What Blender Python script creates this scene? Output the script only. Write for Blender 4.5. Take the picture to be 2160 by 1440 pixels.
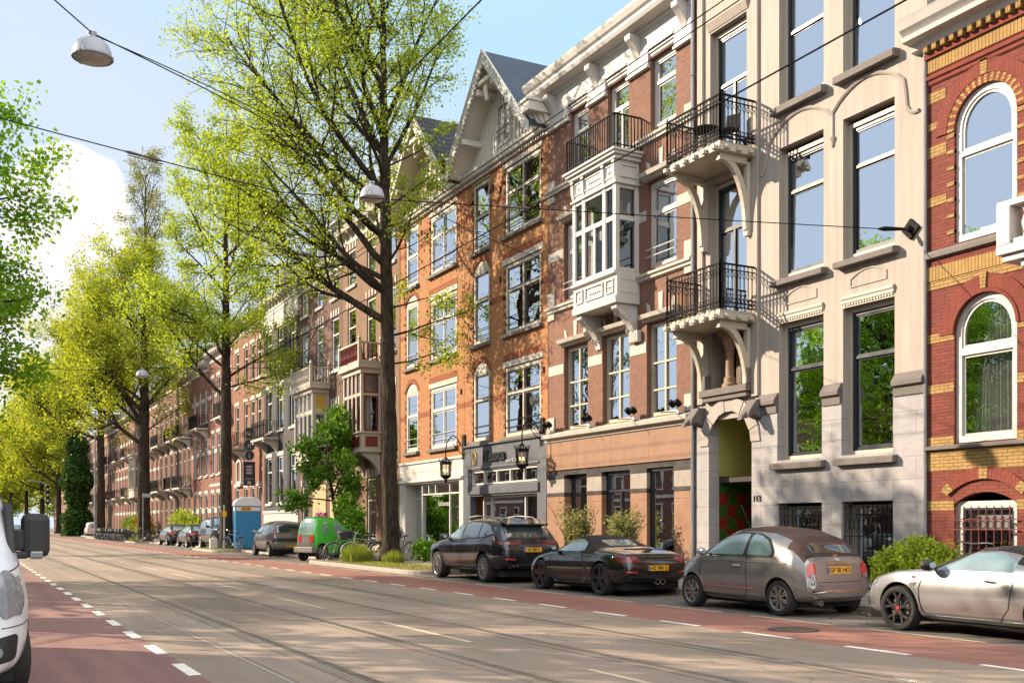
import bpy, bmesh, math, random
import numpy as np
from mathutils import Vector, Matrix
from mathutils.bvhtree import BVHTree
R = math.radians
random.seed(7)
for c_ in list(bpy.data.objects): bpy.data.objects.remove(c_)
sc = bpy.context.scene
COL = sc.collection

# ------------------------------------------------------------------ materials
MATS = {}
class NT:
    def __init__(s, m):
        m.use_nodes = True
        s.t = m.node_tree; s.t.nodes.clear(); s.m = m
    def n(s, typ, **kw):
        nd = s.t.nodes.new(typ)
        for k, v in kw.items():
            if k.startswith('i_'):
                key = k[2:]
                key = int(key) if key.isdigit() else key.replace('_', ' ')
                nd.inputs[key].default_value = v
            else: setattr(nd, k, v)
        return nd
    def l(s, a, b): s.t.links.new(a, b)
def rgb(c): return (c[0], c[1], c[2], 1)
def math_(N, op, a, b=None):
    nd = N.n('ShaderNodeMath', operation=op)
    for i, v in enumerate((a, b)):
        if v is None: continue
        if isinstance(v, (int, float)): nd.inputs[i].default_value = v
        else: N.l(v, nd.inputs[i])
    return nd.outputs[0]
def mixc(N, fac, a, b, bt='MIX'):
    nd = N.n('ShaderNodeMix', data_type='RGBA', blend_type=bt)
    for key, v in ((0, fac), (6, a), (7, b)):
        if isinstance(v, (int, float)): nd.inputs[key].default_value = v
        elif isinstance(v, tuple): nd.inputs[key].default_value = rgb(v)
        else: N.l(v, nd.inputs[key])
    return nd.outputs[2]
def mrange(N, v, a, b, c, d):
    nd = N.n('ShaderNodeMapRange'); N.l(v, nd.inputs[0])
    for i, x in enumerate((a, b, c, d)): nd.inputs[i+1].default_value = x
    return nd.outputs[0]
def noise(N, vec, scale, detail=4, rough=.55):
    nd = N.n('ShaderNodeTexNoise'); nd.inputs['Scale'].default_value = scale
    nd.inputs['Detail'].default_value = detail; nd.inputs['Roughness'].default_value = rough
    N.l(vec, nd.inputs['Vector']); return nd.outputs[0]
def scaled(N, vec, sx, sy, sz):
    nd = N.n('ShaderNodeMapping'); N.l(vec, nd.inputs[0]); nd.inputs['Scale'].default_value = (sx, sy, sz)
    return nd.outputs[0]
def shade(N, col, fac_sock, amt):
    g = mrange(N, fac_sock, .25, .75, 1-amt, 1+amt)
    return mixc(N, 1.0, col, g, 'MULTIPLY')
def finish(N, col, rough, bumps=(), metal=0, coat=0, spec=.5, rvar=None):
    p = N.n('ShaderNodeBsdfPrincipled')
    if isinstance(col, tuple): p.inputs['Base Color'].default_value = rgb(col)
    else: N.l(col, p.inputs['Base Color'])
    if isinstance(rough, (int, float)): p.inputs['Roughness'].default_value = rough
    else: N.l(rough, p.inputs['Roughness'])
    p.inputs['Metallic'].default_value = metal
    p.inputs['Coat Weight'].default_value = coat; p.inputs['Coat Roughness'].default_value = .03
    p.inputs['Specular IOR Level'].default_value = spec
    prev = None
    for h, st, dist in bumps:
        b = N.n('ShaderNodeBump'); b.inputs['Strength'].default_value = st; b.inputs['Distance'].default_value = dist
        N.l(h, b.inputs['Height'])
        if prev: N.l(prev, b.inputs['Normal'])
        prev = b.outputs[0]
    if prev: N.l(prev, p.inputs['Normal'])
    o = N.n('ShaderNodeOutputMaterial'); N.l(p.outputs[0], o.inputs[0])
    return p
def mat(name, col, rough=.6, var=.12, scale=2.0, fine=.06, fscale=40, bump=0, bscale=60, metal=0, coat=0, spec=.4, streak=0):
    if name in MATS: return MATS[name]
    m = bpy.data.materials.new(name); N = NT(m); MATS[name] = m
    oc = N.n('ShaderNodeTexCoord').outputs['Object']
    c = col
    n1 = noise(N, oc, scale); c = shade(N, c, n1, var)
    n2 = noise(N, oc, fscale, 2)
    if fine: c = shade(N, c, n2, fine)
    if streak:
        n3 = noise(N, scaled(N, oc, 4.5, 4.5, .22), 1.6, 6, .68); c = shade(N, c, n3, streak)
    bm = []
    if bump: bm.append((noise(N, oc, bscale, 3), bump, .01))
    rr = mrange(N, n1, .3, .7, max(0, rough-.07), min(1, rough+.07)) if rough > .12 else rough
    finish(N, c, rr, bm, metal, coat, spec)
    return m
def brick(name, c1, c2, mortar, bw=.215, rh=.066, ms=.007, var=.18, soot=.2, bump=.5, rough=.85, offset=.5, c3=None):
    if name in MATS: return MATS[name]
    m = bpy.data.materials.new(name); N = NT(m); MATS[name] = m
    oc = N.n('ShaderNodeTexCoord').outputs['Object']
    sp = N.n('ShaderNodeSeparateXYZ'); N.l(oc, sp.inputs[0])
    u = math_(N, 'ADD', sp.outputs[0], sp.outputs[1])
    cb = N.n('ShaderNodeCombineXYZ'); N.l(u, cb.inputs[0]); N.l(sp.outputs[2], cb.inputs[1])
    b = N.n('ShaderNodeTexBrick'); N.l(cb.outputs[0], b.inputs['Vector'])
    b.offset = offset
    b.inputs['Color1'].default_value = rgb(c1); b.inputs['Color2'].default_value = rgb(c2); b.inputs['Mortar'].default_value = rgb(mortar)
    for k, v in (('Scale', 1), ('Mortar Size', ms), ('Mortar Smooth', .25), ('Bias', 0), ('Brick Width', bw), ('Row Height', rh)):
        b.inputs[k].default_value = v
    c = b.outputs['Color']
    # brick to brick tone: noise sampled coarser than a brick
    c = shade(N, c, noise(N, scaled(N, oc, 5, 5, 16), 1.0, 1), var)
    c = shade(N, c, noise(N, oc, .55, 5, .6), soot)
    c = shade(N, c, noise(N, scaled(N, oc, 2.2, 2.2, .3), 1, 5, .65), soot*.6)
    h = mrange(N, b.outputs['Fac'], 0, 1, 1, 0)
    finish(N, c, rough, [(noise(N, oc, 90, 2), .15, .004), (h, bump, .008)], spec=.25)
    return m
def glassmat(name, tint=(.8, .85, .85), base=.10, ior=1.6, wob=.02, rough=0.0):
    if name in MATS: return MATS[name]
    m = bpy.data.materials.new(name); N = NT(m); MATS[name] = m
    oc = N.n('ShaderNodeTexCoord').outputs['Object']
    b = N.n('ShaderNodeBump'); b.inputs['Strength'].default_value = wob; b.inputs['Distance'].default_value = .05
    N.l(noise(N, oc, 1.7, 2), b.inputs['Height'])
    f = N.n('ShaderNodeFresnel'); f.inputs[0].default_value = ior
    fac = math_(N, 'ADD', f.outputs[0], base)
    fac = math_(N, 'MINIMUM', fac, 1.0)
    t = N.n('ShaderNodeBsdfTransparent'); t.inputs[0].default_value = rgb(tint)
    g = N.n('ShaderNodeBsdfGlossy'); g.inputs['Roughness'].default_value = rough; g.inputs[0].default_value = (.62, .67, .72, 1)
    N.l(b.outputs[0], g.inputs['Normal'])
    mx = N.n('ShaderNodeMixShader'); N.l(fac, mx.inputs[0]); N.l(t.outputs[0], mx.inputs[1]); N.l(g.outputs[0], mx.inputs[2])
    o = N.n('ShaderNodeOutputMaterial'); N.l(mx.outputs[0], o.inputs[0])
    return m
def emit(name, col, st):
    if name in MATS: return MATS[name]
    m = bpy.data.materials.new(name); N = NT(m); MATS[name] = m
    e = N.n('ShaderNodeEmission'); e.inputs[0].default_value = rgb(col); e.inputs[1].default_value = st
    o = N.n('ShaderNodeOutputMaterial'); N.l(e.outputs[0], o.inputs[0]); return m
def leafmat(name, ca, cb, trans=.45, scale=.7):
    if name in MATS: return MATS[name]
    m = bpy.data.materials.new(name); N = NT(m); MATS[name] = m
    g = N.n('ShaderNodeNewGeometry')
    oc = N.n('ShaderNodeTexCoord').outputs['Object']
    f = math_(N, 'ADD', math_(N, 'MULTIPLY', g.outputs['Random Per Island'], .55), mrange(N, noise(N, oc, scale, 3), .3, .7, 0, .45))
    c = mixc(N, f, ca, cb)
    d = N.n('ShaderNodeBsdfPrincipled'); N.l(c, d.inputs['Base Color']); d.inputs['Roughness'].default_value = .55
    d.inputs['Specular IOR Level'].default_value = .25
    t = N.n('ShaderNodeBsdfTranslucent')
    N.l(mixc(N, 1.0, c, (1.15, 1.1, .55), 'MULTIPLY'), t.inputs[0])
    mx = N.n('ShaderNodeMixShader'); mx.inputs[0].default_value = trans
    N.l(d.outputs[0], mx.inputs[1]); N.l(t.outputs[0], mx.inputs[2])
    o = N.n('ShaderNodeOutputMaterial'); N.l(mx.outputs[0], o.inputs[0]); return m

# ------------------------------------------------------------------ objects
def rootloc(o):
    v = Vector((0, 0, 0))
    while o is not None: v += o.location; o = o.parent
    return v
def thing(name, label, cat, loc=(0, 0, 0), group=None):
    o = bpy.data.objects.new(name, None); COL.objects.link(o); o.location = loc
    o.empty_display_size = .2
    return tag(o, label, cat, group)
def tag(o, label=None, cat=None, group=None, kind=None):
    if label: o['label'] = label
    if cat: o['category'] = cat
    if group: o['group'] = group
    if kind: o['kind'] = kind
    return o
class MB:
    def __init__(s): s.v = []; s.f = []; s.mi = []; s.m = 0
    def add(s, pts, faces):
        b = len(s.v); s.v.extend([tuple(p) for p in pts])
        for f in faces: s.f.append(tuple(i+b for i in f)); s.mi.append(s.m)
    def poly(s, pts): s.add(pts, [tuple(range(len(pts)))])
    def box(s, x0, x1, y0, y1, z0, z1):
        s.add([(x0,y0,z0),(x1,y0,z0),(x1,y1,z0),(x0,y1,z0),(x0,y0,z1),(x1,y0,z1),(x1,y1,z1),(x0,y1,z1)],
              [(3,2,1,0),(4,5,6,7),(0,1,5,4),(1,2,6,5),(2,3,7,6),(3,0,4,7)])
    def obox(s, c, ax, ay, az):                   # oriented box: centre and three half-axis vectors
        c, ax, ay, az = map(Vector, (c, ax, ay, az)); p = []
        for k in (-1, 1):
            for i, j in ((-1,-1),(1,-1),(1,1),(-1,1)): p.append(c+ax*i+ay*j+az*k)
        s.add(p, [(3,2,1,0),(4,5,6,7),(0,1,5,4),(1,2,6,5),(2,3,7,6),(3,0,4,7)])
    def bar(s, a, b, w, h=None, up=(0, 0, 1)):    # square bar between two points
        a, b = Vector(a), Vector(b); d = b-a; L = d.length
        if L < 1e-6: return
        d.normalize(); u = Vector(up)
        if abs(d.dot(u)) > .95: u = Vector((1, 0, 0))
        sx = d.cross(u).normalized(); sz = sx.cross(d)
        s.obox((a+b)/2, d*L/2, sx*w/2, sz*(h or w)/2)
    def tube(s, pts, r, n=6, cap=True):
        pts = [Vector(p) for p in pts]; rs = r if isinstance(r, (list, tuple)) else [r]*len(pts)
        rings = []; prev = None
        for i, p in enumerate(pts):
            d = (pts[min(i+1, len(pts)-1)]-pts[max(i-1, 0)])
            if d.length < 1e-9: d = Vector((0, 0, 1))
            d.normalize()
            if prev is None:
                u = Vector((0, 0, 1)) if abs(d.z) < .9 else Vector((1, 0, 0))
                a = d.cross(u).normalized()
            else:
                a = prev-d*prev.dot(d)
                if a.length < 1e-6: a = d.orthogonal()
                a.normalize()
            prev = a; b = d.cross(a)
            rings.append([p+(a*math.cos(6.28318*k/n)+b*math.sin(6.28318*k/n))*rs[i] for k in range(n)])
        base = [q for rg in rings for q in rg]; F = []
        for i in range(len(pts)-1):
            for k in range(n):
                F.append((i*n+k, i*n+(k+1) % n, (i+1)*n+(k+1) % n, (i+1)*n+k))
        if cap and n > 2: F.append(tuple(range(n-1, -1, -1))); F.append(tuple((len(pts)-1)*n+k for k in range(n)))
        s.add(base, F)
    def lathe(s, prof, c=(0, 0, 0), axis='z', n=20, flip=False):  # prof: (radius, height)
        P = []
        for r, h in prof:
            for k in range(n):
                a = 6.28318530718*k/n; x, y = r*math.cos(a), r*math.sin(a)
                q = (x, y, h) if axis == 'z' else ((x, h, y) if axis == 'y' else (h, x, y))
                P.append((q[0]+c[0], q[1]+c[1], q[2]+c[2]))
        F = []
        for i in range(len(prof)-1):
            for k in range(n):
                F.append((i*n+k, i*n+(k+1) % n, (i+1)*n+(k+1) % n, (i+1)*n+k))
        s.add(P, F)
    def prism(s, poly, axis, d0, d1):             # poly in the two other axes (x: y,z / y: x,z / z: x,y)
        def q(p, d): return (d, p[0], p[1]) if axis == 'x' else ((p[0], d, p[1]) if axis == 'y' else (p[0], p[1], d))
        n = len(poly)
        s.add([q(p, d0) for p in poly]+[q(p, d1) for p in poly],
              [tuple(range(n-1, -1, -1)), tuple(range(n, 2*n))]+[(i, (i+1) % n, n+(i+1) % n, n+i) for i in range(n)])
    def strip(s, A, B):                            # quads between two polylines
        n = len(A); s.add(list(A)+list(B), [(i, i+1, n+i+1, n+i) for i in range(n-1)])
    def build(s, name, m, parent=None, smooth=False, recalc=True, bevel=0, angle=40):
        me = bpy.data.meshes.new(name)
        off = rootloc(parent) if parent is not None else Vector((0, 0, 0))
        me.from_pydata([(v[0]-off.x, v[1]-off.y, v[2]-off.z) for v in s.v], [], s.f)
        for mm in (m if isinstance(m, (list, tuple)) else [m]): me.materials.append(mm)
        if any(s.mi): me.polygons.foreach_set('material_index', s.mi)
        if recalc:
            b = bmesh.new(); b.from_mesh(me); bmesh.ops.recalc_face_normals(b, faces=b.faces); b.to_mesh(me); b.free()
        if smooth:
            me.shade_smooth(); me.set_sharp_from_angle(angle=R(angle))
        me.update()
        o = bpy.data.objects.new(name, me); COL.objects.link(o)
        if parent is not None: o.parent = parent
        if bevel:
            md = o.modifiers.new('bevel', 'BEVEL'); md.width = bevel; md.segments = 2; md.limit_method = 'ANGLE'; md.angle_limit = R(50)
        return o
def build_loose(b, name, m, parent=None, **kw):
    """one object for every separate piece in the builder"""
    par = list(range(len(b.v)))
    def find(i):
        while par[i] != i: par[i] = par[par[i]]; i = par[i]
        return i
    for f in b.f:
        r0 = find(f[0])
        for i in f[1:]: par[find(i)] = r0
    grp = {}
    for f, mi in zip(b.f, b.mi): grp.setdefault(find(f[0]), []).append((f, mi))
    out = []
    for g in grp.values():
        q = MB(); idx = {}
        for f, mi in g:
            for i in f:
                if i not in idx: idx[i] = len(q.v); q.v.append(b.v[i])
            q.f.append(tuple(idx[i] for i in f)); q.mi.append(mi)
        out.append(q.build(name, m, parent, **kw))
    return out
def kids(o): return [c for c in bpy.data.objects if c.parent == o]
def copy_tree(o, parent=None):
    c = o.copy(); COL.objects.link(c); c.parent = parent
    for ch in list(o.children): copy_tree(ch, c)
    return c
def text_mesh(body, size, depth=.004, font_bold=0):
    cu = bpy.data.curves.new('lettering', 'FONT'); cu.body = body; cu.size = size; cu.extrude = depth/2
    cu.align_x = 'CENTER'; cu.align_y = 'CENTER'; cu.offset = font_bold
    o = bpy.data.objects.new('lettering', cu); COL.objects.link(o)
    dg = bpy.context.evaluated_depsgraph_get()
    me = bpy.data.meshes.new_from_object(o.evaluated_get(dg)); bpy.data.objects.remove(o)
    return me
def place_text(me, name, m, parent, M):
    """text mesh (x right, y up, z towards the reader) placed by matrix M in world coordinates"""
    off = rootloc(parent) if parent is not None else Vector((0, 0, 0))
    me.transform(Matrix.Translation(-off) @ M); me.materials.clear(); me.materials.append(m)
    o = bpy.data.objects.new(name, me); COL.objects.link(o); o.parent = parent; return o
def frame_mat(origin, right, up):
    r, u = Vector(right).normalized(), Vector(up).normalized(); n = r.cross(u)
    M = Matrix((r, u, n)).transposed().to_4x4(); M.translation = Vector(origin); return M
# ------------------------------------------------------------------ palette
white = mat('white_paint', (.46, .445, .42), .5, .06, 1.5, .03, streak=.07)
cream = mat('cream_paint', (.41, .37, .30), .5, .07, 1.5, .03, streak=.07)
stonew = mat('pale_stone', (.40, .37, .325), .75, .14, 2.5, .08, streak=.14, bump=.2)
plaster = mat('cream_plaster', (.31, .275, .242), .75, .09, .8, .04, 30, bump=.15, bscale=45, streak=.2)
greystone = brick('grey_ashlar', (.31, .297, .297), (.275, .263, .268), (.15, .145, .145), 1.15, .46, .006, .07, .16, .3, .7)
darkstone = mat('dark_stone', (.12, .105, .098), .75, .2, 3, .1, bump=.25, streak=.15)
dark_frame = mat('dark_frame', (.020, .026, .032), .35, .1)
brown_frame = mat('brown_frame', (.055, .035, .03), .4, .1)
iron = mat('black_iron', (.008, .008, .009), .7, .2, 8, bump=.1, spec=.12)
zinc = mat('zinc_pipe', (.20, .21, .23), .5, .15, metal=.4)
slate = brick('slate_roof', (.045, .062, .088), (.055, .07, .095), (.03, .04, .055), .28, .2, .008, .1, .15, .4, .6)
darktile = brick('dark_tile_roof', (.035, .035, .04), (.05, .045, .045), (.012, .012, .012), .3, .28, .03, .25, .2, .9, .5)
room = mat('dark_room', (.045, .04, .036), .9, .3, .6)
curtain = mat('curtain_cloth', (.33, .325, .30), .9, .08, 3)
blindm = mat('blind_cloth', (.42, .41, .38), .85, .05, 3)
glass = glassmat('window_glass', base=.07, ior=1.6, wob=.07)
glass2 = glassmat('window_glass_old', base=.05, ior=1.55, wob=.10)
shopglass = glassmat('shop_glass', base=.05, ior=1.55, wob=.01)

# ------------------------------------------------------------------ ground
def asphalt(name, c, speck, cracks=.3, rough=.82):
    m = bpy.data.materials.new(name); N = NT(m); MATS[name] = m
    oc = N.n('ShaderNodeTexCoord').outputs['Object']
    col = shade(N, c, noise(N, scaled(N, oc, 1, .25, 1), .5, 5, .6), .22)
    col = shade(N, col, noise(N, scaled(N, oc, 2.5, .12, 1), 1, 4, .6), .18)
    sp = noise(N, oc, 55, 3, .8); col = shade(N, col, sp, speck)
    v = N.n('ShaderNodeTexVoronoi', feature='DISTANCE_TO_EDGE'); v.inputs['Scale'].default_value = .22
    dv = N.n('ShaderNodeVectorMath', operation='ADD'); N.l(oc, dv.inputs[0])
    nn = N.n('ShaderNodeTexNoise'); nn.inputs['Scale'].default_value = 1.3; nn.inputs['Detail'].default_value = 6; N.l(oc, nn.inputs[0])
    N.l(nn.outputs['Color'], dv.inputs[1]); N.l(dv.outputs[0], v.inputs['Vector'])
    k = mrange(N, v.outputs['Distance'], 0, .006, 1-cracks, 1.0)
    col = mixc(N, 1, col, k, 'MULTIPLY')
    finish(N, col, rough, [(noise(N, oc, 120, 3, .7), .35, .006), (sp, .3, .01)], spec=.35); return m
m_road = asphalt('asphalt', (.225, .176, .137), .5)
m_red = asphalt('red_asphalt', (.225, .102, .078), .5)
m_redl = asphalt('worn_red_asphalt', (.20, .108, .095), .48)
m_park = asphalt('parking_strip', (.13, .115, .10), .3, .4)
m_pave = brick('pavement_tiles', (.21, .185, .165), (.18, .16, .145), (.08, .07, .06), .3, .3, .012, .12, .2, .4, .85)
def floor_mat(name, c1, c2, mo, bw, rh, ms):
    m = bpy.data.materials.new(name); N = NT(m); MATS[name] = m
    oc = N.n('ShaderNodeTexCoord').outputs['Object']
    b = N.n('ShaderNodeTexBrick'); N.l(oc, b.inputs['Vector'])
    b.inputs['Color1'].default_value = rgb(c1); b.inputs['Color2'].default_value = rgb(c2); b.inputs['Mortar'].default_value = rgb(mo)
    for k, v in (('Scale', 1), ('Mortar Size', ms), ('Mortar Smooth', .2), ('Brick Width', bw), ('Row Height', rh)): b.inputs[k].default_value = v
    c = shade(N, b.outputs['Color'], noise(N, oc, .6, 5, .6), .22); c = shade(N, c, noise(N, oc, 40, 2), .1)
    finish(N, c, .85, [(mrange(N, b.outputs['Fac'], 0, 1, 1, 0), .5, .006)], spec=.3); return m
m_pave = floor_mat('paving_slabs', (.22, .195, .17), (.18, .16, .14), (.07, .06, .05), .3, .3, .012)
m_kerb = mat('kerb_stone', (.30, .27, .24), .8, .15, 2, .1, bump=.2)
m_paint = mat('road_paint', (.62, .60, .54), .7, .18, 4, .12, 60)
m_cream_paint = mat('worn_yellow_paint', (.42, .35, .24), .75, .25, 4, .18, 50)
m_rail = mat('rail_steel', (.30, .28, .26), .32, .2, 6, metal=.85)
m_groove = mat('rail_groove', (.075, .055, .04), .8)

def sheet(name, x0, x1, y0, y1, z, m, ny=1):
    b = MB(); b.add([(x0, y0, z), (x1, y0, z), (x1, y1, z), (x0, y1, z)], [(0, 1, 2, 3)])
    return tag(b.build(name, m, recalc=False), kind='structure')
Y0, Y1 = -30, 420
m_dirt = mat('ground_dirt', (.16, .14, .11), .9, .2)
sheet('ground', -260, 300, -80, 560, -.06, m_dirt)
sheet('road', 2.12, 9.62, Y0, Y1, 0, m_road)
sheet('cycle_lane', 9.62, 11.5, Y0, Y1, 0, m_red)
sheet('cycle_lane', .5, 2.12, Y0, Y1, 0, m_redl)
sheet('parking_strip', 11.5, 13.6, Y0, Y1, 0, m_park)
sheet('parking_strip', -1.8, .5, Y0, Y1, 0, m_park)
b = MB(); b.box(13.72, 60, Y0, Y1, -.05, .12); tag(b.build('pavement', m_pave), kind='structure')
b = MB(); b.box(-60, -1.92, Y0, Y1, -.05, .12); tag(b.build('pavement', m_pave), kind='structure')
b = MB()
y = Y0
while y < 160:
    b.box(13.6, 13.717, y, y+.992, -.05, .123); y += 1.0
b.box(13.6, 13.717, 160, Y1, -.05, .123)
tag(b.build('kerb', m_kerb), kind='structure')
b = MB(); b.box(-1.917, -1.8, Y0, Y1, -.05, .123); tag(b.build('kerb', m_kerb), kind='structure')
# tree islands between the parking bays
m_soil = mat('soil_litter', (.17, .125, .085), .95, .3, 5, .3, 30, bump=.6, bscale=25)
def island(x0, y0, y1, x1=13.6):
    r = .9
    pts = [(x1, y0)]
    for k in range(7): a = R(-90-15*k); pts.append((x0+r+r*math.cos(a), y0+r+r*math.sin(a)))
    for k in range(7): a = R(180-15*k); pts.append((x0+r+r*math.cos(a), y1-r+r*math.sin(a)))
    pts.append((x1, y1))
    b = MB(); b.prism(pts, 'z', -.03, .125)
    tag(b.build('kerb', m_kerb, bevel=.02), kind='structure')
    cx, cy = x1, (y0+y1)/2
    ins = [(x1-.004 if abs(p[0]-x1) < 1e-6 else p[0]+.13*(1 if p[0] < x1 else 0), p[1]+(.13 if p[1] < cy else -.13)) for p in pts]
    b = MB(); b.prism(ins, 'z', .05, .131); tag(b.build('ground_soil', m_soil), kind='structure')
island(11.9, 28.6, 40.0); island(12.1, 57.3, 64.0); island(12.4, 88.8, 95); island(12.4, 117, 126); island(12.4, 146, 156)
# painted markings
def dashes(name, x, w, y0, step, ln, m, n=90):
    b = MB()
    for k in range(n):
        y = y0+k*step
        b.add([(x-w/2, y, .004), (x+w/2, y, .004), (x+w/2, y+ln, .004), (x-w/2, y+ln, .004)], [(0, 1, 2, 3)])
    return tag(b.build(name, m, recalc=False), kind='structure')
dashes('road_marking', 9.67, .11, .76, 1.93, .98, m_paint)
dashes('road_marking', 2.07, .13, 1.0, 1.93, .98, m_paint)
dashes('road_marking', 11.53, .09, 1.1, 2.6, 1.9, m_cream_paint)
dashes('road_marking', 5.76, .09, 6.0, 6.0, 3.2, m_cream_paint, 40)
for x in (3.5, 5.0, 6.56, 8.06):
    b = MB()
    b.add([(x-.20, Y0, .004), (x+.16, Y0, .004), (x+.16, Y1, .004), (x-.20, Y1, .004)], [(0, 1, 2, 3)])
    b.m = 1
    b.add([(x-.045, Y0, .007), (x+.005, Y0, .007), (x+.005, Y1, .007), (x-.045, Y1, .007)], [(0, 1, 2, 3)])
    b.m = 2
    b.add([(x+.005, Y0, .007), (x+.035, Y0, .007), (x+.035, Y1, .007), (x+.005, Y1, .007)], [(0, 1, 2, 3)])
    b.m = 1
    b.add([(x+.035, Y0, .007), (x+.05, Y0, .007), (x+.05, Y1, .007), (x+.035, Y1, .007)], [(0, 1, 2, 3)])
    tag(b.build('road_tram_rail', [asphalt('rail_bed_%d' % int(x*10), (.20, .158, .124), .3), m_rail, m_groove], recalc=False), kind='structure')
# thin sealed joint in the near carriageway
sheet('road_joint', 2.78, 2.80, Y0, Y1, .004, mat('pale_sealant', (.36, .34, .32), .8))
# patches of newer and older asphalt, gullies at the kerb
m_patch = asphalt('asphalt_patch', (.175, .138, .108), .4); m_patch2 = asphalt('asphalt_patch_pale', (.255, .20, .158), .4)
for k, (x0, x1, ya, yb, mm) in enumerate([(2.85, 3.25, 9, 17.5, m_patch2), (5.25, 6.3, 13, 15.2, m_patch), (8.3, 9.5, 15.5, 18.2, m_patch2), (6.75, 7.9, 20, 27, m_patch2), (3.75, 4.8, 16, 22, m_patch), (8.3, 9.4, 27, 36, m_patch), (5.2, 6.3, 30, 38, m_patch2), (3.75, 4.8, 36, 52, m_patch2)]):
    sheet('road_patch', x0, x1, ya, yb, .003, mm)
for yy in (12.2, 21.6, 27.9):
    g_ = MB(); g_.box(13.2, 13.58, yy, yy+.45, -.03, .008)
    for j in range(5): g_.box(13.24, 13.54, yy+.04+j*.08, yy+.07+j*.08, .009, .016)
    tag(g_.build('drain_grate', mat('cast_iron_grate', (.05, .045, .04), .7)), {12.2: 'iron drain grate by the kerb below the grey hatchback and silver roadster', 21.6: 'iron drain grate by the kerb between the black and dark cars', 27.9: 'iron drain grate at the near end of the tree island'}[yy], 'drain grate', 'drain grates')
# manhole cover
def manhole_mat():
    m = bpy.data.materials.new('cast_iron_cover'); N = NT(m); MATS['cast_iron_cover'] = m
    oc = N.n('ShaderNodeTexCoord').outputs['Object']
    v = N.n('ShaderNodeTexVoronoi'); v.inputs['Scale'].default_value = 22; N.l(oc, v.inputs['Vector'])
    c = mixc(N, v.outputs['Distance'], (.07, .05, .045), (.02, .017, .016))
    finish(N, c, .6, [(v.outputs['Distance'], .8, .01)], metal=.3); return m
b = MB()
b.lathe([(.36, .004), (.36, .012), (.30, .012), (.30, .008), (.001, .008)], (10.5, 11.27, 0), n=32)
tag(b.build('manhole_cover', manhole_mat(), recalc=True), 'round studded iron manhole cover set in the red cycle lane', 'manhole cover')
# fallen leaves in the gutter
b = MB(); rnd = random.Random(3)
for k in range(2600):
    x = 13.58-abs(rnd.gauss(0, .35)) if rnd.random() < .8 else rnd.uniform(11.6, 13.5); y = rnd.uniform(6, 62)
    s = rnd.uniform(.015, .04); a = rnd.uniform(0, 6.28); z = .012
    if 28.6 < y < 40 and rnd.random() < .8: z = .137; x = rnd.uniform(12.1, 13.6)
    elif 28.6 < y < 40: continue
    dx, dy = s*math.cos(a), s*math.sin(a)
    b.add([(x-dx, y-dy, z), (x+dy, y-dx, z+rnd.uniform(0, .02)), (x+dx, y+dy, z), (x-dy, y+dx, z+rnd.uniform(0, .02))], [(0, 1, 2, 3)])
tag(b.build('leaf_litter', leafmat('dry_leaf', (.22, .11, .04), (.30, .20, .07), .1), recalc=False), 'dry brown leaves strewn along the kerb', 'leaf litter', kind='stuff')
# ------------------------------------------------------------------ facade kit (facades face -X at x = FX)
FX = 17.0
def fbox(b, ya, yb, za, zb, w0, w1): b.box(FX-w1, FX-w0, ya, yb, za, zb)
def arch_pts(ya, yb, zs, rise, n=14):
    """points of an arch from ya to yb springing at zs"""
    a = (yb-ya)/2; c = (ya+yb)/2
    if rise >= a*.98: return [(c-a*math.cos(math.pi*k/n), zs+rise*math.sin(math.pi*k/n)) for k in range(n+1)]
    Rr = (a*a+rise*rise)/(2*rise); zc = zs+rise-Rr; t0 = math.asin(a/Rr)
    return [(c+Rr*math.sin(-t0+2*t0*k/n), zc+Rr*math.cos(-t0+2*t0*k/n)) for k in range(n+1)]
def wall(b, y0, y1, z0, z1, ops, depth=.2, w=0.0):
    """front skin with openings (ya, yb, za, zb, rise) and their reveals"""
    X = FX-w; X2 = X+depth
    ys = sorted({y0, y1} | {min(max(v, y0), y1) for o in ops for v in o[:2]})
    zs = sorted({z0, z1} | {min(max(v, z0), z1) for o in ops for v in o[2:4]})
    for i in range(len(ys)-1):
        for j in range(len(zs)-1):
            cy, cz = (ys[i]+ys[i+1])/2, (zs[j]+zs[j+1])/2
            if any(o[0] < cy < o[1] and o[2] < cz < o[3] for o in ops): continue
            b.poly([(X, ys[i+1], zs[j]), (X, ys[i], zs[j]), (X, ys[i], zs[j+1]), (X, ys[i+1], zs[j+1])])
    for ya, yb, za, zb, rise in ops:
        lo, hi = max(za, z0), min(zb, z1)
        if hi <= lo: continue
        zt = hi-(rise if zb <= z1 else 0)
        for yy, s in ((ya, 1), (yb, -1)): b.poly([(X, yy, lo), (X2, yy, lo), (X2, yy, zt), (X, yy, zt)])
        if za >= z0: b.poly([(X, ya, za), (X, yb, za), (X2, yb, za), (X2, ya, za)])
        if zb <= z1:
            if rise <= 0: b.poly([(X, ya, zb), (X2, ya, zb), (X2, yb, zb), (X, yb, zb)])
            else:
                p = arch_pts(ya, yb, zt, rise)
                for k in range(len(p)-1):
                    (ay, az), (by, bz) = p[k], p[k+1]
                    b.poly([(X, ay, az), (X, ay, zb), (X, by, zb), (X, by, bz)])
                    b.poly([(X, ay, az), (X, by, bz), (X2, by, bz), (X2, ay, az)])
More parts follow.
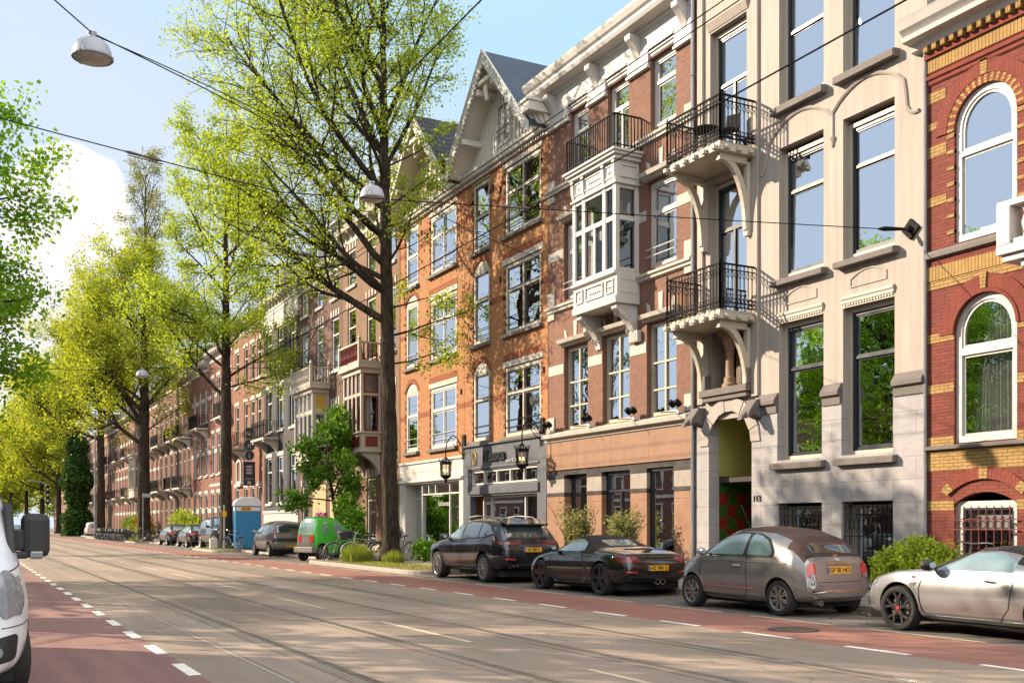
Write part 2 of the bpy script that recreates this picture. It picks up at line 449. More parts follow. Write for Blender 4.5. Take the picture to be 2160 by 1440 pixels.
def shell(b, y0, y1, z0, z1, depth=10, w=0.0, back=True):
    """party walls and rear wall behind a front skin"""
    X = FX-w; e = .004
    b.poly([(X, y0+e, z0), (X+depth, y0+e, z0), (X+depth, y0+e, z1), (X, y0+e, z1)])
    b.poly([(X, y1-e, z0), (X+depth, y1-e, z0), (X+depth, y1-e, z1), (X, y1-e, z1)])
    if back: b.poly([(X+depth, y0+e, z0), (X+depth, y1-e, z0), (X+depth, y1-e, z1), (X+depth, y0+e, z1)])
def flat_roof(par, y0, y1, z, depth=10, m=None):
    b = MB(); b.box(FX+.02, FX+depth-.02, y0+.01, y1-.01, z-.25, z)
    return b.build('roof', m or mat('bitumen_roof', (.05, .05, .052), .9, .2), par)
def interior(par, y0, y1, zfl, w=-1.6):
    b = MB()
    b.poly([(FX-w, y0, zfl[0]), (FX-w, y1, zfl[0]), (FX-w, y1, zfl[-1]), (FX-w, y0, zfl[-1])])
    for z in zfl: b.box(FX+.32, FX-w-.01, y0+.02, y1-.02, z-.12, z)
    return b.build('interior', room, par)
def ringbar(b, pts, t, X0, X1, closed=False):
    """frame following a polyline in (y,z), t wide towards the inside (left of travel)"""
    n = len(pts); inn = []
    for i in range(n):
        p0, p1, p2 = pts[(i-1) % n] if (closed or i) else pts[i], pts[i], pts[(i+1) % n] if (closed or i < n-1) else pts[i]
        d1 = Vector((p1[0]-p0[0], p1[1]-p0[1])); d2 = Vector((p2[0]-p1[0], p2[1]-p1[1]))
        if d1.length < 1e-6: d1 = d2
        if d2.length < 1e-6: d2 = d1
        d1.normalize(); d2.normalize()
        n1, n2 = Vector((-d1.y, d1.x)), Vector((-d2.y, d2.x)); m = (n1+n2)
        m = m.normalized() if m.length > 1e-6 else n1
        k = t/max(.35, m.dot(n1)); inn.append((p1[0]+m.x*k, p1[1]+m.y*k))
    V = [(X0, p[0], p[1]) for p in pts]+[(X0, p[0], p[1]) for p in inn]+[(X1, p[0], p[1]) for p in pts]+[(X1, p[0], p[1]) for p in inn]
    F = []
    for i in range(n if closed else n-1):
        j = (i+1) % n
        F += [(i, j, n+j, n+i), (2*n+i, 3*n+i, 3*n+j, 2*n+j), (n+i, n+j, 3*n+j, 3*n+i), (i, 2*n+i, 2*n+j, j)]
    if not closed: F += [(0, n, 3*n, 2*n), (n-1, 3*n-1, 4*n-1, 2*n-1)]
    b.add(V, F); return inn
def outline(ya, yb, za, zb, rise):
    """counter-clockwise in (y, z)"""
    if rise <= 0: return [(ya, za), (yb, za), (yb, zb), (ya, zb)]
    return [(ya, za), (yb, za)]+list(reversed(arch_pts(ya, yb, zb-rise, rise)))
def drape(b, X, ya, yb, za, zb, amp=.035, waves=9, gather=0.0, seed=0):
    rn = random.Random(seed); n = waves*6; A, B = [], []
    ph = rn.uniform(0, 6)
    for k in range(n+1):
        t = k/n; x = X+amp*math.sin(t*waves*6.283+ph+.8*math.sin(t*9+ph))
        A.append((x, ya+(yb-ya)*t, zb)); c = (ya if gather < 0 else yb) if gather else 0
        yy = ya+(yb-ya)*t
        if gather: yy += (c-yy)*abs(gather)
        B.append((x+.01, yy, za))
    b.strip(A, B)
CURT = [0]
def sash(par, ya, yb, za, zb, w, fm, fr=.07, bars=(), mull=(), rise=0, sashm=None, sfr=.05, curt=None, gm=None, name='window', label=None, dep=.09, bt=.06):
    """one window: frame mesh > pane (> curtain, blind). w = face of the frame in front of the facade plane (negative: recessed)"""
    X0 = FX-w; X1 = X0+dep
    b = MB(); o = outline(ya, yb, za, zb, rise)
    inn = ringbar(b, o, fr, X0, X1, True)
    for z in bars: b.box(X0+.002, X1-.002, ya+fr, yb-fr, z-bt/2, z+bt/2)
    for (yy, z0, z1) in mull: b.box(X0+.004, X1-.004, yy-.035, yy+.035, z0, z1)
    mats = [fm]
    if sashm:
        mats.append(sashm); b.m = 1
        zz = [za+fr]+[z for z in bars]+[zb-fr]; 
        for i in range(len(zz)-1):
            z0 = zz[i]+(bt/2 if i else 0); z1 = zz[i+1]-(bt/2 if i < len(zz)-2 else 0)
            cuts = [ya+fr]+sorted(q[0] for q in mull if q[1] <= z0+.1 and q[2] >= z1-.1)+[yb-fr]
            for k in range(len(cuts)-1):
                c0 = cuts[k]+(.035 if k else 0); c1 = cuts[k+1]-(.035 if k < len(cuts)-2 else 0)
                top = i == len(zz)-2
                oo = outline(c0, c1, z0, z1, rise*.9 if (top and rise and len(cuts) == 2) else 0)
                ringbar(b, oo, sfr, X0+.025+(.02 if i == 0 and len(zz) > 2 else 0), X1-.01, True)
    wo = b.build(name, mats, par)
    if label: wo['label'] = label
    rt = random.Random(CURT[0]*7+1); ta, tb = rt.gauss(0, .006), rt.gauss(0, .006)      # no two panes sit quite true
    g = MB(); g.poly([(X0+.055+ta*(p[0]-(ya+yb)/2)+tb*(p[1]-(za+zb)/2), p[0], p[1]) for p in inn]); g.build('pane', gm or glass, wo, recalc=False)
    CURT[0] += 1; sd = CURT[0]
    if curt:
        W = yb-ya-2*fr; ia, ib = ya+fr+.01, yb-fr-.01; Xc = X1+.10
        for c in curt.split('+'):
            k, _, v = c.partition(':'); v = float(v or 0)
            g = MB()
            if k == 'blind':
                g.box(Xc-.02, Xc-.012, ia, ib, zb-fr-(zb-za)*v, zb-fr); g.build('blind', blindm, wo)
            elif k == 'roman':
                h = (zb-za)*v; zz = zb-fr
                for q in range(3): g.prism([(Xc-.03, zz-h*(q+1)/3), (Xc-.06, zz-h*(q+.9)/3), (Xc-.03, zz-h*q/3)], 'y', ia, ib)
                g.build('blind', blindm, wo)
            elif k in ('full', 'sides', 'left', 'right'):
                if k == 'full': drape(g, Xc+.05, ia, ib, za+fr, zb-fr, .03, int(W/.11)+3, 0, sd)
                if k in ('sides', 'left'): drape(g, Xc+.05, ib-W*v, ib, za+fr, zb-fr, .03, max(3, int(W*v/.09)), .3, sd)
                if k in ('sides', 'right'): drape(g, Xc+.05, ia, ia+W*v, za+fr, zb-fr, .03, max(3, int(W*v/.09)), -.3, sd+5)
                g.build('curtain', curtain, wo, smooth=True)
    return wo
def sill(par, ya, yb, z0, z1, w, m, name='sill'):
    b = MB(); b.prism([(FX+.05, z0), (FX-w, z0), (FX-w, z1-.03), (FX-w+.03, z1), (FX+.05, z1+.02)], 'y', ya, yb)
    return b.build(name, m, par, bevel=.008)
def railing(b, pts, z0, z1, step=.11, r=.013, curls=False, rail=.028):
    """iron railing along a polyline of (x, y)"""
    for i in range(len(pts)-1):
        a, c = Vector((*pts[i], 0)), Vector((*pts[i+1], 0)); L = (c-a).length; n = max(1, round(L/step))
        for z, q in ((z1, rail), (z1-.13, rail*.6), (z0+.10, rail*.7), (z0+.2, rail*.5), (z0, rail*.8)):
            b.bar(a+Vector((0, 0, z)), c+Vector((0, 0, z)), q*1.3, q)
        for k in range(n+1):
            p = a+(c-a)*k/n; t = (c-a).normalized()
            b.tube([p+Vector((0, 0, z0)), p+Vector((0, 0, z1))], r, 5)
            if curls and k < n:
                q = p+t*(L/n/2)
                for zz, hh in ((z0+.02, .16), (z1-.34, .2)):
                    b.tube([p+Vector((0, 0, zz)), q+Vector((0, 0, zz+hh/2)), p+t*(L/n)+Vector((0, 0, zz))], r*.7, 3)
                    b.tube([p+Vector((0, 0, zz+hh)), q+Vector((0, 0, zz+hh/2)), p+t*(L/n)+Vector((0, 0, zz+hh))], r*.7, 3)
        for p in (a, c):
            b.bar(p+Vector((0, 0, z0-.05)), p+Vector((0, 0, z1+.05)), .035)
            b.lathe([(.001, z1+.16), (.012, z1+.1), (.024, z1+.075), (.01, z1+.05)], (p.x, p.y, 0), n=8)
def cornice_prof(b, ya, yb, z0, prof):
    """extruded moulding; prof = list of (w, z) from bottom to top, closed back to the wall"""
    pts = [(FX+.05, z0+prof[0][1])]+[(FX-w, z0+z) for w, z in prof]+[(FX+.05, z0+prof[-1][1])]
    b.prism(pts, 'y', ya, yb)
def dentils(b, ya, yb, z0, z1, w0, w1, step=.16, wd=.08):
    n = max(1, int((yb-ya)/step)); s = (yb-ya)/n
    for k in range(n): fbox(b, ya+k*s+(s-wd)/2, ya+k*s+(s+wd)/2, z0, z1, w0, w1)
def bracket(b, y, wd, ztop, zbot, wout, curved=True):
    """scrolled console under a balcony"""
    n = 10; pts = [(FX+.02, ztop), (FX-wout, ztop), (FX-wout, ztop-.12)]
    for k in range(1, n+1):
        t = k/n; pts.append((FX-wout*(1-t)**1.6-.05, ztop-.12-(ztop-.12-zbot)*t**1.25))
    pts.append((FX+.02, zbot)); b.prism(pts, 'y', y-wd/2, y+wd/2)
def strut(b, y, wd, ztop, zbot, wout, th=.16):
    """open knee brace: post on the wall, top arm and a curved brace"""
    b.box(FX-.16, FX+.01, y-wd/2, y+wd/2, zbot, ztop-.1); b.box(FX-wout, FX-.163, y-wd/2, y+wd/2, ztop-.17, ztop)
    n = 10; P = []
    for k in range(n+1):
        a = math.pi/2*k/n; P.append((FX-.12-(wout-.25)*(1-math.cos(a)), zbot+.15+(ztop-.25-zbot)*math.sin(a)))
    for k in range(n): 
        a, c = P[k], P[k+1]; b.bar((a[0], y, a[1]), (c[0], y, c[1]), wd*.8, th, up=(0, 1, 0)) if False else b.obox(((a[0]+c[0])/2, y, (a[1]+c[1])/2), Vector((c[0]-a[0], 0, c[1]-a[1]))*.55, (0, wd*.42, 0), Vector((-(c[1]-a[1]), 0, c[0]-a[0])).normalized()*th/2)
# ================================================================== cream plastered house (Y 14.48 .. 21.8)
h = thing('town_house', 'cream plastered house with grey stone base, black windows and two iron balconies', 'house', (17, 18.1, .12), 'terraced houses')
ya0, yb0 = 14.48, 21.80
A, B, Cc = (17.29, 18.72), (15.29, 16.71), (19.86, 21.26)
lows = [(*A, .25, 2.0, 0), (*B, -.2, 2.0, 0), (*A, 3.0, 6.2, 0), (*B, 3.0, 6.2, 0), (19.62, 21.26, .12, 4.33, .82)]
b = MB(); wall(b, ya0, yb0, .1, 4.15, lows, .34, .05); b.build('stone_base', greystone, h)
ups = [(*A, 3.0, 6.2, 0), (*B, 3.0, 6.2, 0), (*A, 7.22, 10.31, 0), (*B, 7.22, 10.31, 0), (*A, 11.25, 14.4, 0), (*B, 11.25, 14.4, 0),
       (*Cc, 6.66, 10.2, 0), (*Cc, 10.68, 14.05, 0), (19.82, 21.2, 4.92, 6.45, 0)]
b = MB(); wall(b, ya0, yb0, 4.15, 17.5, ups, .3, 0); shell(b, ya0, yb0, .1, 17.5); b.build('wall', plaster, h)
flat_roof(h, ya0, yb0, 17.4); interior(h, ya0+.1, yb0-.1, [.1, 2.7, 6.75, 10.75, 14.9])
# caps of the stone piers, with their weathered top
b = MB()
for p, q in ((14.49, 15.27), (16.73, 17.27), (18.74, 19.36)):
    b.prism([(FX+.3, 4.12), (FX-.08, 4.12), (FX-.08, 4.3), (FX-.15, 4.33), (FX-.15, 4.42), (FX-.02, 4.6), (FX+.3, 4.6)], 'y', p, q)
build_loose(b, 'pier_cap', darkstone, h, bevel=.01)
# joints of the flat arches over the cellar windows are real grooves of the ashlar; a plinth runs below
b = MB()
for p, q in ((14.5, 15.2), (16.8, 17.2), (18.8, 19.55), (21.32, 21.78)): fbox(b, p, q, .1, .5, .05, .085)
build_loose(b, 'plinth', mat('plinth_stone', (.30, .28, .27), .8, .15, 2, bump=.2), h)
# sills
for (p, q), zz in ((A, (2.78, 2.93)), (B, (2.78, 2.93)), (A, (7.06, 7.2)), (B, (7.06, 7.2)), (A, (11.07, 11.24)), (B, (11.07, 11.24))):
    sill(h, p-.12, q+.12, zz[0], zz[1], .2, darkstone)
# windows in their cream surrounds
for (p, q) in (A, B):
    for z0, z1, tr, cu in ((3.03, 6.13, 5.12, 'roman:.3'), (7.3, 10.14, 9.25, 'left:.2'), (11.3, 14.3, 12.98, 'left:.12')):
        b = MB(); ringbar(b, outline(p+.002, q-.002, z0-.02, z1+.06, 0), .09, FX+.16, FX+.3, True); b.build('window_surround', cream, h)
        sash(h, p+.09, q-.09, z0+.07, z1-.03, -.2, dark_frame, .075, [tr], [], sashm=dark_frame, sfr=.035, curt=cu)
    # hood over ground floor window with dentils, panel above
    b = MB(); cornice_prof(b, p+.0, q-.0, 6.2, [(.005, 0), (.005, .06), (.045, .09), (.045, .15), (.07, .18), (.07, .22), (.005, .26)])
    dentils(b, p+.02, q-.02, 6.235, 6.28, .007, .03, .075, .045); b.build('hood_mould', cream, h)
    b = MB(); pts = [(p+.2, 6.6), (q-.2, 6.6), (q-.2, 6.8)]+[(p+.2+(q-p-.4)*(1-k/8), 6.8+.16*math.sin(math.pi*k/8)) for k in range(1, 8)]+[(p+.2, 6.8)]
    ringbar(b, pts, .035, FX-.02, FX+.03, True); b.build('panel_moulding', plaster, h)
# drawn-out hood moulds over both windows, dying into a small corbel between them
P1 = [(19.3, 9.85), (19.2, 10.0), (19.1, 10.35)]+[(19.06-2.05*k/12, 10.52+.46*math.sin(math.pi*k/12)**.8) for k in range(13)]
P2 = [(17.0-1.95*k/12, 10.56+.44*math.sin(math.pi*k/12)**.8) for k in range(13)]+[(15.0, 10.3), (14.97, 10.0), (14.9, 9.86), (14.78, 9.8), (14.66, 9.8)]
for P in (P1, P2):
    b = MB(); b.tube([(FX-.012, y_, z_) for y_, z_ in P], .042, 6); b.tube([(FX-.035, y_, z_+.012) for y_, z_ in P], .018, 5); b.build('hood_mould', plaster, h, smooth=True)
b = MB(); b.lathe([(.001, 9.78), (.035, 9.82), (.045, 9.9), (.075, 9.98), (.075, 10.02), (.001, 10.03)], (FX-.01, 17.0, 0), n=8); b.tube([(FX-.012, 17.0, 10.0), (FX-.012, 17.0, 10.55)], .035, 6); b.build('hood_corbel', plaster, h, smooth=True)
# long vertical moulding beside the balcony bay
b = MB(); fbox(b, 19.40, 19.62, 4.6, 17.5, .0, .07); fbox(b, 21.5, 21.72, 4.6, 17.5, 0, .07); build_loose(b, 'pilaster', plaster, h, bevel=.01)
# balcony doors
for z0, z1, tr in ((6.7, 10.1, 8.95), (10.74, 13.95, 12.65)):
    b = MB(); ringbar(b, outline(Cc[0]+.002, Cc[1]-.002, z0-.03, z1+.06, 0), .09, FX+.16, FX+.3, True); b.build('window_surround', cream, h)
    m_ = (Cc[0]+Cc[1])/2
    sash(h, Cc[0]+.09, Cc[1]-.09, z0, z1-.03, -.2, dark_frame, .07, [tr], [(m_, z0, tr)], sashm=dark_frame, sfr=.045, curt='sides:.25', name='balcony_door')
b = MB(); cornice_prof(b, Cc[0]-.05, Cc[1]+.05, 14.1, [(.02, 0), (.06, .1), (.1, .2), (.02, .28)]); b.build('hood_mould', plaster, h)
# balconies
for zf, zb in ((10.62, 8.5), (6.62, 4.75)):
    b = MB(); b.box(15.92, FX, 19.55, 21.55, zf-.10, zf)
    b.box(15.86, FX-.002, 19.5, 21.6, zf-.24, zf-.103)
    for k in range(6): b.box(15.76, 15.858, 19.58+k*.38, 19.7+k*.38, zf-.22, zf-.12)
    for k in range(3): b.box(16.0+k*.36, 16.12+k*.36, 19.4, 19.498, zf-.22, zf-.12)
    bal = b.build('balcony', cream, h, bevel=.012)
    b = MB()
    for yy in (19.72, 21.42): b = MB(); strut(b, yy, .15, zf-.242, zb, 1.0); b.build('brace', cream, bal, bevel=.01)
    b = MB(); railing(b, [(16.98, 19.5), (15.88, 19.5), (15.88, 21.58), (16.98, 21.58)], zf+.06, zf+1.07, .125, .013, True, .038)
    for k in range(11):
        yy = 19.6+k*.19
        b.tube([(15.86, yy, zf+.05), (15.8, yy+.02, zf-.08), (15.76, yy+.05, zf-.2), (15.8, yy+.08, zf-.22), (15.83, yy+.07, zf-.15)], .008, 4)
    b.build('railing', iron, bal)
# balcony furniture on the upper balcony
def chair(x, y, z, rz):
    c = thing('garden_chair', 'black metal chair on the upper balcony of the cream house', 'chair', (0, 0, 0), 'balcony furniture')
    b = MB(); b.box(-.2, .2, -.2, .2, .44, .46); b.build('seat', iron, c)
    b = MB(); b.prism([(-.2, .46), (-.28, .92), (-.26, .92), (-.18, .46)], 'y', -.19, .19); b.build('backrest', iron, c)
    for sx in (-1, 1):
        for sy in (-1, 1):
            b = MB(); b.tube([(sx*.18, sy*.18, .44), (sx*.21, sy*.2, 0)], .012, 5); b.build('leg', iron, c)
    c.location = (x, y, z); c.rotation_euler.z = rz; return c
chair(16.5, 19.95, 10.62, R(200))
t = thing('garden_table', 'small round black table beside the chair on the upper balcony', 'table', (0, 0, 0), 'balcony furniture')
b = MB(); b.lathe([(.001, .74), (.33, .74), (.33, .715), (.001, .715)], n=20); b.build('table_top', iron, t)
b = MB(); b.tube([(0, 0, .72), (0, 0, .03)], .03, 8); b.lathe([(.001, .05), (.2, .02), (.2, 0), (.001, 0)], n=16); b.build('leg', iron, t)
t.location = (16.45, 20.75, 10.62)
# niche with its column over the portal
b = MB(); b.box(FX-.16, FX+.3, 19.7, 21.4, 4.62, 4.74); b.box(FX-.22, FX+.3, 19.64, 21.46, 4.743, 4.92); b.box(FX+.302, FX+.9, 19.7, 21.4, 4.6, 4.9)
build_loose(b, 'niche_ledge', darkstone, h, bevel=.015)
b = MB(); wall(b, 19.82, 21.2, 4.92, 6.45, [(20.0, 20.42, 4.95, 6.3, .18), (20.6, 21.02, 4.95, 6.3, .18)], .2, -.3)
b.poly([(FX+.9, 19.82, 4.9), (FX+.9, 21.2, 4.9), (FX+.9, 21.2, 6.5), (FX+.9, 19.82, 6.5)]); b.build('niche', mat('niche_stone', (.14, .11, .09), .8, .2), h)
b = MB(); b.lathe([(.2, 4.92), (.2, 5.0), (.15, 5.05), (.15, 5.16), (.11, 5.2), (.10, 5.75), (.13, 5.8), (.10, 5.84), (.18, 6.05), (.2, 6.12), (.2, 6.2)], (FX+.02, 20.51, 0), n=16)
b.box(FX-.19, FX+.23, 20.3, 20.72, 6.2, 6.44); b.build('column', mat('brown_stone', (.26, .17, .11), .7, .2, 4), h, smooth=True)
for yy in (19.72, 21.33):
    b = MB(); b.box(FX-.2, FX, yy-.1, yy+.1, 4.92, 5.3); b.build('corbel', darkstone, h, bevel=.02)
# portal: voussoirs, tiled lobby
b = MB(); P = arch_pts(19.62, 21.26, 3.51, .82, 9); Q = arch_pts(19.3, 21.58, 3.51, 1.16, 9)
for k in range(9):
    g = .012
    a0, a1, c0, c1 = Vector(P[k]), Vector(P[k+1]), Vector(Q[k]), Vector(Q[k+1])
    a0b, a1b = a0.lerp(a1, g*2), a0.lerp(a1, 1-g*2); c0b, c1b = c0.lerp(c1, g), c0.lerp(c1, 1-g)
    wv = .10 if k % 2 else .085
    b.prism([tuple(a0b), tuple(a1b), tuple(c1b), tuple(c0b)], 'x', FX-wv, FX-.052)
b.build('arch_stones', mat('arch_stone', (.30, .27, .25), .75, .14, 2, bump=.2), h)
def beast(y, s):
    b = MB(); b.prism([(FX+.05, 4.0), (FX-.28, 4.12), (FX-.5, 4.02), (FX-.42, 4.22), (FX-.2, 4.5), (FX+.05, 4.52)], 'y', y-.16, y+.16)
    b.prism([(FX-.3, 4.1), (FX-.62, 3.98), (FX-.58, 4.1), (FX-.32, 4.3)], 'y', y-.09, y+.09)
    b.build('corbel_beast', darkstone, h, bevel=.03)
beast(19.42, 1); beast(21.62, -1)
def tile_mat():
    m = bpy.data.materials.new('lobby_tiles'); N = NT(m); MATS['lobby_tiles'] = m
    oc = N.n('ShaderNodeTexCoord').outputs['Object']
    sp = N.n('ShaderNodeSeparateXYZ'); N.l(oc, sp.inputs[0]); u = math_(N, 'ADD', sp.outputs[0], sp.outputs[1])
    cb = N.n('ShaderNodeCombineXYZ'); N.l(u, cb.inputs[0]); N.l(sp.outputs[2], cb.inputs[1])
    ck = N.n('ShaderNodeTexChecker'); ck.inputs['Scale'].default_value = 3.2; N.l(cb.outputs[0], ck.inputs['Vector'])
    ck.inputs[1].default_value = (.16, .018, .012, 1); ck.inputs[2].default_value = (.03, .075, .012, 1)
    c = shade(N, ck.outputs['Color'], noise(N, oc, 14, 4, .8), .8)
    finish(N, c, .25, spec=.5); return m
tm = tile_mat()
ly = mat('lobby_plaster', (.30, .29, .08), .7, .1)
def lobby(z0, z1, m, nm, ex=0):
    b = MB(); x0, x1, p, q = FX+.3+ex, FX+2.6-ex, 19.60+ex, 21.28-ex
    b.poly([(x0, p, z0), (x1, p, z0), (x1, p, z1), (x0, p, z1)]); b.poly([(x0, q, z0), (x1, q, z0), (x1, q, z1), (x0, q, z1)])
    b.poly([(x1, p, z0), (x1, q, z0), (x1, q, z1), (x1, p, z1)]); return b.build(nm, m, h)
lobby(.12, .75, mat('lobby_skirting', (.03, .05, .012), .4), 'lobby_skirting'); lobby(.75, 2.35, tm, 'lobby_tiles'); lobby(2.35, 2.62, mat('lobby_frieze', (.02, .08, .01), .3, .5, 9), 'lobby_frieze')
lobby(2.62, 2.75, mat('lobby_rail', (.13, .012, .012), .3), 'lobby_rail'); lobby(2.75, 4.6, ly, 'lobby_plaster')
b = MB(); b.box(FX+.3, FX+2.6, 19.6, 21.28, 4.4, 4.5); b.build('lobby_ceiling', ly, h)
b = MB(); b.box(FX-.55, FX+2.6, 19.6, 21.28, .1, .28); b.box(FX-.2, FX+2.6, 19.6, 21.28, .283, .44); build_loose(b, 'doorstep', darkstone, h, bevel=.015)
b = MB(); b.tube([(FX+.42, 19.75, .7), (FX+.42, 20.55, 2.0)], .02, 6); b.build('handrail', iron, h)
place_text(text_mesh('113', .2, .02), 'house_number', iron, h, frame_mat((FX-.062, 19.42, 2.12), (0, -1, 0), (0, 0, 1)))
# cellar windows behind wrought iron grilles
for (p, q), z0 in ((A, .3), (B, -.15)):
    sash(h, p+.06, q-.06, max(z0, .14), 1.93, -.22, cream, .07, [], [], curt='sides:.35')
    b = MB(); zz = max(z0, .16)
    for z in (zz, zz+.35, 1.25, 1.72, 1.88): b.bar((FX-.0, p+.03, z), (FX-.0, q-.03, z), .03, .02)
    n = 10
    for k in range(n+1):
        yy = p+.06+(q-p-.12)*k/n; b.tube([(FX, yy, zz-.03), (FX, yy, 1.93)], .011, 4)
        if k < n:
            s_ = (q-p-.12)/n
            b.tube([(FX, yy, 1.5), (FX, yy+s_/2, 1.33), (FX, yy+s_, 1.5)], .008, 3); b.tube([(FX, yy, 1.5), (FX, yy+s_/2, 1.7), (FX, yy+s_, 1.5)], .008, 3)
            b.tube([(FX, yy, zz+.3), (FX, yy+s_/2, zz+.1), (FX, yy+s_, zz+.3)], .008, 3)
    b.build('window_grille', iron, h)
# rain pipe at the party wall
b = MB(); b.tube([(FX-.1, 21.86, .12), (FX-.1, 21.86, 17.2)], .05, 8)
for z in (2, 4.4, 6.2, 8.5, 11, 13.2): b.lathe([(.065, z), (.065, z+.06)], (FX-.1, 21.86, 0), n=8); b.bar((FX-.1, 21.86, z+.03), (FX+.05, 21.86, z+.03), .03)
b.build('rain_pipe', zinc, h, smooth=True)

# ================================================================== red and yellow brick house (Y 6.5 .. 14.48)
redb = brick('red_brick', (.19, .046, .032), (.15, .036, .027), (.06, .034, .027), soot=.12, var=.16, bump=.4)
yelb = brick('yellow_brick', (.33, .205, .072), (.28, .175, .062), (.09, .06, .038), soot=.08, var=.1, bump=.4)
redsmooth = brick('red_arch_brick', (.20, .045, .030), (.165, .036, .026), (.09, .05, .04), .07, .5, .006, soot=.1, var=.12)
yelsold = brick('yellow_soldier_brick', (.33, .205, .072), (.28, .175, .062), (.08, .05, .03), .075, .6, .007, soot=.08, var=.1)
h = thing('town_house', 'red brick house banded with yellow brick, round-arched white windows', 'house', (17, 10.5, .12), 'terraced houses')
y0, y1 = 6.5, 14.46
cols = [(12.48, 13.83), (9.4, 10.75)]
ops = []
for p, q in cols: ops += [(p, q, 6.93, 9.78, (q-p)/2), (p, q, 3.06, 5.86, (q-p)/2)]
ops += [(12.48, 13.83, .75, 2.12, .22), (9.4, 10.75, .75, 2.12, .22)]
b = MB(); wall(b, y0, y1, .1, 10.9, ops, .22); shell(b, y0, y1, .1, 11.3); b.build('wall', redb, h)
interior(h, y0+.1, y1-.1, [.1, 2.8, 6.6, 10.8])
def band(par, z0, z1, m, ex, w=.012, name='brick_band', lo=y0, hi=y1):
    b = MB(); segs = [(lo, hi)]
    for p, q in ex:
        ns = []
        for s, e in segs:
            if q <= s or p >= e: ns.append((s, e)); continue
            if p > s: ns.append((s, p))
            if q < e: ns.append((q, e))
        segs = ns
    for s, e in segs: fbox(b, s, e, z0, z1, -.002, w)
    return build_loose(b, name, m, par)
ex = [(p-.18, q+.18) for p, q in cols]; ex2 = [(p-.003, q+.003) for p, q in cols]
for z0, z1 in ((9.81, 10.03), (8.74, 8.96), (7.77, 7.95), (9.0+.28, 9.0+.42)): band(h, z0, z1, yelb, [(p-.2, q+.2) for p, q in cols] if z0 > 9 else ex)
for z0, z1 in ((5.08, 5.25), (4.07, 4.25), (3.05, 3.22)): band(h, z0, z1, yelb, ex2)
band(h, 1.78, 1.97, yelb, ex2); band(h, 6.3, 6.58, yelsold, [], .03); band(h, 6.12, 6.296, yelb, [], .015)
band(h, 2.55, 2.95, yelb, [], .014); band(h, 10.42, 10.68, yelsold, [], .05)
b = MB(); cornice_prof(b, y0, y1, 10.16, [(.01, 0), (.04, .03), (.04, .09), (.08, .12), (.08, .18), (.03, .22), (.06, .255)]); build_loose(b, 'brick_moulding', redsmooth, h)
b = MB(); fbox(b, y0, y1, 10.685, 10.78, 0, .1); fbox(b, y0, y1, 10.783, 10.90, 0, .06); build_loose(b, 'brick_moulding', redsmooth, h)
b = MB(); dentils(b, y0, y1, 10.79, 10.9, .062, .2, .2, .1); b.build('dentil_course', yelb, h)
# quoined jambs of the upper windows: alternating yellow bricks
b = MB(); b2 = MB()
for p, q in cols:
    for k in range(14):
        z = 6.98+k*.155
        if z > 9.05: break
        wd = .16 if k % 2 else .09
        for e0, e1 in ((p-wd, p), (q, q+wd)): (b if k % 2 else b2).box(FX-.018, FX+.1, e0, e1, z, z+.07)
b.build('quoin_brick', yelb, h)
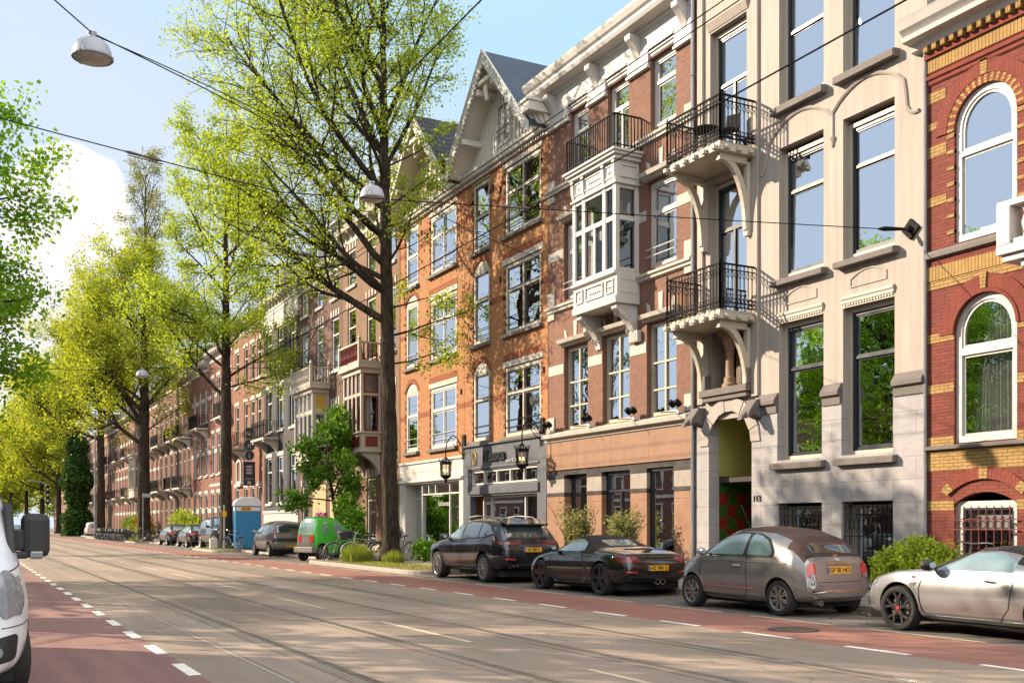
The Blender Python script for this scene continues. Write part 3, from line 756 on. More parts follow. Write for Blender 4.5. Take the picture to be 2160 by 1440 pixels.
# arches
def arch_band(b, ya, yb, zs, r0, r1, w0, w1, n, alt=None, keep=lambda k, n: True):
    c = (ya+yb)/2
    for k in range(n):
        if not keep(k, n): continue
        a0, a1 = math.pi*k/n, math.pi*(k+.96)/n
        P = [(c-r*math.cos(a), zs+r*math.sin(a)) for r, a in ((r0, a0), (r0, a1), (r1, a1), (r1, a0))]
        b.prism(P, 'x', FX-w1, FX-w0)
mid = lambda k, n: abs(k-(n-1)/2) < 1.3
for p, q in cols:
    r = (q-p)/2; zs = 9.78-r
    b = MB(); arch_band(b, p, q, zs, r+.001, r+.16, -.1, .022, 36, keep=lambda k, n: k % 2); b.build('arch_bricks', yelb, h)
    b = MB(); arch_band(b, p, q, zs, r+.001, r+.16, -.1, .018, 36, keep=lambda k, n: not k % 2); arch_band(b, p, q, zs, r+.165, r+.42, -.05, .03, 44, keep=lambda k, n: not mid(k, n)); b.build('arch_bricks', redsmooth, h)
    b = MB(); arch_band(b, p, q, zs, r+.165, r+.45, -.05, .04, 44, keep=mid); b.build('keystone', yelb, h)
    zs = 5.86-r
    b = MB(); arch_band(b, p, q, zs, r+.003, r+.07, -.05, .05, 40); arch_band(b, p, q, zs, r+.075, r+.34, -.05, .03, 44, keep=lambda k, n: not mid(k, n)); b.build('arch_bricks', redsmooth, h)
    b = MB(); arch_band(b, p, q, zs, r+.075, r+.38, -.05, .06, 44, keep=mid); b.build('keystone', yelb, h)
    # windows
    sash(h, p+.0, q-.0, 6.95, 9.78, -.06, white, .12, [8.62], [], rise=(q-p)/2, sashm=white, sfr=.05, curt='left:.16', bt=.09, dep=.12)
    w_ = sash(h, p+.0, q-.0, 3.08, 5.86, -.06, white, .12, [4.82], [], rise=(q-p)/2, sashm=white, sfr=.05, curt='full+left:.42', bt=.14, dep=.12)
    # cellar window under a segmental arch
    P = arch_pts(p-.13, q+.13, 2.06, .30, 20); Q = arch_pts(p-.27, q+.27, 2.16, .44, 20)
    b = MB(); 
    for k in range(20): 
        if 2 <= k <= 8 or 11 <= k <= 17: b.prism([P[k], Vector(P[k]).lerp(Vector(P[k+1]), .96), Vector(Q[k]).lerp(Vector(Q[k+1]), .96), Q[k]], 'x', FX-.05, FX+.05)
    b.build('arch_bricks', redsmooth, h)
    b = MB()
    for k in (0, 1, 9, 10, 18, 19): b.prism([P[k], Vector(P[k]).lerp(Vector(P[k+1]), .96), Vector(Q[k]).lerp(Vector(Q[k+1]), .96), Q[k]], 'x', FX-.06, FX+.05)
    b.build('keystone', yelb, h)
    sash(h, p, q, .78, 1.95, -.08, white, .13, [], [], sashm=dark_frame, sfr=.04, curt='blind:.35')
    b = MB(); n = 7
    for k in range(n+1):
        yy = p+.1+(q-p-.2)*k/n; b.tube([(FX-.06, yy, .85), (FX-.06, yy, 1.85)], .014, 6)
        for z in (1.05, 1.15, 1.62): b.lathe([(.014, z-.03), (.03, z), (.014, z+.03)], (FX-.06, yy, 0), n=6)
        if k < n:
            r_ = (q-p-.2)/n/2; b.tube([(FX-.06, yy+r_+r_*.85*math.cos(6.283*j/12), 1.5+r_*.85*math.sin(6.283*j/12)) for j in range(13)], .01, 4)
    for z in (1.41, 1.6): b.bar((FX-.06, p-.03, z), (FX-.06, q+.03, z), .03, .02)
    b.build('window_grille', mat('red_iron', (.09, .015, .018), .45), h)
b = MB(); cornice_prof(b, y0, y1, 6.72, [(.0, 0), (.09, .02), (.09, .1), (.06, .16), (0, .18)]); cornice_prof(b, y0, y1, 2.955, [(.0, 0), (.1, .01), (.1, .07), (.0, .095)]); build_loose(b, 'string_course', darkstone, h, bevel=.008)
# white cornice and mansard
b = MB(); cornice_prof(b, y0, y1+.28, 10.93, [(.02, -.02), (.16, 0), (.2, .12), (.42, .14), (.44, .22), (.38, .26), (.5, .36), (.56, .5), (.58, .54), (.05, .58)]); b.build('cornice', white, h)
b = MB(); b.prism([(FX+.25, 11.45), (FX+1.5, 14.2), (FX+10, 14.2), (FX+10, 11.3), (FX+.25, 11.3)], 'y', y0, y1-.02); b.build('roof', darktile, h)
d_ = MB(); d_.box(FX+.1, FX+1.4, 11.5, 13.3, 11.5, 13.6); dw = d_.build('dormer', white, h)
sash(h, 11.65, 13.15, 11.6, 13.4, -.08, white, .1, [], [], curt='left:.2', name='dormer_window')
d_ = MB(); d_.box(FX-.02, FX+1.4, 11.4, 13.4, 13.603, 13.75); d_.build('dormer_roof', zinc, h)
for k in range(5):
    d_ = MB(); d_.prism([(FX+.2+k*.26, 11.5+k*.52), (FX+.12+k*.26, 11.55+k*.52), (FX+.42+k*.26, 12.1+k*.52), (FX+.5+k*.26, 12.05+k*.52)], 'y', 13.42, 13.62)
    d_.build('hip_tile', mat('hip_tile_red', (.10, .05, .045), .6, .3), h)
# stone balcony at the first floor
b = MB(); b.box(FX-.95, FX, 9.0, 12.2, 6.2, 6.36); b.box(FX-.88, FX-.001, 9.06, 12.13, 6.08, 6.197); bal = b.build('balcony', white, h, bevel=.012)
b = MB(); b.box(FX-.95, FX-.6, 11.93, 12.19, 6.363, 7.02); b.box(FX-.95, FX-.6, 9.02, 9.28, 6.363, 7.02); build_loose(b, 'newel', white, bal, bevel=.01)
b = MB(); b.box(FX-.9, FX-.66, 9.3, 11.9, 6.363, 6.45); b.box(FX-.93, FX-.62, 9.0, 12.2, 7.023, 7.13); b.box(FX-.62, FX-.0, 12.0, 12.15, 7.023, 7.12); b.build('handrail', white, bal, bevel=.01)
for k in range(13):
    b = MB(); b.lathe([(.05, 6.45), (.05, 6.5), (.03, 6.54), (.07, 6.66), (.075, 6.72), (.03, 6.86), (.045, 6.95), (.05, 7.02)], (FX-.78, 9.45+k*.19, 0), n=10); b.build('baluster', white, bal, smooth=True)
b = MB()
for yy in (11.7, 9.5): bracket(b, yy, .24, 6.08, 5.2, .8)
build_loose(b, 'bracket', white, bal, bevel=.015)
b = MB(); b.tube([(FX-.06, 14.47, .12), (FX-.06, 14.47, 10.9)], .035, 8); b.build('rain_pipe', zinc, h)
# span wire rosette on the cream house
r_ = thing('wire_anchor', 'black iron rosette holding a span wire on the cream house', 'wire anchor', (17, 14.95, 7.46))
b = MB(); b.obox((FX-.03, 14.85, 7.46), (.03, 0, 0), (0, .11, .11), (0, -.11, .11)); b.lathe([(.001, FX-.16), (.05, FX-.14), (.07, FX-.06), (.12, FX-.06)], (0, 14.85, 7.46), axis='x', n=10)
b.build('rosette', iron, r_, bevel=.01)
b = MB(); b.tube([(FX-.15, 14.9, 7.46), (FX-.5, 15.1, 7.47), (FX-.6, 15.17, 7.47)], [.03, .05, .02], 6); b.build('tensioner', iron, r_)
# ================================================================== russet house with white bay over the restaurant (Y 21.9 .. 29.6)
rusb = brick('russet_brick', (.20, .098, .070), (.165, .08, .056), (.16, .11, .085), soot=.14, var=.14, bump=.35)
granite = mat('brown_granite', (.225, .116, .066), .5, .1, 2, .14, 30, streak=.1)
blackp = mat('black_shop_paint', (.012, .013, .016), .35, .1)
h = thing('town_house', 'russet brick house with white bay window above a brown granite restaurant front', 'house', (17, 25.7, .12), 'terraced houses')
y0, y1 = 21.93, 29.58
c1, c2, c3 = (27.16, 28.58), (24.91, 26.33), (22.69, 24.06)
t1, t2, t3 = (27.12, 28.2), (24.95, 26.05), (22.72, 23.88)
ops = [(*c, 4.5, 7.12, 0) for c in (c1, c2, c3)]+[(*c, 8.62, 11.05, 0) for c in (c1, c3)]+[(24.6, 26.55, 8.62, 11.05, 0)]+[(*c, 12.45, 14.45, 0) for c in (t1, t3)]+[(*t2, 12.0, 14.45, 0)]
b = MB(); wall(b, y0, y1, 4.12, 15.3, ops, .22); shell(b, y0, y1, .1, 15.6); b.build('wall', rusb, h)
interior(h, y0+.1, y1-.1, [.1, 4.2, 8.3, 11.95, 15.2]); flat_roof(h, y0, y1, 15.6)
# shop front of granite slabs
piers = [(28.47, 29.58), (26.29, 27.12), (23.97, 24.78), (21.93, 22.72)]
b = MB()
for p, q in piers:
    for z0, z1 in ((.5, 2.2), (2.205, 2.4)): fbox(b, p+.003, q-.003, z0, z1, -.3, .06)
for k in range(4):
    p, q = y0+k*(y1-y0)/4, y0+(k+1)*(y1-y0)/4; fbox(b, p+.003, q-.003, 3.24, 4.12, -.3, .08)
build_loose(b, 'granite_facing', granite, h, bevel=.004)
b = MB()
for p, q in piers: fbox(b, p, q, 2.52, 2.95, -.3, .065)
build_loose(b, 'pier_block', mat('grey_granite', (.25, .215, .185), .6, .15, 4, .15, 40), h, bevel=.004)
b = MB()
for p, q in piers: fbox(b, p-.01, q+.01, 2.403, 2.517, -.3, .075); fbox(b, p-.01, q+.01, 2.953, 3.07, -.3, .075); fbox(b, p-.01, q+.01, .1, .5, -.3, .085)
fbox(b, y0, y1, 3.073, 3.235, -.3, .03)
build_loose(b, 'black_band', mat('black_granite', (.03, .024, .022), .4, .2), h, bevel=.004)
shop = [(27.12, 28.47), (24.78, 26.29), (22.72, 23.97)]
sash(h, 27.14, 28.45, .15, 3.06, -.2, blackp, .09, [2.7], [], gm=shopglass, name='shop_door', dep=.07)
sash(h, 24.8, 26.27, .15, 3.06, -.1, blackp, .09, [2.5], [(25.5, .15, 2.5)], gm=shopglass, name='shop_window')
sash(h, 22.74, 23.95, .15, 3.06, -.04, blackp, .07, [], [], gm=shopglass, name='shop_window')
# ledge over the fascia
b = MB(); cornice_prof(b, y0, y1, 4.13, [(.08, 0), (.12, .03), (.12, .1), (.26, .14), (.28, .24), (.22, .27), (.0, .34)]); b.build('ledge', stonew, h)
b = MB()
for zz, (z0, z1) in (('a', (6.31, 6.62)), ('b', (10.0, 10.3))):
    segs = [(28.6, 29.56), (26.35, 27.14), (24.08, 24.89), (21.95, 22.67)]
    for p, q in segs: fbox(b, p, q, z0, z1, -.2, .015)
for z0, z1 in ((4.5, 4.95), (8.1, 9.0), (11.9, 12.6)):
    fbox(b, 29.15, 29.57, z0, z1, -.1, .05); fbox(b, 21.95, 22.3, z0, z1, -.1, .05)
build_loose(b, 'white_stone_band', stonew, h, bevel=.01)
b = MB()
for z in (8.3, 12.1): cornice_prof(b, y0, y1, z, [(.0, 0), (.1, .03), (.1, .1), (.16, .13), (.16, .2), (0, .25)])
build_loose(b, 'string_course', stonew, h, bevel=.006)
def hood(c, z):
    b = MB(); cornice_prof(b, c[0]-.12, c[1]+.12, z, [(.0, 0), (.05, .02), (.05, .06), (.2, .09), (.24, .2), (.0, .27)]); dentils(b, c[0]-.1, c[1]+.1, z+.02, z+.085, .052, .1, .1, .05)
    m_ = (c[0]+c[1])/2
    b.prism([(m_-.08, z+.275), (m_+.08, z+.275), (m_+.11, z+.75), (m_-.11, z+.75)], 'x', FX-.03, FX+.02)
    for s in (-1, 1): b.prism([(m_+s*.55-.08, z+.275), (m_+s*.55+.08, z+.275), (m_+s*.62+.07, z+.55), (m_+s*.62-.05, z+.5)], 'x', FX-.03, FX+.02)
    b.build('hood_mould', stonew, h, bevel=.005)
for c in (c1, c2, c3): hood(c, 7.14)
for c in (c1, c3): hood(c, 11.08)
ivory = mat('ivory_paint', (.40, .36, .27), .5, .08)
for c in (c1, c2, c3):
    m_ = (c[0]+c[1])/2
    sash(h, c[0]+.02, c[1]-.02, 4.52, 7.1, -.14, ivory, .1, [6.0, 5.25], [(m_, 4.52, 7.1)], curt='full+blind:.45', gm=glass2, bt=.05)
for c in (c1, c3):
    w_ = sash(h, c[0]+.02, c[1]-.02, 8.64, 11.03, -.14, white, .11, [10.15], [], sashm=white, curt='blind:.2', gm=glass2, bt=.1)
    b = MB()
    for z in (8.95, 9.15): b.tube([(FX-.03, c[0], z), (FX-.03, c[1], z)], .018, 6)
    b.build('guard_rail', white, w_)
for c in (t1, t3): sash(h, c[0]+.02, c[1]-.02, 12.5, 14.43, -.14, white, .11, [13.75], [], sashm=white, gm=glass2, bt=.09, curt='left:.1')
sash(h, t2[0]+.02, t2[1]-.02, 12.05, 14.43, -.14, white, .1, [13.7], [(25.5, 12.05, 13.7)], sashm=white, gm=glass2, bt=.09, name='balcony_door')
# frieze, brackets and crowning cornice
b = MB(); fbox(b, y0, y1, 14.78, 15.3, 0, .06)
for p, q in ((28.22, 29.57), (26.07, 27.1), (23.9, 24.93), (21.94, 22.7)): fbox(b, p, q, 14.3, 14.78, 0, .08); fbox(b, p-.02, q+.02, 14.22, 14.298, 0, .12)
for c in (t1, t2, t3):
    for k in range(3): fbox(b, c[0]+.0, c[1]-.0, 14.5+k*.09, 14.585+k*.09, -.2, .02+.045*k)
build_loose(b, 'frieze', white, h, bevel=.008)
b = MB(); cornice_prof(b, y0-.02, y1+.55, 15.28, [(.06, 0), (.14, .03), (.14, .1), (.5, .12), (.55, .22), (.55, .30), (.62, .36), (.68, .5), (.70, .58), (.0, .62)]); b.build('cornice', white, h)
b = MB()
for yy in (29.1, 26.58, 24.42, 22.25): bracket(b, yy, .26, 15.27, 14.5, .42)
build_loose(b, 'cornice_bracket', white, h, bevel=.012)
# bay window
bx, p, q = 16.19, 24.4, 26.75
bay = MB()
bay.box(bx+.05, FX, p+.05, q-.05, 7.75, 7.86)
bay.prism([(bx, 7.72), (bx-.02, 7.9), (bx+.04, 7.95), (bx+.04, 8.5), (bx-.06, 8.54), (bx-.06, 8.62), (FX, 8.62), (FX, 7.72)], 'y', p, q)
bay.box(bx+.02, FX, p+.02, q-.02, 11.12, 11.75)
for k, (z0, z1, e) in enumerate(((11.05, 11.118, .05), (11.72, 11.82, .08), (11.823, 11.9, .16), (11.903, 11.97, .22))): bay.box(bx-e, FX-.001*k, p-e, q+e, z0, z1)
bparts = build_loose(bay, 'bay_window', white, h, bevel=.012)
bw = max(bparts, key=lambda o: o.dimensions.z)
for o in bparts:
    if o is not bw: o.parent = bw; o.name = 'bay_moulding'
b = MB()
for yy in (p+.09, q-.09, p+.62, q-.62): b.box(bx+.003, bx+.14, yy-.075, yy+.075, 8.623, 11.05)
for xx, w in ((FX-.08, .07),):
    for yy in (p+.08, q-.08): b.box(xx-w, xx+w, yy-.07, yy+.07, 8.623, 11.05)
for z, t in ((10.12, .07), (8.68, .05), (11.0, .05)):
    b.box(bx+.02, bx+.11, p+.17, q-.17, z-t, z+t); b.box(bx+.15, FX-.16, p+.03, p+.1, z-t, z+t); b.box(bx+.15, FX-.16, q-.1, q-.03, z-t, z+t)
m_ = (p+q)/2; b.box(bx+.03, bx+.11, m_-.05, m_+.05, 8.73, 10.05)
b.build('bay_frame', white, bw, bevel=.008)
def pane(par, pts, m=None):
    g = MB(); g.poly(pts); return g.build('pane', m or glass2, par, recalc=False)
for a, c in ((p+.165, p+.545), (p+.695, q-.695), (q-.545, q-.165)):
    for z0, z1 in ((8.73, 10.05), (10.19, 10.95)): pane(bw, [(bx+.07, c, z0), (bx+.07, a, z0), (bx+.07, a, z1), (bx+.07, c, z1)])
for yy in (p+.065, q-.065):
    for z0, z1 in ((8.73, 10.05), (10.19, 10.95)): pane(bw, [(bx+.14, yy, z0), (FX-.15, yy, z0), (FX-.15, yy, z1), (bx+.14, yy, z1)], glass)
b = MB(); b.box(bx+.16, FX-.2, p+.11, p+.125, 10.2, 10.95); b.build('blind', blindm, bw)
b = MB(); b.poly([(FX+.02, p+.2, 8.63), (FX+.02, q-.2, 8.63), (FX+.02, q-.2, 11.04), (FX+.02, p+.2, 11.04)]); b.build('bay_back', room, bw)
# panels and carved frieze of the bay
b = MB()
for a, c in ((p+.16, p+.56), (p+.7, q-.7), (q-.56, q-.16)):
    ringbar(b, outline(a, c, 8.02, 8.42, 0), .04, bx+.0, bx+.05, True); ringbar(b, outline(a, c, 11.25, 11.62, 0), .03, bx-.012, bx+.03, True)
    for k in range(int((c-a-.16)/.1)): b.lathe([(.001, bx+.005), (.03, bx+.01), (.035, bx+.03)], (0, a+.13+k*.1, 8.2), axis='x', n=6); b.lathe([(.001, bx-.02), (.03, bx-.01), (.035, bx+.02)], (0, a+.12+k*.1, 11.42), axis='x', n=6)
for xx0, xx1 in ((bx+.15, FX-.08),):
    for z0, z1 in ((8.02, 8.42), (11.25, 11.62)):
        b.box(xx0, xx1, p-.014, p+.03, z0, z0+.04); b.box(xx0, xx1, p-.014, p+.03, z1-.04, z1); b.box(xx0, xx0+.04, p-.014, p+.03, z0+.042, z1-.042); b.box(xx1-.04, xx1, p-.014, p+.03, z0+.042, z1-.042)
for yy in (p+.07, p+.63, q-.63, q-.07): b.prism([(bx-.07, 11.7), (bx-.05, 11.3), (bx+.02, 11.1), (bx+.02, 11.7)], 'y', yy-.06, yy+.06)
b.build('carved_panel', white, bw)
for yy in (p+.24, q-.24):
    b = MB(); bracket(b, yy, .26, 7.715, 6.75, .72)
    for s in (-1, 1):
        for (cx, cz, r_) in ((FX-.5, 7.5, .13), (FX-.14, 7.0, .1)):
            b.tube([(cx+r_*(1-k/18)*math.cos(k*.7), yy+s*.135, cz+r_*(1-k/18)*math.sin(k*.7)) for k in range(16)], .022, 4)
    b.build('bracket', white, bw, bevel=.012)
b = MB()
pts = [(FX-.02, p-.1), (bx-.12, p-.1), (bx-.12, q+.1), (FX-.02, q+.1)]
for i in range(3):
    a, c = Vector((*pts[i], 0)), Vector((*pts[i+1], 0)); n = max(2, round((c-a).length/.12))
    for z, w_ in ((12.94, .05), (12.1, .03)): b.bar(a+Vector((0, 0, z)), c+Vector((0, 0, z)), w_, w_*.7)
    for k in range(n+1): b.bar(a.lerp(c, k/n)+Vector((0, 0, 11.97)), a.lerp(c, k/n)+Vector((0, 0, 12.93)), .028)
b.build('railing', iron, bw)
# small things on the ledge: flood lights and an alarm box
for k, yy in enumerate((29.15, 26.75, 24.4, 22.35)):
    f = thing('flood_light', ['flood light at the far end of the granite ledge, beside the lantern', 'flood light on the granite ledge between the first and second window', 'flood light on the granite ledge between the second and third window', 'flood light on the granite ledge beside the cream house'][k], 'flood light', (FX-.2, yy, 4.47), 'flood lights on the ledge')
    b = MB(); b.box(FX-.28, FX-.1, yy-.12, yy+.12, 4.44, 4.52); b.tube([(FX-.2, yy, 4.5), (FX-.25, yy, 4.66)], .02, 6); b.build('base', white, f)
    for s in (-1, 1):
        b = MB(); b.lathe([(.001, .1), (.075, .1), (.085, 0), (.075, -.08), (.06, -.09)], (0, 0, 0), n=12)
        M = Matrix.Translation((FX-.3, yy+s*.13, 4.7)) @ Matrix.Rotation(R(-50), 4, 'Y')
        b.v = [tuple(M @ Vector(v)) for v in b.v]; b.build('lamp_head', iron, f, smooth=True)
    b = MB(); b.tube([(FX-.25, yy-.16, 4.66), (FX-.25, yy+.16, 4.66)], .02, 6); b.tube([(FX-.1, yy, 4.49), (FX-.75, yy+.02, 4.44)], .012, 4); b.build('arm', iron, f)
a_ = thing('alarm_box', 'small white louvred box on a russet pier above the restaurant', 'alarm box', (FX, 24.5, 6.72))
b = MB(); b.box(FX-.16, FX, 24.3, 24.72, 6.66, 6.98); b.build('case', white, a_, bevel=.02)
b = MB(); 
for k in range(5): b.box(FX-.175, FX-.161, 24.36, 24.66, 6.7+k*.05, 6.73+k*.05)
b.build('louvre', mat('louvre_paint', (.4, .38, .34), .6), a_)

# ================================================================== twin gabled orange brick houses
orab = brick('orange_brick', (.355, .16, .062), (.29, .125, .05), (.24, .155, .095), soot=.12, var=.16, bump=.35)
orred = brick('orange_red_brick', (.24, .07, .03), (.21, .06, .026), (.15, .08, .05), soot=.1, var=.14)
orarch = brick('gauged_arch_brick', (.24, .07, .03), (.21, .06, .026), (.15, .08, .05), .07, .5, .006, soot=.1)
boards = mat('white_boards', (.54, .51, .455), .55, .06, 2, .03)
greyp = mat('slate_shop_paint', (.075, .082, .10), .45, .06, streak=.06)
whitep = mat('white_shop_paint', (.46, .445, .42), .5, .05, streak=.05)
def gabled(y0, y1, nar, wid, frame, inner, label, bars_col, curt):
    h = thing('town_house', label, 'house', (17, (y0+y1)/2, .12), 'terraced houses')
    rows = [(4.56, 7.02, 4.58, 7.5), (8.17, 10.62, 8.16, 11.24), (11.62, 14.02, 11.6, 14.15)]
    ops = []
    for k, (a, c, d, e) in enumerate(rows):
        ops.append((*wid, a, c, 0)); ops.append((*nar, d, e, .38 if k < 2 else 0))
    b = MB(); wall(b, y0, y1, 4.12, 14.45, ops, .13); shell(b, y0, y1, .1, 14.45); b.build('wall', orab, h)
    interior(h, y0+.1, y1-.1, [.1, 4.0, 7.8, 11.3, 14.4])
    b = MB(); b2 = MB()
    for zb in (5.95, 9.45, 13.0, 13.5):
        segs = [(y0+.01, min(nar[0], wid[0])-.003), (max(nar[1], wid[1])+.003, y1-.01), (min(nar[1], wid[1])+.003, max(nar[0], wid[0])-.003)]
        for p, q in segs: fbox(b, p, q, zb, zb+.2, -.1, .006)
    fbox(b, y0+.01, y1-.01, 14.2, 14.36, 0, .03)
    for k, (a, c, d, e) in enumerate(rows):
        if k < 2: fbox(b2, wid[0]-.12, wid[1]+.12, c+.21, c+.46, -.05, .008)
        for z in range(int((c-a)/.3)):
            for yy, s in ((wid[0], -1), (wid[1], 1), (nar[0], -1), (nar[1], 1)): fbox(b, min(yy, yy+s*.12), max(yy, yy+s*.12), a+.05+z*.3, a+.2+z*.3, -.1, .006)
    build_loose(b, 'brick_band', orred, h)
    for k in range(2):
        e = rows[k][3]; P = arch_pts(*nar, e-.38, .38, 16); Q = arch_pts(nar[0]-.18, nar[1]+.18, e-.38, .58, 16)
        for j in range(16): b2.prism([P[j], Vector(P[j]).lerp(Vector(P[j+1]), .97), Vector(Q[j]).lerp(Vector(Q[j+1]), .97), Q[j]], 'x', FX-.02, FX+.05)
    b2.build('arch_bricks', orarch, h)
    b = MB()
    for k, (a, c, d, e) in enumerate(rows):
        fbox(b, wid[0]-.14, wid[1]+.14, c-.0, c+.205 if k < 2 else c+.17, -.12, .03)
        if k == 2: fbox(b, nar[0]-.04, nar[1]+.04, e, e+.1, -.12, .02)
    build_loose(b, 'lintel', stonew, h, bevel=.01)
    for k, (a, c, d, e) in enumerate(rows):
        sill(h, wid[0]-.12, wid[1]+.12, a-.13, a, .14, darkstone); sill(h, nar[0]-.1, nar[1]+.1, d-.13, d, .14, darkstone)
        m_ = (wid[0]+wid[1])/2; n_ = (nar[0]+nar[1])/2; tr = a+(c-a)*.62
        w_ = sash(h, wid[0]+.01, wid[1]-.01, a+.01, c-.01, -.03, frame, .13, [tr], [(m_, a, c)] if frame is not whitep else [(m_, a, c)], sashm=inner, sfr=.06, curt=curt[k], bt=.07)
        b = MB()
        for z in (a+.35, a+.6): b.tube([(FX+.0, wid[0], z), (FX+.0, wid[1], z)], .014, 5)
        b.build('guard_rail', bars_col, w_)
        w_ = sash(h, nar[0]+.01, nar[1]-.01, d+.01, e-.01, -.03, frame, .13, [d+(e-.4-d)*.6]+([e-.45] if k < 2 else []), [], rise=.37 if k < 2 else 0, sashm=inner, sfr=.06, curt=curt[k], bt=.07)
        if k < 2:
            g = MB(); o = outline(nar[0]+.13, nar[1]-.13, e-.42, e-.12, .27); g.poly([(FX+.02, q_[0], q_[1]) for q_ in o]); g.build('arch_panel', stonew, w_)
        b = MB()
        for z in (d+.3, d+.55): b.tube([(FX+.0, nar[0], z), (FX+.0, nar[1], z)], .014, 5)
        b.build('guard_rail', bars_col, w_)
    # gutter on a dentilled board
    b = MB(); cornice_prof(b, y0, y1, 14.38, [(.03, 0), (.2, .02), (.22, .10), (.26, .13), (.28, .24), (.0, .26)]); dentils(b, y0+.02, y1-.02, 14.25, 14.375, .03, .13, .16, .07); b.build('gutter', white, h)
    # timber gable
    c = (y0+y1)/2; hw = (y1-y0)/2-.12; zp = 18.1; ze = 14.75; zt = zp-.42
    b = MB(); b.prism([(y0+.06, 14.62), (y1-.06, 14.62), (c, zp-.12)], 'x', FX+.02, FX+.1); gw = b.build('gable', boards, h)
    b = MB(); n = 22
    for k in range(n+1):
        yy = y0+.6+(y1-y0-1.2)*k/n; top = zt-.3-abs(yy-c)*(zt-14.62-.25)/((y1-y0)/2-.5)
        if top > 14.7: fbox(b, yy-.015, yy+.015, 14.62, top, -.015, .015)
    b.build('board_batten', boards, gw)
    sl = (zp-ze)/hw; ov = .78
    b = MB()
    for s in (-1, 1):                                              # roof slopes
        e1 = (c+s*(hw+.15), ze-.15*sl)
        b.prism([(c, zp), e1, (e1[0], e1[1]-.16), (c, zp-.18)], 'x', FX-ov+.02, FX+7.5)
    b.build('roof', slate if frame is not whitep else darktile, h)
    bb = MB()
    for s in (-1, 1):                                              # barge boards, soffit
        e1 = (c+s*(hw+.2), ze-.2*sl)
        bb.prism([(c, zp+.03), e1, (e1[0], e1[1]-.34), (c, zp-.42)], 'x', FX-ov-.05, FX-ov+.018)
        bb.prism([(c, zp+.07), (e1[0]+s*.03, e1[1]+.02), (e1[0]+s*.03, e1[1]-.05), (c, zp-.02)], 'x', FX-ov-.09, FX-ov-.052)
        n = 26
        for k in range(1, n):
            t = k/n; yy = c+(e1[0]-c)*t; zz = zp-.42+(e1[1]-.34-zp+.42)*t
            bb.lathe([(.001, FX-ov-.06), (.06, FX-ov-.06), (.06, FX-ov+.01), (.001, FX-ov+.01)], (0, yy, zz+.0), axis='x', n=8)
    bb.build('barge_board', white, h)
    b = MB()
    for s in (-1, 1):
        for k in range(3):
            t0 = k/3+.0; b.prism([(c+s*hw*t0, zp-.2-(zp-ze)*t0), (c+s*hw*(t0+.333), zp-.2-(zp-ze)*(t0+.333)), (c+s*hw*(t0+.333), zp-.24-(zp-ze)*(t0+.333)), (c+s*hw*t0, zp-.24-(zp-ze)*t0)], 'x', FX-ov+.02, FX+.018)
        for t in (.22, .62): b.box(FX-ov+.02, FX+.05, c+s*hw*t-.07-s*.1, c+s*hw*t+.07-s*.1, zp-(zp-ze)*t-.62, zp-(zp-ze)*t-.42)
        yc = c+s*(hw-.1)
        b.box(FX-ov-.12, FX+.1, min(yc, yc+s*.55), max(yc, yc+s*.55), 14.82, 15.12)
        b.box(FX-ov-.18, FX+.1, min(yc-.03*s, yc+s*.6), max(yc-.03*s, yc+s*.6), 15.123, 15.22)
        for k in range(5): b.prism([(FX-ov-.05+k*.13, 14.82), (FX-ov+.1+k*.13, 14.62-k*.03), (FX+.1, 14.5-k*.01), (FX+.1, 14.82)], 'y', yc+s*(.02+k*.1)-.04, yc+s*(.02+k*.1)+.04)
    b.prism([(FX-ov+.1, zp-1.15), (FX-ov+.02, zp-1.3), (FX-ov+.1, zp-1.7), (FX-ov+.2, zp-1.7)], 'y', c-.06, c+.06)
    b.box(FX-ov+.02, FX+.05, c-.5, c+.5, zp-1.08, zp-.92)
    build_loose(b, 'eaves_timber', boards, h, bevel=.008)
    w_ = sash(h, c-.62, c+.42, 14.95, 16.45, .03, white, .1, [], [(c-.1, 14.95, 16.45)], sashm=dark_frame, sfr=.05, name='gable_window')
    b = MB()
    for z in (15.3, 15.5): b.tube([(FX-.08, c-.6, z), (FX-.08, c+.4, z)], .013, 5)
    b.build('guard_rail', iron, w_)
    b = MB()
    for k in range(2):
        xx = FX+1.5+3*k; yy = c-1.0; b.box(xx, xx+.35, yy-.2, yy+.2, zp-1.0*sl, zp-1.0*sl+.22)
    build_loose(b, 'roof_vent', zinc, h)
    b = MB()
    for yy, z in ((min(nar[1], wid[1])+.3, 13.3), (min(nar[1], wid[1])+.9, 13.55), (min(nar[1], wid[1])+.3, 10.1), (y0+.25, 6.5)): b.box(FX-.04, FX, yy-.04, yy+.04, z, z+.2)
    build_loose(b, 'wall_tie', iron, h)
    return h
g1 = gabled(29.62, 36.0, (33.86, 35.25), (30.08, 32.67), cream, brown_frame, 'orange brick gabled house above the slate-painted shop, cream frames with brown sashes', iron, ['sides:.2', 'left:.1', 'sides:.15'])
g2 = gabled(36.02, 42.55, (40.56, 41.93), (36.73, 39.26), whitep, whitep, 'orange brick gabled house above the white-painted shop, all-white window frames', white, ['left:.1', 'blind:.2', 'left:.1'])
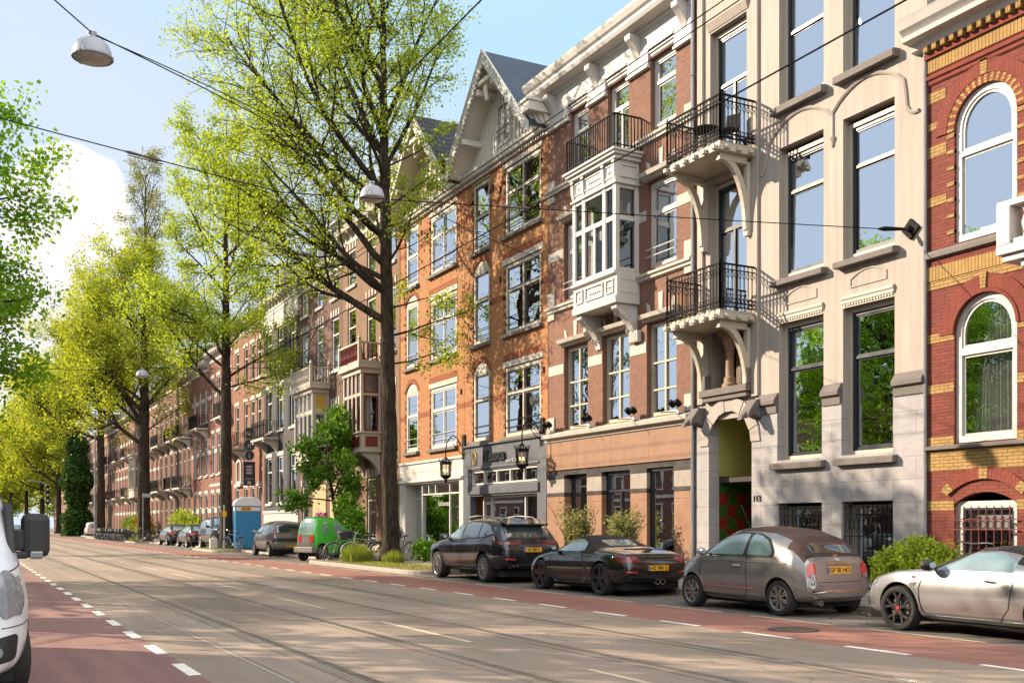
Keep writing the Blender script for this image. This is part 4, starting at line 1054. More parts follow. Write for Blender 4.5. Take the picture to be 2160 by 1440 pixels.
# slate-painted shop
h = g1
b = MB(); ops = [(30.25, 35.35, 2.95, 3.5, 0), (30.25, 35.4, .12, 2.55, 0)]
wall(b, 29.64, 35.97, .1, 4.42, ops, .25, .05); b.build('shop_front', greyp, h)
b = MB(); cornice_prof(b, 29.66, 35.95, 4.38, [(.05, 0), (.14, .02), (.14, .08), (.0, .1)]); fbox(b, 30.1, 35.5, 2.62, 2.92, .05, .12); fbox(b, 30.1, 35.5, 3.55, 3.62, .05, .09); b.build('shop_cornice', greyp, h, bevel=.008)
sash(h, 30.27, 35.33, 2.97, 3.48, -.0, whitep, .06, [], [(30.27+1.012*k, 2.97, 3.48) for k in range(1, 5)], gm=shopglass, name='fanlight')
sash(h, 30.3, 34.0, .5, 2.53, -.12, whitep, .06, [], [(31.4, .5, 2.53)], gm=shopglass, name='shop_window', curt='right:.25')
sash(h, 34.05, 34.8, .15, 2.53, -.2, whitep, .06, [], [], gm=shopglass, name='shop_door')
b = MB(); fbox(b, 34.2, 34.65, .2, 2.45, -.3, -.26); b.build('door_panel', mat('dark_red_paint', (.12, .02, .012), .4), h)
b = MB(); fbox(b, 30.25, 34.05, .1, .48, -.2, .03); b.build('stall_riser', greyp, h)
sg = thing('shop_sign', 'black raised lettering with a gold ring emblem on the slate-painted shop', 'shop sign', (FX, 34, 3.9))
tx = text_mesh('Neasca', .62, .05, .012)
place_text(tx, 'lettering', blackp, sg, frame_mat((FX-.11, 33.35, 3.98), (0, -1, .0), (0, 0, 1)) @ Matrix.Scale(.95, 4))
place_text(text_mesh('store & bar', .2, .02), 'small_lettering', white, sg, frame_mat((FX-.08, 32.0, 3.74), (0, -1, .0), (0, 0, 1)))
b = MB(); b.tube([(FX-.09, 35.0+.16*math.cos(6.283*k/24), 3.98+.24*math.sin(6.283*k/24)) for k in range(22)], .022, 6); b.tube([(FX-.09, 34.95, 4.15), (FX-.09, 35.02, 3.8)], .018, 5)
b.build('emblem', mat('gold_leaf', (.75, .50, .12), .3, metal=.9), sg)
# white-painted shop
h = g2
b = MB(); wall(b, 36.03, 42.53, .1, 4.15, [(36.4, 41.9, .12, 3.2, 0)], .5, .04); b.build('shop_front', whitep, h)
b = MB(); cornice_prof(b, 36.05, 42.5, 3.24, [(.04, 0), (.14, .03), (.14, .1), (.04, .14)]); fbox(b, 36.05, 42.5, 4.05, 4.15, .04, .1); b.build('shop_cornice', whitep, h, bevel=.008)
sash(h, 36.42, 40.4, .7, 3.18, -.1, whitep, .07, [2.75], [(37.6, .7, 3.18), (39.0, 2.75, 3.18), (39.7, 2.75, 3.18)], gm=shopglass, name='shop_window')
sash(h, 40.45, 41.88, .15, 3.18, -.4, whitep, .09, [2.6], [], gm=shopglass, name='shop_door')
b = MB(); fbox(b, 36.4, 40.43, .1, .68, -.15, .02); b.build('stall_riser', whitep, h)
sg = thing('window_lettering', 'small white lettering on the glass of the white shop', 'lettering', (FX, 38, 2.2))
place_text(text_mesh('futloaxes', .3, .004), 'lettering', white, sg, frame_mat((FX+.12, 38.2, 2.35), (0, -1, 0), (0, 0, 1)))
place_text(text_mesh('dames mode atelier', .13, .004), 'small_lettering', white, sg, frame_mat((FX+.12, 38.8, 2.68), (0, -1, 0), (0, 0, 1)))
dr = thing('dress_form', 'pale mint gown on a dress form behind the white shop window', 'dress form', (FX+.6, 39.7, .7))
b = MB(); b.lathe([(.5, .75), (.42, 1.0), (.3, 1.4), (.16, 1.8), (.13, 1.9), (.19, 2.1), (.2, 2.2), (.12, 2.32), (.05, 2.36), (.045, 2.45), (.001, 2.46)], (FX+.6, 39.7, 0), n=28)
for i, v in enumerate(b.v):
    dx, dy = v[0]-FX-.6, v[1]-39.7; a = math.atan2(dy, dx); k = 1+.10*math.sin(a*9)*max(0, (1.9-v[2])); b.v[i] = (FX+.6+dx*k, 39.7+dy*k, v[2])
b.build('gown', mat('mint_cloth', (.42, .66, .50), .8), dr, smooth=True)
b = MB(); b.box(FX+.3, FX+1.2, 36.6, 37.6, .7, 1.25); tag(b.build('display_table', white, bevel=.01), 'white display table behind the white shop window', 'table')
# two wrought iron lanterns
lampglass = glassmat('lantern_glass', (.95, .9, .8), .05, 1.4)
def lantern(y, label, zl=3.55):
    l = thing('wall_lantern', label, 'lantern', (0, 0, 0), 'wrought iron lanterns')
    b = MB()
    b.box(-.06, 0, -.12, .12, .55, 1.5)
    P = [(-.02-.75*math.sin(math.pi*k/14)*0-.055*k, 0, 1.2+.42*math.sin(math.pi*min(1, k/12))) for k in range(15)]
    b.tube([(-.03, 0, .95)]+[(-.1-.05*k, 0, .95+.5*math.sin(math.pi*k/15)) for k in range(1, 14)]+[(-.8, 0, .92)], .02, 6)
    b.tube([(-.03, 0, .7), (-.3, 0, .9), (-.5, 0, 1.15)], .015, 5)
    b.tube([(-.25+.12*math.cos(k*.6)*(1-k/16), 0, 1.12+.12*math.sin(k*.6)*(1-k/16)) for k in range(14)], .012, 4)
    b.build('bracket', iron, l)
    b = MB(); cx = -.8
    b.tube([(cx, 0, .95), (cx, 0, .5)], .022, 6)
    for k in range(10):
        a = 6.283*k/10; b.tube([(cx+.2*math.cos(a), .2*math.sin(a), -.1), (cx+.22*math.cos(a), .22*math.sin(a), .42)], .011, 4)
        b.tube([(cx+.22*math.cos(a), .22*math.sin(a), .42), (cx+.27*math.cos(a), .27*math.sin(a), .5), (cx+.23*math.cos(a), .23*math.sin(a), .55)], .012, 4)
        b.tube([(cx+.2*math.cos(a), .2*math.sin(a), .42), (cx+.02*math.cos(a), .02*math.sin(a), .62)], .01, 4)
    for z, r_ in ((-.1, .2), (.42, .22), (.36, .215)): b.lathe([(r_-.02, z-.02), (r_+.02, z-.02), (r_+.02, z+.02), (r_-.02, z+.02), (r_-.02, z-.02)], (cx, 0, 0), n=20)
    b.lathe([(.2, -.12), (.13, -.2), (.05, -.24), (.07, -.3), (.03, -.36), (.001, -.38)], (cx, 0, 0), n=12)
    b.build('cage', iron, l)
    b = MB(); b.lathe([(.17, -.08), (.19, .4)], (cx, 0, 0), n=20); b.build('pane', lampglass, l, smooth=True)
    for k in range(3):
        a = 2.1*k+.4; b = MB(); b.tube([(cx+.08*math.cos(a), .08*math.sin(a), -.1), (cx+.08*math.cos(a), .08*math.sin(a), .06)], .014, 6)
        cn = b.build('candle', white, l)
        b = MB(); b.lathe([(.001, .06), (.02, .08), (.022, .11), (.001, .16)], (cx+.08*math.cos(a), .08*math.sin(a), 0), n=8); b.build('bulb', emit('lantern_glow', (1, .45, .12), 9), cn)
    l.location = (FX, y, zl); l.scale = (.98,)*3
lantern(29.95, 'wrought iron lantern between the slate-painted shop and the granite front')
lantern(36.0, 'wrought iron lantern between the white shop and the slate-painted shop', 3.45)
# ================================================================== the terrace running on up the street
darkb = brick('dark_brown_brick', (.135, .075, .06), (.11, .06, .05), (.10, .075, .06), soot=.15)
brownb = brick('light_brown_brick', (.19, .11, .07), (.16, .09, .058), (.2, .15, .1), soot=.14)
pinkb = brick('pink_red_brick', (.20, .082, .06), (.17, .07, .052), (.18, .11, .08), soot=.12)
orangeb = brick('warm_brick', (.225, .10, .064), (.19, .083, .053), (.2, .12, .08), soot=.12)
maroonb = brick('maroon_brick', (.14, .066, .05), (.12, .056, .044), (.13, .09, .07), soot=.12)
blackw = mat('charcoal_wall_paint', (.026, .024, .027), .7, .12, 1.2, .06, streak=.12, bump=.15, bscale=20)
darkred = mat('dark_red_paint2', (.16, .016, .018), .4, .1)
ochre = mat('ochre_panel', (.50, .29, .05), .6, .1)
leaded = mat('leaded_glass', (.10, .10, .10), .15, .3, 14, spec=.8)
beige = mat('beige_door_paint', (.48, .36, .20), .5, .1, streak=.12)
def far_bay(par, p, q, z0, z1, pr, m, inner, topm, ztop, panel=None, bm=None, br=1.0):
    X = FX-pr
    b = MB(); b.box(X+.03, FX, p+.03, q-.03, z0, z0+.75); b.box(X-.06, FX, p-.06, q+.06, z0+.753, z0+.84); b.box(X-.08, FX, p-.08, q+.08, z0-.1, z0-.003)
    b.box(X-.05, FX, p-.05, q+.05, z1-.42, z1-.2); b.box(X-.2, FX, p-.2, q+.2, z1-.197, z1)
    o = b.build('bay_window', m, par, bevel=.01)
    b = MB(); zm = z0+.84+(z1-.42-z0-.84)*.64
    ys = [p+.08, p+(q-p)*.28, p+(q-p)*.5, p+(q-p)*.72, q-.08]
    for yy in ys: b.box(X, X+.12, yy-.06, yy+.06, z0+.843, z1-.423)
    for yy in (p+.06, q-.06): b.box(FX-.12, FX, yy-.05, yy+.05, z0+.843, z1-.423)
    b.box(X+.01, X+.1, p+.15, q-.15, zm-.06, zm+.06)
    for yy in (p+.05, q-.05): b.box(X+.13, FX-.13, yy-.04, yy+.04, zm-.06, zm+.06)
    b.build('bay_frame', m, o)
    b = MB()
    for za, zb in ((z0+.843, zm-.06), (zm+.06, z1-.423)):
        for i in range(4): ringbar(b, outline(ys[i]+.06, ys[i+1]-.06, za, zb, 0), .05, X+.03, X+.09, True)
        yy = p+.05
        b.box(X+.13, FX-.13, yy-.025, yy+.025, za, za+.07); b.box(X+.13, FX-.13, yy-.025, yy+.025, zb-.07, zb); b.box(X+.13, X+.2, yy-.026, yy+.026, za, zb); b.box(FX-.2, FX-.13, yy-.026, yy+.026, za, zb)
    b.build('bay_sash', inner, o)
    if panel:
        b = MB(); b.box(X+.2, FX-.15, p+.012, p+.05, z0+.15, z0+.62); b.box(X+.016, X+.05, p+.3, q-.3, z0+.15, z0+.62); b.build('bay_panel', panel, o)
    for i in range(4):
        pane(o, [(X+.06, ys[i+1]-.06, z0+.85), (X+.06, ys[i]+.06, z0+.85), (X+.06, ys[i]+.06, zm), (X+.06, ys[i+1]-.06, zm)], glass2)
        pane(o, [(X+.06, ys[i+1]-.06, zm), (X+.06, ys[i]+.06, zm), (X+.06, ys[i]+.06, z1-.42), (X+.06, ys[i+1]-.06, z1-.42)], leaded)
    for yy in (p+.05, q-.05):
        pane(o, [(X+.12, yy, z0+.85), (FX-.12, yy, z0+.85), (FX-.12, yy, zm-.05), (X+.12, yy, zm-.05)], glass)
        pane(o, [(X+.12, yy, zm+.05), (FX-.12, yy, zm+.05), (FX-.12, yy, z1-.42), (X+.12, yy, z1-.42)], bm or leaded)
    g = MB(); drape(g, X+.4, p+.2, q-.2, z0+.9, zm, .03, 14, 0, 3); g.build('curtain', curtain, o, smooth=True)
    if ztop:                                                       # balustrade on the roof of the bay
        b = MB(); pts = [(FX-.05, p-.12), (X-.12, p-.12), (X-.12, q+.12), (FX-.05, q+.12)]
        rl = MB()
        for i in range(3):
            a, c = Vector((*pts[i], 0)), Vector((*pts[i+1], 0)); n = max(3, round((c-a).length/.2))
            rl.bar(a+Vector((0, 0, ztop-.1)), c+Vector((0, 0, ztop-.1)), .1, .08); rl.bar(a+Vector((0, 0, z1+.08)), c+Vector((0, 0, z1+.08)), .08, .12)
            for k in range(1, n):
                d = a.lerp(c, k/n); b.lathe([(.035, z1+.14), (.03, z1+.25), (.06, z1+.4), (.03, z1+.6), (.04, ztop-.14)], (d.x, d.y, 0), n=7)
        for x_, y_ in pts[0:4]:
            rl.box(x_-.07, x_+.07, y_-.07, y_+.07, z1+.002, ztop); rl.lathe([(.03, ztop), (.09, ztop+.08), (.06, ztop+.16), (.001, ztop+.26)], (x_, y_, 0), n=8)
        b.build('balustrade', topm, o); rl.build('handrail', m, o)
    b = MB()
    for yy in (p+.25, q-.25): bracket(b, yy, .28, z0-.1, z0-.1-br, pr-.1)
    build_loose(b, 'bracket', stonew, o, bevel=.015)
    return o
def far_balcony(par, p, q, z, pr=.85, m=None, br=.8, hgt=1.0):
    m = m or iron; X = FX-pr
    b = MB(); b.box(X, FX, p, q, z-.14, z); o = b.build('balcony', stonew if br else iron, par, bevel=.01)
    b = MB(); railing(b, [(FX-.02, p+.03), (X+.03, p+.03), (X+.03, q-.03), (FX-.02, q-.03)], z+.05, z+hgt, .13, .012, True, .03); b.build('railing', m, o)
    if br:
        b = MB()
        for yy in (p+.3, q-.3): bracket(b, yy, .26, z-.14, z-.14-br, pr-.05)
        build_loose(b, 'bracket', stonew, o)
    return o
def rowhouse(y0, y1, label, wm, rows, cols, top, fm=white, trim=stonew, bands=(), band_m=None, depth=.16, ww=1.15, corn='box', arch=(), roof=None, lint=True, detail=2, blocks=False, shutters=False, skip=()):
    h = thing('town_house', label, 'house', (17, (y0+y1)/2, .12), 'terraced houses')
    n = cols if isinstance(cols, int) else len(cols); W = y1-y0
    cs = [y0+W*(k+.5)/n for k in range(n)] if isinstance(cols, int) else cols
    ops, win = [], []
    for r, (a, c) in enumerate(rows):
        for k, yc in enumerate(cs):
            if (r, k) in skip: continue
            ri = .22 if r in arch else 0
            ops.append((yc-ww/2, yc+ww/2, a, c, ri)); win.append((r, k, yc, a, c, ri))
    b = MB(); wall(b, y0+.01, y1-.01, .1, top, ops, depth); shell(b, y0+.01, y1-.01, .1, top); b.build('wall', wm, h)
    b = MB(); b.poly([(FX+.8, y0+.1, .2), (FX+.8, y1-.1, .2), (FX+.8, y1-.1, top-.3), (FX+.8, y0+.1, top-.3)]); b.build('interior', room, h)
    b = MB()
    if roof == 'mansard':
        b.prism([(FX+.3, top+.3), (FX+1.3, top+2.6), (FX+9, top+2.6), (FX+9, top-.2), (FX+.3, top-.2)], 'y', y0+.02, y1-.02); ro = b.build('roof', slate, h)
        for yc in (y0+W*.28, y0+W*.72):
            b = MB(); b.box(FX+.25, FX+2, yc-.6, yc+.6, top+.45, top+2.1); b.box(FX+.1, FX+2, yc-.75, yc+.75, top+2.103, top+2.25); d = b.build('dormer', white, ro, bevel=.01)
            b = MB(); b.poly([(FX+.245, yc+.45, top+.6), (FX+.245, yc-.45, top+.6), (FX+.245, yc-.45, top+2.0), (FX+.245, yc+.45, top+2.0)]); b.build('pane', glass, h, recalc=False)
        b = MB(); b.box(FX+3, FX+3.6, y0+.1, y0+1.3, top+2, top+3.6); b.build('chimney', wm, ro)
    else:
        b.box(FX+.02, FX+10, y0+.02, y1-.02, top-.25, top-.02); b.build('roof', mat('bitumen_roof', (.05, .05, .052), .9, .2), h)
    b = MB()
    cornice_prof(b, y0+.005, y1-.005, top-.12, [(.03, -.5), (.06, -.45), (.06, -.1), (.12, -.04), (.12, .02), (.42, .05), (.46, .18), (.5, .3), (.0, .34)])
    nb = int(W/.7)
    for k in range(nb+1):
        yy = y0+.15+(W-.3)*k/nb; bracket(b, yy, .14, top-.07, top-.5, .38)
    b.build('cornice', trim, h, bevel=.006 if detail > 1 else 0)
    if bands or lint:
        b = MB()
        for z0, z1 in bands:
            xs = sorted([(o[0], o[1]) for o in ops if o[2] < (z0+z1)/2 < o[3]]); s = y0+.02
            for p, q in xs+[(y1-.02, None)]:
                if p-s > .05: fbox(b, s, p-.002, z0, z1, -.1, .02)
                s = (q or 0)+.002
        if lint:
            for r, k, yc, a, c, ri in win:
                if blocks:
                    for s in (-.62, -.2, .2, .62): fbox(b, yc+s-.08, yc+s+.08, c+.02, c+.4, -.05, .03)
                elif not ri: fbox(b, yc-ww/2-.12, yc+ww/2+.12, c, c+.25, -.1, .03)
                fbox(b, yc-ww/2-.1, yc+ww/2+.1, a-.14, a, -.1, .1)
        (build_loose if detail else MB.build)(b, 'stone_trim', band_m or trim, h)
    for r, k, yc, a, c, ri in win:
        p, q = yc-ww/2+.01, yc+ww/2-.01; tr = a+(c-a)*.68
        if detail >= 1:
            sash(h, p, q, a+.01, c-.01, -.05, fm, .1, [tr], [], rise=ri*.95, gm=glass2, bt=.08, dep=.08, curt='sides:.2' if (detail > 1 and (r+k) % 2) else None)
        else:
            b = MB(); ringbar(b, outline(p, q, a+.01, c-.01, 0), .12, FX+.05, FX+.12, True); b.box(FX+.05, FX+.12, p+.12, q-.12, tr-.05, tr+.05)
            b.m = 1; b.poly([(FX+.09, q, a), (FX+.09, p, a), (FX+.09, p, c), (FX+.09, q, c)]); b.build('window', [fm, glass2], h)
        if shutters:
            b = MB(); b.box(FX-.03, FX+.02, q+.02, q+.5, a, c); b.build('shutter', mat('shutter_paint', (.012, .014, .022), .4), h)
    return h
# -- light brown brick house with the red bay
h = rowhouse(42.62, 50.3, 'light brown brick house with dark red bay window and red balustrade behind the big elm', brownb,
             [(.4, 3.7), (4.95, 7.6), (9.2, 12.1), (13.2, 15.0)], [43.7, 46.2, 48.95], 15.9, fm=cream, trim=stonew, depth=.2, ww=1.2, roof='mansard', blocks=True, skip=[(1, 1)])
far_bay(h, 44.94, 47.45, 4.9, 8.8, .95, cream, darkred, darkred, 9.85, darkred)
# -- dark brick house with the cream bay
h = rowhouse(50.3, 57.98, 'dark brown brick house with cream bay window and ochre panel, white balustrade above', darkb,
             [(.4, 3.6), (4.9, 7.6), (9.4, 12.1), (13.1, 14.4)], [51.5, 54.1, 56.8], 15.0, fm=white, trim=white, depth=.22, ww=1.15, roof='mansard', blocks=True, skip=[(1, 1), (0, 0), (0, 1)])
far_bay(h, 52.5, 55.8, 4.75, 8.75, .9, cream, cream, cream, 9.75, None, ochre)
b = MB(); b.box(FX-.05, FX+.1, 51.0, 52.2, .12, 3.6)
for k in range(5): b.box(FX-.062, FX-.051, 51.05+k*.24, 51.22+k*.24, .3, 3.4)
b.build('door', beige, h)
b = MB(); b.box(FX-.05, FX+.1, 52.9, 55.2, .12, 3.6)
for k in range(9): b.box(FX-.062, FX-.051, 52.95+k*.25, 53.13+k*.25, .3, 3.4)
gd = b.build('garage_door', beige, h)
rn = random.Random(4); gp = mat('pink_spray_paint', (.42, .06, .26), .6); gw = mat('grey_spray_paint', (.35, .33, .30), .6)
for mm, zc, nm in ((gp, 1.85, 'graffiti'), (gw, 1.1, 'graffiti')):
    b = MB()
    for k in range(8):
        yb = 54.6-k*.24; pts = []
        for j in range(9): pts.append((FX-.072, yb+.12*math.cos(j*1.4+k)+rn.uniform(-.03, .03), zc+.3*math.sin(j*.9+k*1.3)+rn.uniform(-.04, .04)))
        b.tube(pts, .022, 4)
    b.build(nm, mm, gd)
# -- charcoal painted house
h = rowhouse(58.02, 65.58, 'charcoal painted house with white frieze, black shutters and iron balcony', blackw,
             [(2.8, 5.65), (7.2, 9.85), (10.9, 13.4)], [59.2, 61.8, 64.4], 15.2, fm=white, trim=white, depth=.3, ww=1.15, shutters=True, roof='mansard')
far_balcony(h, 62.2, 65.3, 6.75, .95)
b = MB(); fbox(b, 58.03, 65.57, .1, 2.2, 0, .06); fbox(b, 58.03, 65.57, 2.2, 2.35, 0, .12); b.build('stone_base', white, h)
b = MB()
for k in range(4): fbox(b, 58.05+k*2.5-.25+.3, 58.05+k*2.5+.25, 13.4, 14.6, 0, .1)
fbox(b, 58.03, 65.57, 13.65, 14.6, 0, .05); b.build('frieze', white, h, bevel=.01)
# -- warm brick house with sign
h = rowhouse(65.6, 74.28, 'warm brick house with tall white windows and balcony above a corner eatery sign', orangeb,
             [(.6, 4.0), (5.2, 5.9), (6.9, 9.7), (11.0, 13.4)], [66.9, 68.6, 70.4, 72.9], 14.9, fm=white, trim=stonew, ww=1.0, skip=[(1, 0), (1, 1), (1, 2), (1, 3)])
far_balcony(h, 70.8, 73.9, 6.7, .95)
b = MB(); ringbar(b, outline(71.5, 72.9, 4.3, 6.0, .3), .18, FX-.1, FX+.1, True); b.box(FX-.2, FX, 71.3, 73.1, 4.1, 4.28); b.build('window_surround', white, h)
# -- pink red house
h = rowhouse(74.3, 82.0, 'red brick house with white bands and balconies, orange door at street level', pinkb,
             [(.5, 3.9), (5.3, 8.4), (9.5, 12.6)], [75.2, 77.0, 78.8, 80.8], 14.4, fm=white, trim=stonew, bands=((2.4, 2.75), (6.9, 7.2), (11.1, 11.4), (4.4, 4.6)), ww=1.0)
far_balcony(h, 74.7, 77.0, 9.2, .8)
b = MB(); fbox(b, 75.0, 75.9, .12, 2.5, -.1, .03); b.build('door', mat('orange_door_paint', (.35, .05, .012), .4), h)
h = rowhouse(82.0, 89.0, 'red brick house with decorated frieze and a single iron balcony, second beyond the leaning elm', pinkb,
             [(.5, 3.9), (5.3, 8.4), (9.5, 12.3)], [83.2, 85.4, 87.6], 14.0, fm=white, trim=stonew, bands=((2.4, 2.75), (6.9, 7.2), (11.1, 11.4)), ww=1.1, arch=(2,))
far_balcony(h, 82.6, 85.6, 9.0, .9)
h = rowhouse(89.0, 97.2, 'brown brick house with two stacked pairs of balconies and stepped dormer', maroonb,
             [(.5, 3.9), (4.9, 7.9), (9.1, 12.0)], [90.2, 92.2, 94.1, 96.1], 13.9, fm=cream, trim=stonew, ww=1.0, roof='mansard', arch=(0,))
for z in (4.6, 8.8): far_balcony(h, 89.4, 92.6, z, 1.0); far_balcony(h, 93.6, 96.8, z, 1.0)
h = rowhouse(97.2, 105, 'brown brick house with stone frieze half hidden by the thick elm trunk', maroonb,
             [(.5, 3.9), (4.9, 7.9), (9.1, 12.0)], [98.4, 101.1, 103.8], 14.2, fm=cream, trim=stonew, ww=1.1, roof='mansard')
far_balcony(h, 100, 104, 4.6, 1.0); far_balcony(h, 100, 104, 8.8, 1.0)
h = rowhouse(105, 113, 'red brick house with ornate stone balcony and curved dormer', pinkb,
             [(.5, 3.9), (4.9, 7.9), (9.3, 12.0)], [106.3, 109, 111.7], 13.6, fm=white, trim=stonew, ww=1.1, bands=((2.6, 2.9), (6.8, 7.1)), roof='mansard')
far_balcony(h, 106, 109, 8.6, .9, m=white); far_balcony(h, 106, 109, 4.9, .9, m=white)
h = rowhouse(113, 121, 'red brick house with tall cream bay window overhanging the pavement', pinkb,
             [(.5, 3.9), (4.9, 7.9), (9.3, 12.0)], [114.3, 117, 119.7], 13.6, fm=white, trim=stonew, ww=1.1, bands=((2.6, 2.9), (6.8, 7.1), (10.6, 10.9)), skip=[(1, 0), (1, 1)])
far_bay(h, 114, 117.8, 4.4, 8.9, 1.1, cream, cream, cream, None, None, None, .9)
yy = 121.0; names = ['third', 'fourth', 'fifth', 'sixth', 'seventh', 'eighth', 'ninth', 'tenth', 'eleventh', 'twelfth', 'thirteenth', 'fourteenth', 'fifteenth', 'sixteenth']
ms = [pinkb, pinkb, maroonb, orangeb, pinkb, maroonb, pinkb]
rn = random.Random(12); k = 0
while yy < 228:
    w = 8.0; mm = ms[k % 7]; tp = 13.6+(rn.uniform(-.8, 1.2) if k > 2 else 0)
    h = rowhouse(yy, yy+w, '%s house beyond the one with the tall cream bay, %s brick under a pale cornice' % (['first', 'second'][k] if k < 2 else names[k-2], {'pink_red_brick': 'red', 'maroon_brick': 'brown', 'warm_brick': 'orange'}[mm.name]), mm,
                 [(.5, 3.9), (4.9, 7.9), (9.3, 12.0)], 4 if k % 3 == 0 else 3, tp, fm=white if k % 2 else cream, trim=stonew, ww=1.0, bands=((2.6, 2.95), (6.8, 7.15), (10.6, 10.95)) if mm is pinkb else (), detail=0, roof='mansard' if k % 3 == 1 else None)
    if k < 7:
        for z in (4.6, 9.0): far_balcony(h, yy+1.2, yy+4.2, z, .95)
    yy += w; k += 1
# ================================================================== houses across the street: they show in the window glass
k = 0; rn = random.Random(5); yy = -34.0; og = 'houses across the street'
while yy < 190:
    w = 8.0; mm = [maroonb, pinkb, brownb, darkb][k % 4]; X = -14.0; tp = rn.uniform(8.2, 9.4)
    h = thing('town_house', 'brick house across the street mirrored in the window glass', 'house', (X, yy+w/2, .12), og)
    b = MB(); b.box(X-8, X, yy+.02, yy+w-.02, .1, tp); b.build('wall', mm, h)
    b = MB(); b.box(X-8.1, X+.35, yy+.01, yy+w-.01, tp+.003, tp+.45)
    for z in (3.6, 6.9): b.box(X, X+.06, yy+.05, yy+w-.05, z, z+.25)
    b.build('cornice', white, h)
    for r in range(2):
        for c in range(3 if yy < 110 else 0):
            yc = yy+1.5+c*2.5; z = .9+r*3.3; b = MB()
            b.box(X, X+.05, yc-.65, yc+.65, z, z+2.3); b.m = 1; b.box(X+.052, X+.06, yc-.52, yc+.52, z+.12, z+2.18); b.m = 0; b.box(X+.062, X+.08, yc-.52, yc+.52, z+1.45, z+1.55)
            b.build('window', [white, mat('far_dark_glass', (.02, .022, .025), .08, spec=.8)], h)
    yy += w; k += 1
# ================================================================== cars
def paint(name, col, metal=.35, rough=.32, coat=.8, flake=.05):
    if name in MATS: return MATS[name]
    m = bpy.data.materials.new(name); N = NT(m); MATS[name] = m
    oc = N.n('ShaderNodeTexCoord').outputs['Object']
    c = shade(N, col, noise(N, oc, 260, 1), flake)
    sp = N.n('ShaderNodeSeparateXYZ'); N.l(oc, sp.inputs[0])
    d = noise(N, oc, 3, 5, .7)
    low = mrange(N, sp.outputs[2], .15, .6, .26, .03)                       # road dust, thicker near the sills
    f = math_(N, 'MULTIPLY', mrange(N, d, .35, .7, .2, 1), low)
    c = mixc(N, math_(N, 'MULTIPLY', f, .07), c, (.14, .12, .10))
    r = mrange(N, d, .3, .7, rough-.02, rough+.03)
    finish(N, c, r, metal=metal, coat=coat, spec=.5); return m
tyre_m = mat('tyre_rubber', (.018, .017, .017), .85, .15, 6)
alloy = mat('alloy_wheel', (.36, .35, .34), .35, .08, metal=.8)
alloy_d = mat('dark_alloy', (.05, .048, .05), .35, .1, metal=.6)
blackpl = mat('black_plastic', (.016, .016, .017), .6, .1)
wellm = mat('wheel_well', (.008, .008, .008), .9)
chrome = mat('chrome', (.62, .60, .58), .12, .05, metal=1)
carglass = mat('car_glass', (.035, .05, .052), .04, .1, spec=.9, fine=0, coat=1)
carglass_l = mat('car_glass_light', (.16, .23, .24), .05, .35, 1.6, spec=.9, fine=0, coat=1)
redlamp = mat('red_lamp', (.40, .02, .025), .12, .25, 9, coat=1)
redlamp_d = mat('dark_red_lamp', (.14, .012, .015), .12, .2, 9, coat=1)
clearlamp = mat('clear_lamp', (.15, .16, .175), .08, .2, 14, coat=1)
plate_y = mat('plate_yellow', (.70, .36, .02), .45, .05)
plate_b = mat('plate_blue', (.02, .07, .35), .45)
plate_k = mat('plate_black', (.02, .018, .015), .5)
caliper = mat('red_caliper', (.40, .02, .015), .4)
